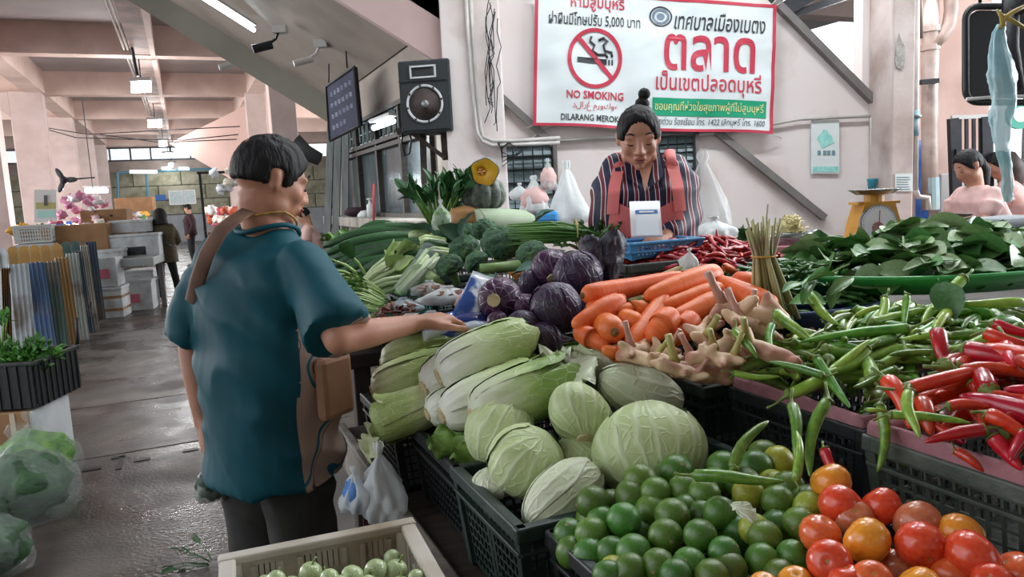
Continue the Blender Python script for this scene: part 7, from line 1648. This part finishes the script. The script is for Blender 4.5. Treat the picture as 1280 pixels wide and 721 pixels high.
m = MB(); s0, t0 = bloc(816, 120); s1, t1 = bloc(958, 148); m.grid(lambda s, t: bpt(s0+(s1-s0)*s, t1+(t0-t1)*t-.0, .004), 30, 4); m.build('green_band', mt('banner_green', '#1f9a72', **vin), bn_)
btext('lettering', 'ขอบคุณที่ห่วงใยสุขภาพผู้ที่ไม่สูบบุหรี่', 887, 134, 134, 15, mt('banner_cream', '#e0dc9a', **vin), .008)
# no smoking sign
cx, cy, rx_, ry_ = 744, 72, 32, 36
m = MB(); m.grid(lambda s, t: bpt(*bloc(cx+(rx_+5*t-2.5)*cos(2*pi*s), cy+(ry_+5*t-2.5)*sin(2*pi*s)), .006), 48, 2); m.build('prohibition_ring', redm, bn_)
bshape('prohibition_bar', [(721, 47), (725, 43), (768, 96), (764, 100)], redm, .007)
bshape('cigarette', [(722, 70), (759, 73), (759, 80), (722, 77)], blkm, .0055); bshape('cigarette_tip', [(761, 73.5), (763, 73.5), (763, 80.5), (761, 80.5)], blkm, .0055); bshape('cigarette_tip', [(765, 73.5), (767, 73.5), (767, 80.5), (765, 80.5)], blkm, .0055)
def bline(pts, w, mat): m = MB(); m.ring([bpt(*bloc(x, y), .006) for x, y in pts], w, 5); m.build('smoke_curl', mat, bn_, smooth=True)
bline([(766, 70), (765, 64), (757, 62), (755, 55), (760, 50), (755, 46), (749, 49)], .009, blkm); bline([(760, 71), (758, 67), (748, 67), (741, 62), (744, 55), (738, 50), (740, 44)], .009, blkm)
# emblem
for r0, r1, mm in ((12.5, 14.5, blkm), (8, 11, mt('emblem_ink', '#6f7f92', **vin)), (0, 5, mt('emblem_ink', '#6f7f92'))):
    m = MB(); m.grid(lambda s, t: bpt(*bloc(828+(r0+(r1-r0)*t)*cos(2*pi*s), 17+(r0+(r1-r0)*t)*.9*sin(2*pi*s)), .005), 28, 1); m.build('emblem_ring', mm, bn_)
for x, y in ((672, 0), (969, 8), (667, 156), (965, 167)): tube('tie_cord', [at(x, y, 5.5), at(x+(-14 if x < 800 else 12), y+(-8 if y < 50 else 6), 5.56)], .004, pvc, bn_, n=4)

# ================================================================ SPEAKER, SIGN, LADDER, LAMPS, CAMERAS
sk = thing('loudspeaker', 'large grey loudspeaker cabinet on an iron bracket above the kiosk window', 'speaker', at(531, 120, 5.45)); sk.rotation_euler.z = radians(-8); grc = mt('speaker_carpet', '#3e4347', '#33373b', sc=40, rough=.9, bump=.4, bsc=120)
m = MB(); m.bbox((0, .17, 0), (.37, .34, .50), .012); m.build('cabinet', grc, sk)
bk = mt('speaker_baffle', '#2c3033', rough=.7); m = MB(); m.box((0, -.004, 0), (.335, .012, .465)); m.build('baffle', bk, sk)
m = MB(); m.ring([V((.125*cos(a*2*pi/36), -.014, -.055+.125*sin(a*2*pi/36))) for a in range(36)], .009, 6, closed=True); wr_ = m.build('woofer_ring', mt('speaker_white', '#c9cdcf', rough=.5), sk)
m = MB(); m.lathe([(.125, 0), (.105, .012), (.04, .035), (.01, .038)], 28, Matrix.Translation((0, -.012, -.055)) @ Matrix.Rotation(-pi/2, 4, 'X')); wc_ = m.build('woofer_cone', mt('cone_brown', '#4c403e', rough=.8), sk, smooth=True)
m = MB(); m.ball((0, -.012, -.055), (.028, .014, .028), 14, 8); m.build('dust_cap', mt('dust_cap', '#8c8f90', rough=.3, metal=.5), wc_, smooth=True)
for k_ in range(8): a = k_*pi/4+.2; m = MB(); m.box((.125*cos(a), -.022, -.055+.125*sin(a)), (.014, .006, .014)); m.build('ring_clip', bk, wr_)
m = MB()
for sx in (-1, 1): m.box((sx*.088, -.018, .165), (.012, .012, .085))
for sz_ in (-1, 1): m.box((0, -.018, .165+sz_*.038), (.188, .012, .012))
m.build('horn_frame', mt('speaker_white', '#c9cdcf'), sk); m = MB(); m.add([(-.08, -.016, .13), (.08, -.016, .13), (.08, -.016, .2), (-.08, -.016, .2), (-.03, .0, .155), (.03, .0, .155), (.03, .0, .175), (-.03, .0, .175)], [(0, 1, 5, 4), (1, 2, 6, 5), (2, 3, 7, 6), (3, 0, 4, 7), (4, 5, 6, 7)]); m.build('horn', black, sk)
m = MB(); m.box((0, -.02, .108), (.36, .006, .006)); m.build('seam', grc, sk)
br = thing('speaker_bracket', 'rusty iron bracket carrying the loudspeaker', 'bracket'); irn = mt('rusty_iron', '#4a3d36', '#382d28', sc=14, rough=.7)
m = MB(); m.beam(at(495, 163, 5.6), at(560, 163, 5.6), .05, .03); m.beam(at(497, 166, 5.75), at(562, 164, 5.75), .05, .03); m.build('shelf_rail', irn, br)
m = MB(); m.beam(at(512, 164, 5.58), at(556, 197, 5.58), .03, .03); m.build('brace', irn, br)
for x in (528, 554): m = MB(); m.beam(at(x, 160, 5.62), at(x+3, 200 if x > 540 else 235, 5.62), .045, .03, (0, 1, 0)); m.build('post', irn, br)
tube('cable', px_path([(503, 160), (502, 180), (506, 195), (512, 192), (514, 176), (511, 160)], 5.6), .008, black, br)
hs_ = thing('hanging_sign', 'dark blue hanging sign with worn pale lettering seen edge on', 'sign'); q = [at(408, 108, 7.9), at(443, 84, 7.2), at(450, 157, 7.2), at(413, 176, 7.9)]; nn = (q[1]-q[0]).cross(q[3]-q[0]).normalized(); nn = nn if nn.y < 0 else -nn
m = MB(); m.poly(q, .03, -nn); m.build('board', mt('sign_navy', '#34374d', '#2c2f42', sc=5, rough=.75, spec=.2), hs_); m = MB(); m.ring(q, .018, 4, closed=True); m.build('frame', darkm, hs_)
wl_ = mt('sign_letter', '#7d8194', '#4f5367', sc=12, rough=.8, spec=.2)
for r_ in range(4):
    for k_ in range(6 if r_ != 3 else 4):
        s0, s1 = .12+.13*k_, .12+.13*k_+.09; t0, t1 = .15+.2*r_, .15+.2*r_+.1; P_ = lambda s, t: (q[0].lerp(q[1], s)).lerp(q[3].lerp(q[2], s), t)+nn*.004
        m = MB(); m.add([P_(s0, t0), P_(s1, t0+.02), P_(s1, t1), P_(s0, t1-.02)], [(0, 1, 2, 3)]); m.build('letter', wl_, hs_)
tube('chain', px_path([(434, 85), (430, 30), (429, -30)], 7.5), .008, darkm, hs_); tube('chain', px_path([(411, 106), (411, 80)], 7.9), .008, darkm, hs_)
ld = thing('ladder', 'weathered grey wooden step ladder standing at the end of the kiosk', 'ladder'); lw = mt('grey_wood', '#8b8e8c', '#747775', sc=5, rough=.7, bump=.2, stretch=(4, 4, .5)); Yl = 8.6
for (a, b) in (((414, 150), (408, 330)), ((423, 150), (419, 335)), ((432, 150), (431, 335))): m = MB(); m.beam(at(*a, Yl), at(*b, Yl-.1), .075, .05, (0, 1, 0)); m.build('rail', lw, ld)
for k_ in range(6): y = 182+k_*25; m = MB(); m.beam(at(409, y, Yl), at(421, y+1, Yl), .05, .05); m.build('rung', lw, ld)
m = MB(); m.beam(at(434, 152, Yl+.3), at(429, 300, Yl+.6), .05, .04, (0, 1, 0)); m.build('rear_leg', lw, ld)
tm = mt('tube_light', '#f2fbff', emit='#dff2ff', es=9)
def tubelamp(label, a, b, r, fix=.03, Pw=None, group=None):
    a, b = V(a), V(b); t = thing('tube_lamp', label, 'lamp', (0, 0, 0), 0, group); m = MB(); m.cyl(a, b, r, n=8); m.build('tube', tm, t); up = V((0, 0, fix+r)); m = MB(); m.beam(a+up, b+up, r*4, fix*.8); m.build('housing', white, t)
    if Pw:
        d = bpy.data.lights.new('tube_glow', 'AREA'); d.shape = 'RECTANGLE'; d.size = (b-a).length; d.size_y = r*3; d.energy = Pw; d.color = (.9, .97, 1); o = bpy.data.objects.new('tube_glow', d); COL.objects.link(o); o.location = (a+b)/2-V((0, 0, r*1.6)); x = (b-a).normalized(); o.rotation_euler = Matrix((x, V((0, 0, 1)).cross(x).normalized(), V((0, 0, 1)))).transposed().to_euler(); o.parent = t
tubelamp('fluorescent tube on the sloping stair underside at the top', at(252, -4, 7.6), at(318, 38, 8.1), .022, Pw=14)
tubelamp('bright fluorescent tube under the transom of the kiosk window', at(467, 160, 6.3), at(492, 151, 6.1), .022, Pw=10)
for i, (x, y, n_, lb) in enumerate([(177, 108, 4, 'nearest cluster of lamps hanging under the long ceiling beam'), (194, 154, 4, 'second lamp cluster from the front under the long ceiling beam'), (204, 179, 3, 'third lamp cluster under the long ceiling beam'), (210, 194, 3, 'fourth lamp cluster, tiny under the long ceiling beam'), (214, 206, 2, 'farthest lamp cluster in the beam row')]):
    u = [16.6, 23.4, 30, 35, 37.4][i]; c = onplane(x, y, uw(u, 0), AX); t = thing('lamp_cluster', lb, 'lamp', c); 
    for k_ in range(n_): m = MB(); a = V(((k_-(n_-1)/2)*.10, 0, .09)); m.cyl(a, a+V((-.02, 0, -.2)), .045, n=8); m.build('bulb', tm, t)
    m = MB(); m.box((0, 0, .13), (.42, .12, .06)); m.build('holder', greyp, t); m = MB(); m.cyl((0, 0, .15), (0, 0, max(.3, 4.42-c.z)), .012, n=5); m.build('rod', darkm, t)
    d = bpy.data.lights.new('cluster_glow', 'POINT'); d.energy = 60; d.shadow_soft_size = .15; o = bpy.data.objects.new('cluster_glow', d); COL.objects.link(o); o.location = (0, 0, -.25); o.parent = t
for (x0, y0, x1, y1, Y, lb) in [(163, 215, 196, 215, 30, 'long tube lamp low in front of the mossy wall'), (107, 238, 134, 238, 17, 'bright tube lamp over the left stalls'), (203, 211, 213, 210, 32, 'short tube lamp right of the long one'), (224, 211, 236, 211, 32, 'short tube lamp farthest right in the hall'), (66, 220, 78, 221, 24, 'small tube lamp between the first two columns'), (32, 213, 40, 213, 20, 'small lamp left of the poster column')]: tubelamp(lb, at(x0, y0, Y), at(x1, y1, Y), .05)
c = at(118, 252, 15); lb_ = thing('bare_bulb', 'glaring round bulb over the pink goods of the left stall', 'lamp', c); m = MB(); m.ball((0, 0, 0), .085, 14, 10); m.build('bulb', mt('bulb_glow', '#ffffff', emit='#ffffff', es=30), lb_); m = MB(); m.cyl((0, 0, .08), (0, 0, 2.0), .01, n=5); m.build('cord', darkm, lb_)
d = bpy.data.lights.new('bulb_light', 'POINT'); d.energy = 60; d.shadow_soft_size = .1; o = bpy.data.objects.new('bulb_light', d); COL.objects.link(o); o.location = c+V((.0, -.2, 0))
for (x, y, Y, mm, lb) in [(333, 58, 7.6, darkm, 'dark bullet camera on a white box under the stair'), (384, 76, 7.6, white, 'small white bullet camera under the stair'), (286, 82, 11, white, 'small white camera hanging in front of the pink beams')]:
    t = thing('security_camera', lb, 'camera', at(x, y, Y)); m = MB(); m.cyl((-.12, -.05, -.03), (.05, .02, .02), .042 if x < 350 else .03, n=12); m.build('barrel', mm, t); m = MB(); m.ring([V((.02, .0, .02)), V((.09, .02, .07)), V((.12, .02, .13))], .014, 6); m.build('arm', mm, t); m = MB(); m.box((.14, .03, .16), (.13, .1, .07)); m.build('mount_box', white, t)
    if x < 300: m = MB(); m.cyl((.14, .03, .19), (.14, .03, 1.3), .012, n=6); m.build('rod', darkm, t)
m = MB(); c = at(402, 200, 9.5); m.lathe([(.02, 0), (.08, .02), (.10, .2), (.17, .36), (.15, .37), (.06, .2)], 18, Matrix.Translation(c) @ Matrix.Rotation(radians(-62), 4, 'Y')); t = tag(m.build('horn_speaker', mt('dark_horn', '#3c3f42', rough=.6), smooth=True), 'dark horn shaped duct pointing left beside the ladder', 'duct')
for x0, x1, y_, lb in ((-.1, 1.1, 3.9, 'added unseen fill tube above the left half of the seller'), (1.6, 2.8, 3.7, 'added unseen fill tube above the scale'), (.3, 1.5, 2.2, 'added unseen fill tube above the carrots')): tubelamp(lb, (x0, y_, 4.2), (x1, y_, 4.2), .02, Pw=38 if y_ > 3 else 8)  # out-of-view tubes added to brighten the back wall and the stall
# things on the kiosk sill
for x, y, lb, kd in [(444, 262, 'dark cloth heap on the kiosk sill by the ladder', 0), (457, 262, 'upturned white bowl on the kiosk sill', 1), (463, 256, 'white pump bottle on the kiosk sill', 2)]:
    p = atw(x, 263, 1.68); p.z = 1.326; m = MB()
    if kd == 0: m.ball((0, 0, .05), (.12, .07, .05), 16, 10, disp=lambda d: 1+.4*noise.noise(d*3)); mm = mt('maroon_cloth', '#3b1f2a')
    elif kd == 1: m.lathe([(.09, 0), (.085, .03), (.05, .065), (.01, .07)], 16); mm = white
    else: m.lathe([(.035, 0), (.036, .12), (.015, .14), (.012, .17), (.03, .175), (.03, .185), (.01, .19)], 12); mm = white
    tag(m.build(['cloth_heap', 'bowl', 'pump_bottle'][kd], mm, loc=p, smooth=True), lb, ['cloth', 'bowl', 'bottle'][kd])
tube('red_pole', [atw(467, 230, 1.56), atw(467, 320, 1.56)], .012, mt('red_paint', '#8f2a2e', rough=.5)); tag(bpy.data.objects['red_pole'], 'thin red pole leaning against the kiosk sill', 'pole')

# ================================================================ LEFT: STALLS, FENCE, FOREGROUND BAGS
foam = mt('foam_box', '#c3c6c8', '#b3b6b8', sc=6, rough=.7, c3='#9d9f9f', sc3=5); card_m = mt('cardboard', '#9b7552', '#8a6646', sc=5, rough=.8)
tape = mt('brown_tape', '#8f6a45', rough=.4); pinkp = mt('pink_print', '#c4667a', rough=.7)
def carton(label, x, y, Y, sx, sy, sz_, mat, rz=0.25, lid=True, print_=None, cat='box', name='foam_box', tapes=False, zb=None):
    p = at(x, y, Y); zb = p.z if zb is None else zb; r = thing(name, label, cat, (p.x, p.y, zb), rz); m = MB(); m.bbox((0, 0, sz_/2), (sx, sy, sz_), .012); m.build('body', mat, r)
    if lid: m = MB(); m.bbox((0, 0, sz_+.02), (sx*1.04, sy*1.04, .045), .012); m.build('lid', mat, r)
    if print_ is not None: m = MB(); m.box((sx*.12, -sy/2-.003, sz_*.45), (sx*.32, .004, sz_*.32)); m.build('printed_mark', print_, r)
    if tapes:
        for k_ in (.3, .75): m = MB(); m.box((0, 0, sz_*k_), (sx*1.005, sy*1.005, sz_*.1)); m.build('tape_band', tape, r)
    return r
carton('white foam box with brown tape bands at the corner, lower of two', 136, 395, 10.9, .52, .5, .40, foam, tapes=True, zb=0); carton('white box with pink print on top of the taped box', 133, 372, 10.9, .46, .45, .42, foam, print_=pinkp, lid=False, zb=.45)
carton('low white foam box with pink writing on the floor', 161, 378, 11.6, .80, .55, .42, foam, print_=pinkp, zb=0); carton('white foam box on the floor behind the written one', 182, 372, 12.6, .42, .5, .5, foam, zb=0)
carton('large white foam box with dark stamp at the stall corner', 170, 342, 11.8, .86, .6, .40, foam, print_=darkm, zb=.72); carton('white foam box on top of the stamped one', 172, 326, 12.0, .6, .45, .15, foam, zb=1.18)
carton('white foam slab on the low white counter', 134, 333, 11.2, .5, .4, .08, foam, zb=.84)
for i, (x, z, lb) in enumerate([(141, 1.02, 'brown carton with hand holes, lower of two on the stall'), (139, 1.30, 'brown carton with hand holes, upper of two on the stall')]):
    r = carton(lb, x, 310, 13.2, .72, .5, .26, card_m, lid=False, name='carton', zb=z)
    for q in (-1, 1): m = MB(); m.bbox((q*.12, -.253, .15), (.05, .01, .035), .004); m.build('hand_hole', darkm, r)
carton('brown carton behind the picket fence', 88, 315, 11.5, 1.2, .5, .5, card_m, lid=False, name='carton', zb=.85)
carton('brown carton under the upper shelf of the far stall', 170, 262, 22, 1.0, .5, .4, card_m, lid=False, name='carton', zb=1.5)
t = thing('counter', 'low white tiled counter at the corner of the left stall', 'counter', (at(140, 350, 11.2).x, 11.6, 0), .25); m = MB(); m.bbox((0, 0, .76), (1.1, 1.3, .12), .01); m.build('top', mt('grey_top', '#9aa09f', rough=.5), t)
for q in (-1, 1): m = MB(); m.bbox((q*.48, .2, .35), (.07, .07, .7), .01); m.build('leg', greyp, t)
# long stall tables with heaps of goods
for i, (u0, u1, w0, w1, z, lb) in enumerate([(13.6, 20.5, -2.6, -1.1, 1.0, 'long left stall table of packed goods'), (21.5, 30, -2.6, -1.0, 1.0, 'second left stall table farther down the aisle'), (16.6, 21.1, .4, 1.6, 1.0, 'stall table right of the aisle behind the man in maroon')]): table('stall_table', lb, u0, u1, w0, w1, z, .08, mt('stall_wood', '#57504a', rough=.8))
pal = ['#d98fb0', '#c64f6c', '#e2e2e2', '#dba43a', '#4c8a4a', '#3d63b8', '#d8694c', '#e3b9c6', '#cfd4d8', '#8bb04c', '#f0e6d6', '#b83f46']
pms = [mt('goods_colour_%s' % c[1:], c, c, rough=.5, bump=.4, bsc=20, rnd=.15) for c in pal]; gname = ['pink', 'crimson', 'white', 'amber', 'green', 'blue', 'orange', 'pale pink', 'grey', 'lime green', 'cream', 'red']
rs = random.Random(5); gp = []
for k_ in range(12):
    m = MB(); m.ball((0, 0, .5), (.55, .42, .45), 16, 10, disp=lambda d: 1+.75*noise.noise(d*2.2+V((k_*3, 0, 0)))); gp.append(m.build('goods_bag', pms[k_], smooth=True)); tag(gp[-1], '%s packed goods bag in the heaps on the long stall tables' % gname[k_], 'bag', '%s goods bags on the stall tables' % gname[k_])
cnt = [0]*12
def goods(p, s, k_=None):
    k_ = rs.randrange(12) if k_ is None else k_; o = gp[k_] if cnt[k_] == 0 else gp[k_].copy()
    if cnt[k_]: COL.objects.link(o)
    cnt[k_] += 1; place(o, p, Matrix.Rotation(rs.uniform(0, 6), 3, 'Z'), (s*rs.uniform(.8, 1.3), s*rs.uniform(.8, 1.3), s*rs.uniform(.6, 1.1)))
for i in range(150): u = rs.uniform(13.7, 20.3); w = rs.uniform(-2.5, -1.2); goods(uw(u, w, 1.0+.28*rs.random()), .17, rs.choice([0, 0, 1, 2, 2, 7, 7, 3, 4, 5, 6, 10, 9]))
for i in range(50): goods(uw(rs.uniform(21.8, 29.6), rs.uniform(-2.4, -1.2), 1.0+.3*rs.random()), .3)
for i in range(40): goods(uw(rs.uniform(16.8, 20.9), rs.uniform(.5, 1.5), 1.0+.35*rs.random()), .22, rs.choice([2, 2, 10, 10, 8, 6, 1]))
for i in range(26): goods(uw(rs.uniform(14.5, 16), rs.uniform(-1.9, -1.3), 1.25+.55*rs.random()), .15, rs.choice([0, 7, 0, 2, 2]))
for i in range(14): goods(uw(16.4, .6+rs.random()*1.1, 1.70+.45*rs.random()), .2, rs.choice([2, 10, 8]))
t = thing('goods_rack', 'dark rail rack carrying bags of white snacks right of the aisle', 'rack', uw(16.45, 1.1, 0), RZ)
for x in (-.75, .75): m = MB(); m.box((x, 0, 1.1), (.05, .05, 2.2)); m.build('post', darkm, t)
m = MB(); m.box((0, 0, 2.2), (1.6, .05, .05)); m.build('rail', darkm, t)
# white crates stack, poster on the column, dark cabinet, fan
for i, z in enumerate((.86, 1.13)): crate(['lower of two stacked white crates behind the picket fence', 'upper of two stacked white crates behind the picket fence'][i], 0, .4, 0, .48, 0, .25, mt('white_plastic', '#b9bdbb', rough=.5), n=(14, 8, 4), taper=.01, name='stacked_crate', loc=V((at(45, 300, 11).x, 11, z)), barw=.012)
t = thing('column_poster', 'poster of a standing figure over a green field on the nearest left column', 'poster', (0, 0, 0)); Yp_ = onplane(57, 260, uw(15.82, 0), AX).y
def cq(x0, y0, x1, y1, d=0): return [onplane(x, y, uw(15.82-d, 0), AX) for x, y in ((x0, y0), (x1, y0), (x1, y1), (x0, y1))]
for nm, bb, cc_, d in (('sheet', (43, 237, 71, 278), '#c9cfcb', 0), ('field', (45, 253, 69, 261), '#a3a56a', .01), ('text_block', (47, 263, 69, 272), '#9ccfc4', .01), ('figure', (55, 244, 59, 257), '#4b4a50', .02)): m = MB(); m.poly(cq(*bb, d), .008, -AX); m.build(nm, mt('print_'+nm, cc_, rough=.6), t)
t = thing('ceiling_fan', 'dark wall fan on a bracket arm between the columns', 'fan', onplane(80, 225, uw(15.7, 0), AX))
for k_ in range(3): m = MB(); a = k_*2.1; m.ball((.12*cos(a), 0, .12*sin(a)), (.13, .02, .05), 10, 6, Matrix.Rotation(-a, 3, 'Y')); m.build('blade', darkm, t)
m = MB(); m.ball((0, 0, 0), .07, 10, 8); m.build('hub', darkm, t); m = MB(); m.cyl((0, 0, 0), (.5, .1, .02), .015, n=6); m.build('arm', darkm, t)
for (x, y, Y, lb) in [(26, 272, 13, 'dark haired shopper bending behind the white crates')]:
    pass
# picket fence and leaning corrugated sheets
pkc = mt('mustard_paint', '#a47a2c', '#8f6a26', sc=6, rough=.6, rnd=.1); pkg = mt('dark_green_paint', '#1f4640', rough=.6)
pfn = thing('picket_fence', 'row of round topped mustard and dark green pickets at the left', 'fence')
F0, F1 = at(4, 390, 8.6), at(100, 372, 10.6)
for i, (x, y, c_) in enumerate([(-9, 327, 2), (2, 329, 2), (15.5, 327, 0), (29.5, 326, 0), (43, 325, 0), (56.5, 325, 0), (70.5, 323, 0), (82, 321, 1), (94, 320, 1)]):
    Y = 8.9+1.5*max(x, 0)/94; p = at(x, y-12, Y); w = sz(6.3, Y); m = MB(); pts = [V((w*cos(a), 0, w*1.1*sin(a))) for a in [j_*pi/10 for j_ in range(11)]]+[V((-w, 0, -p.z+.02)), V((w, 0, -p.z+.02))]
    m.poly(pts, .025, (0, 1, 0)); o = m.build('picket', [pkc, pkg, foam][c_], pfn); o.location = p
m = MB(); m.beam(at(-15, 345, 8.95), at(100, 336, 10.5), .05, .06); m.build('rail', lw, pfn); m = MB(); m.beam(at(-15, 400, 8.95), at(100, 380, 10.5), .05, .06); m.build('rail', lw, pfn)
cs = thing('sheet_display', 'row of narrow corrugated roofing samples leaning in front of the pickets', 'sheets')
for i, (xt, yt, xb, yb, wpx, col, Y) in enumerate([(7, 335, 10, 430, 10, '#87613f', 8.3), (23, 330, 34, 440, 22, '#9ea3a6', 8.4), (44, 328, 60, 440, 20, '#3d5373', 8.7), (64, 327, 77, 437, 17, '#42564f', 9.0), (77, 322, 92, 430, 15, '#8f6d41', 9.3), (90, 317, 104, 425, 14, '#9aa09c', 9.6), (98, 314, 114, 416, 8, '#3f4c60', 9.9), (105, 307, 120, 412, 9, '#a19c92', 10.1), (113, 302, 126, 400, 12, '#46566a', 10.4)]):
    T, B_ = at(xt, yt, Y), atz(xb, yb, .02); w = sz(wpx, Y); d = (T-B_); x = V((.93, .36, 0)); nrm = x.cross(d).normalized()
    m = MB(); m.grid(lambda s, t: B_+d*t+x*w*(s-.5)+nrm*.012*sin(s*2*pi*4), 32, 1); m.grid(lambda s, t: B_+d*t+x*w*(s-.5)+nrm*(.012*sin(s*2*pi*4)+.004), 32, 1); m.build('corrugated_sheet', mt('sheet_paint_%d' % i, col, rough=.5, c3='#6a6058', sc3=3), cs, smooth=True)
for x, y in ((97, 435), (114, 415)): tube('support_post', [atz(x, y, 0), at(x-1, y-38, atz(x, y, 0).y)], .02, darkm, cs)
# foreground left: foam box, black crate of greens, bags
wgt = atz(40, 580, 0); t = carton('white foam box with a brown taped end under the black crate of greens', 8, 560, 4.6, .62, .42, .34, foam, rz=.04, lid=False, zb=0, name='foam_box'); m = MB(); m.bbox((.2, -.004, .17), (.19, .43, .345), .006); m.build('cardboard_wrap', card_m, t); m = MB(); m.box((.2, -.222, .17), (.03, .004, .34)); m.build('clear_tape', mt('clear_tape', '#c7b79f', rough=.2), t)
pc = V(t.location); gc = thing('plastic_crate', 'black crate of fresh green herbs at the left edge', 'crate', pc+V((-.02, .06, .36)), .04); X_, Yy, hh = .72, .5, .27
m = MB(); 
for s_ in (-1, 1): m.bbox((0, s_*Yy/2, hh), (X_+.04, .03, .025), .006); m.bbox((s_*X_/2, 0, hh), (.03, Yy+.04, .025), .006)
m.build('rim', blk, gc)
for s_ in (-1, 1):
    for nm, (c, dd, n_) in dict(a=((0, s_*Yy/2, hh/2), (X_-.02, .012, hh), 12), b=((s_*X_/2, 0, hh/2), (.012, Yy-.02, hh), 8)).items():
        m = MB(); m.box(c, dd); ax = 0 if nm == 'a' else 1
        for k_ in range(n_): o_ = V((0, 0, 0)); o_[ax] = -dd[ax]/2+(k_+.5)*dd[ax]/n_; o_[1-ax] = s_*.01; m.box(V(c)+o_, (.012, .012, hh))
        m.build('side_panel', blk, gc)
m = MB(); m.box((0, 0, .01), (X_, Yy, .02)); m.build('base', blk, gc)
hbm = mt('herb_green', '#4f8236', '#356328', sc=14, rough=.45, rnd=.2)
for i, (dx, dy, dz) in enumerate([(-.2, -.1, .2), (0, -.08, .2), (.2, -.05, .17), (.1, .12, .2), (-.12, .12, .28)]):
    greens('fresh leafy herbs in the black crate, %s' % ['front left', 'front middle', 'right corner', 'back right', 'tall at the back left'][i], V(gc.location)+V((dx, dy, dz)), (rs.uniform(-.3, .3), -.2, .9), .12 if i < 4 else .24, 46, .30, hbm, lg_m, 70+i, leafL=.055, leafW=.032, spread=1.0, stemr=.002, cluster=4, name='herb_bunch')
gcont = mt('bag_greens', '#6b9440', '#35602c', sc=16, rough=.6, bump=1.0, bsc=30); dcont = mt('bag_dark_greens', '#3b5f38', '#223c27', sc=14, rough=.6, bump=1.0, bsc=30)
bagc = mt('film_bag', '#c9d3d0', rough=.2, spec=.6, alpha=.13, bump=.8, bsc=14, bdist=.02)
for (x, y, z, r, fl_, lb, sd) in [(50, 618, 0, (.23, .2, .40), gcont, 'clear bag of light green leaves behind the nearer bag', 3), (38, 662, 0, (.235, .22, .46), dcont, 'tied clear bag of dark greens in front of the foam box', 7), (-8, 735, 0, (.17, .17, .34), dcont, 'clear bag cut off at the lower left corner', 12)]:
    bag('bag_of_greens', lb, atz(x, y-14, z), r, bagc, sd, fill=fl_, crump=.13, neck=1.02)
t = greens('small dark leaf sprig lying on the wet floor', atz(262, 704, .01), (-1, .1, .02), .12, 9, .05, dk_m, dk_m, 90, leafL=.06, leafW=.03, spread=.9, stemr=.002, name='fallen_sprig')
# under the stall: white bag and dark red crate next to the mans legs
bag('white_bag', 'white shopping bag with faded print hanging at the stall end beside the man', at(480, 652, 1.72), (.05, .045, .19), bagw, 77, cat='bag', crump=.35); bag('white_bag', 'smaller crumpled white bag clinging beside the printed one', at(446, 640, 1.72), (.035, .03, .11), bagw, 79, cat='bag', crump=.3, fill=mt('bag_blue_print', '#4a7fc4'))
m = MB(); c = at(500, 590, 1.95); m.bbox((c.x+.05, c.y+.18, .36), (.34, .3, .70), .015); tag(m.build('red_box', mt('dark_red_plastic', '#5c2a32', rough=.5)), 'dark red plastic box in the shade under the stall', 'box')
# wires across the hall
hw = thing('hall_cables', 'black cables strung across the hall between the columns', 'wire')
for pts in ([(60, 160), (110, 168), (200, 163), (300, 158)], [(60, 162), (95, 172), (160, 174), (230, 175), (298, 168)], [(125, 168), (200, 178), (296, 174)]): tube('cable', px_path(pts, 22), .018, darkm, hw, n=4)
tube('cable', px_path([(147, 0), (165, 60), (172, 95)], 14), .03, darkm, hw, n=5)
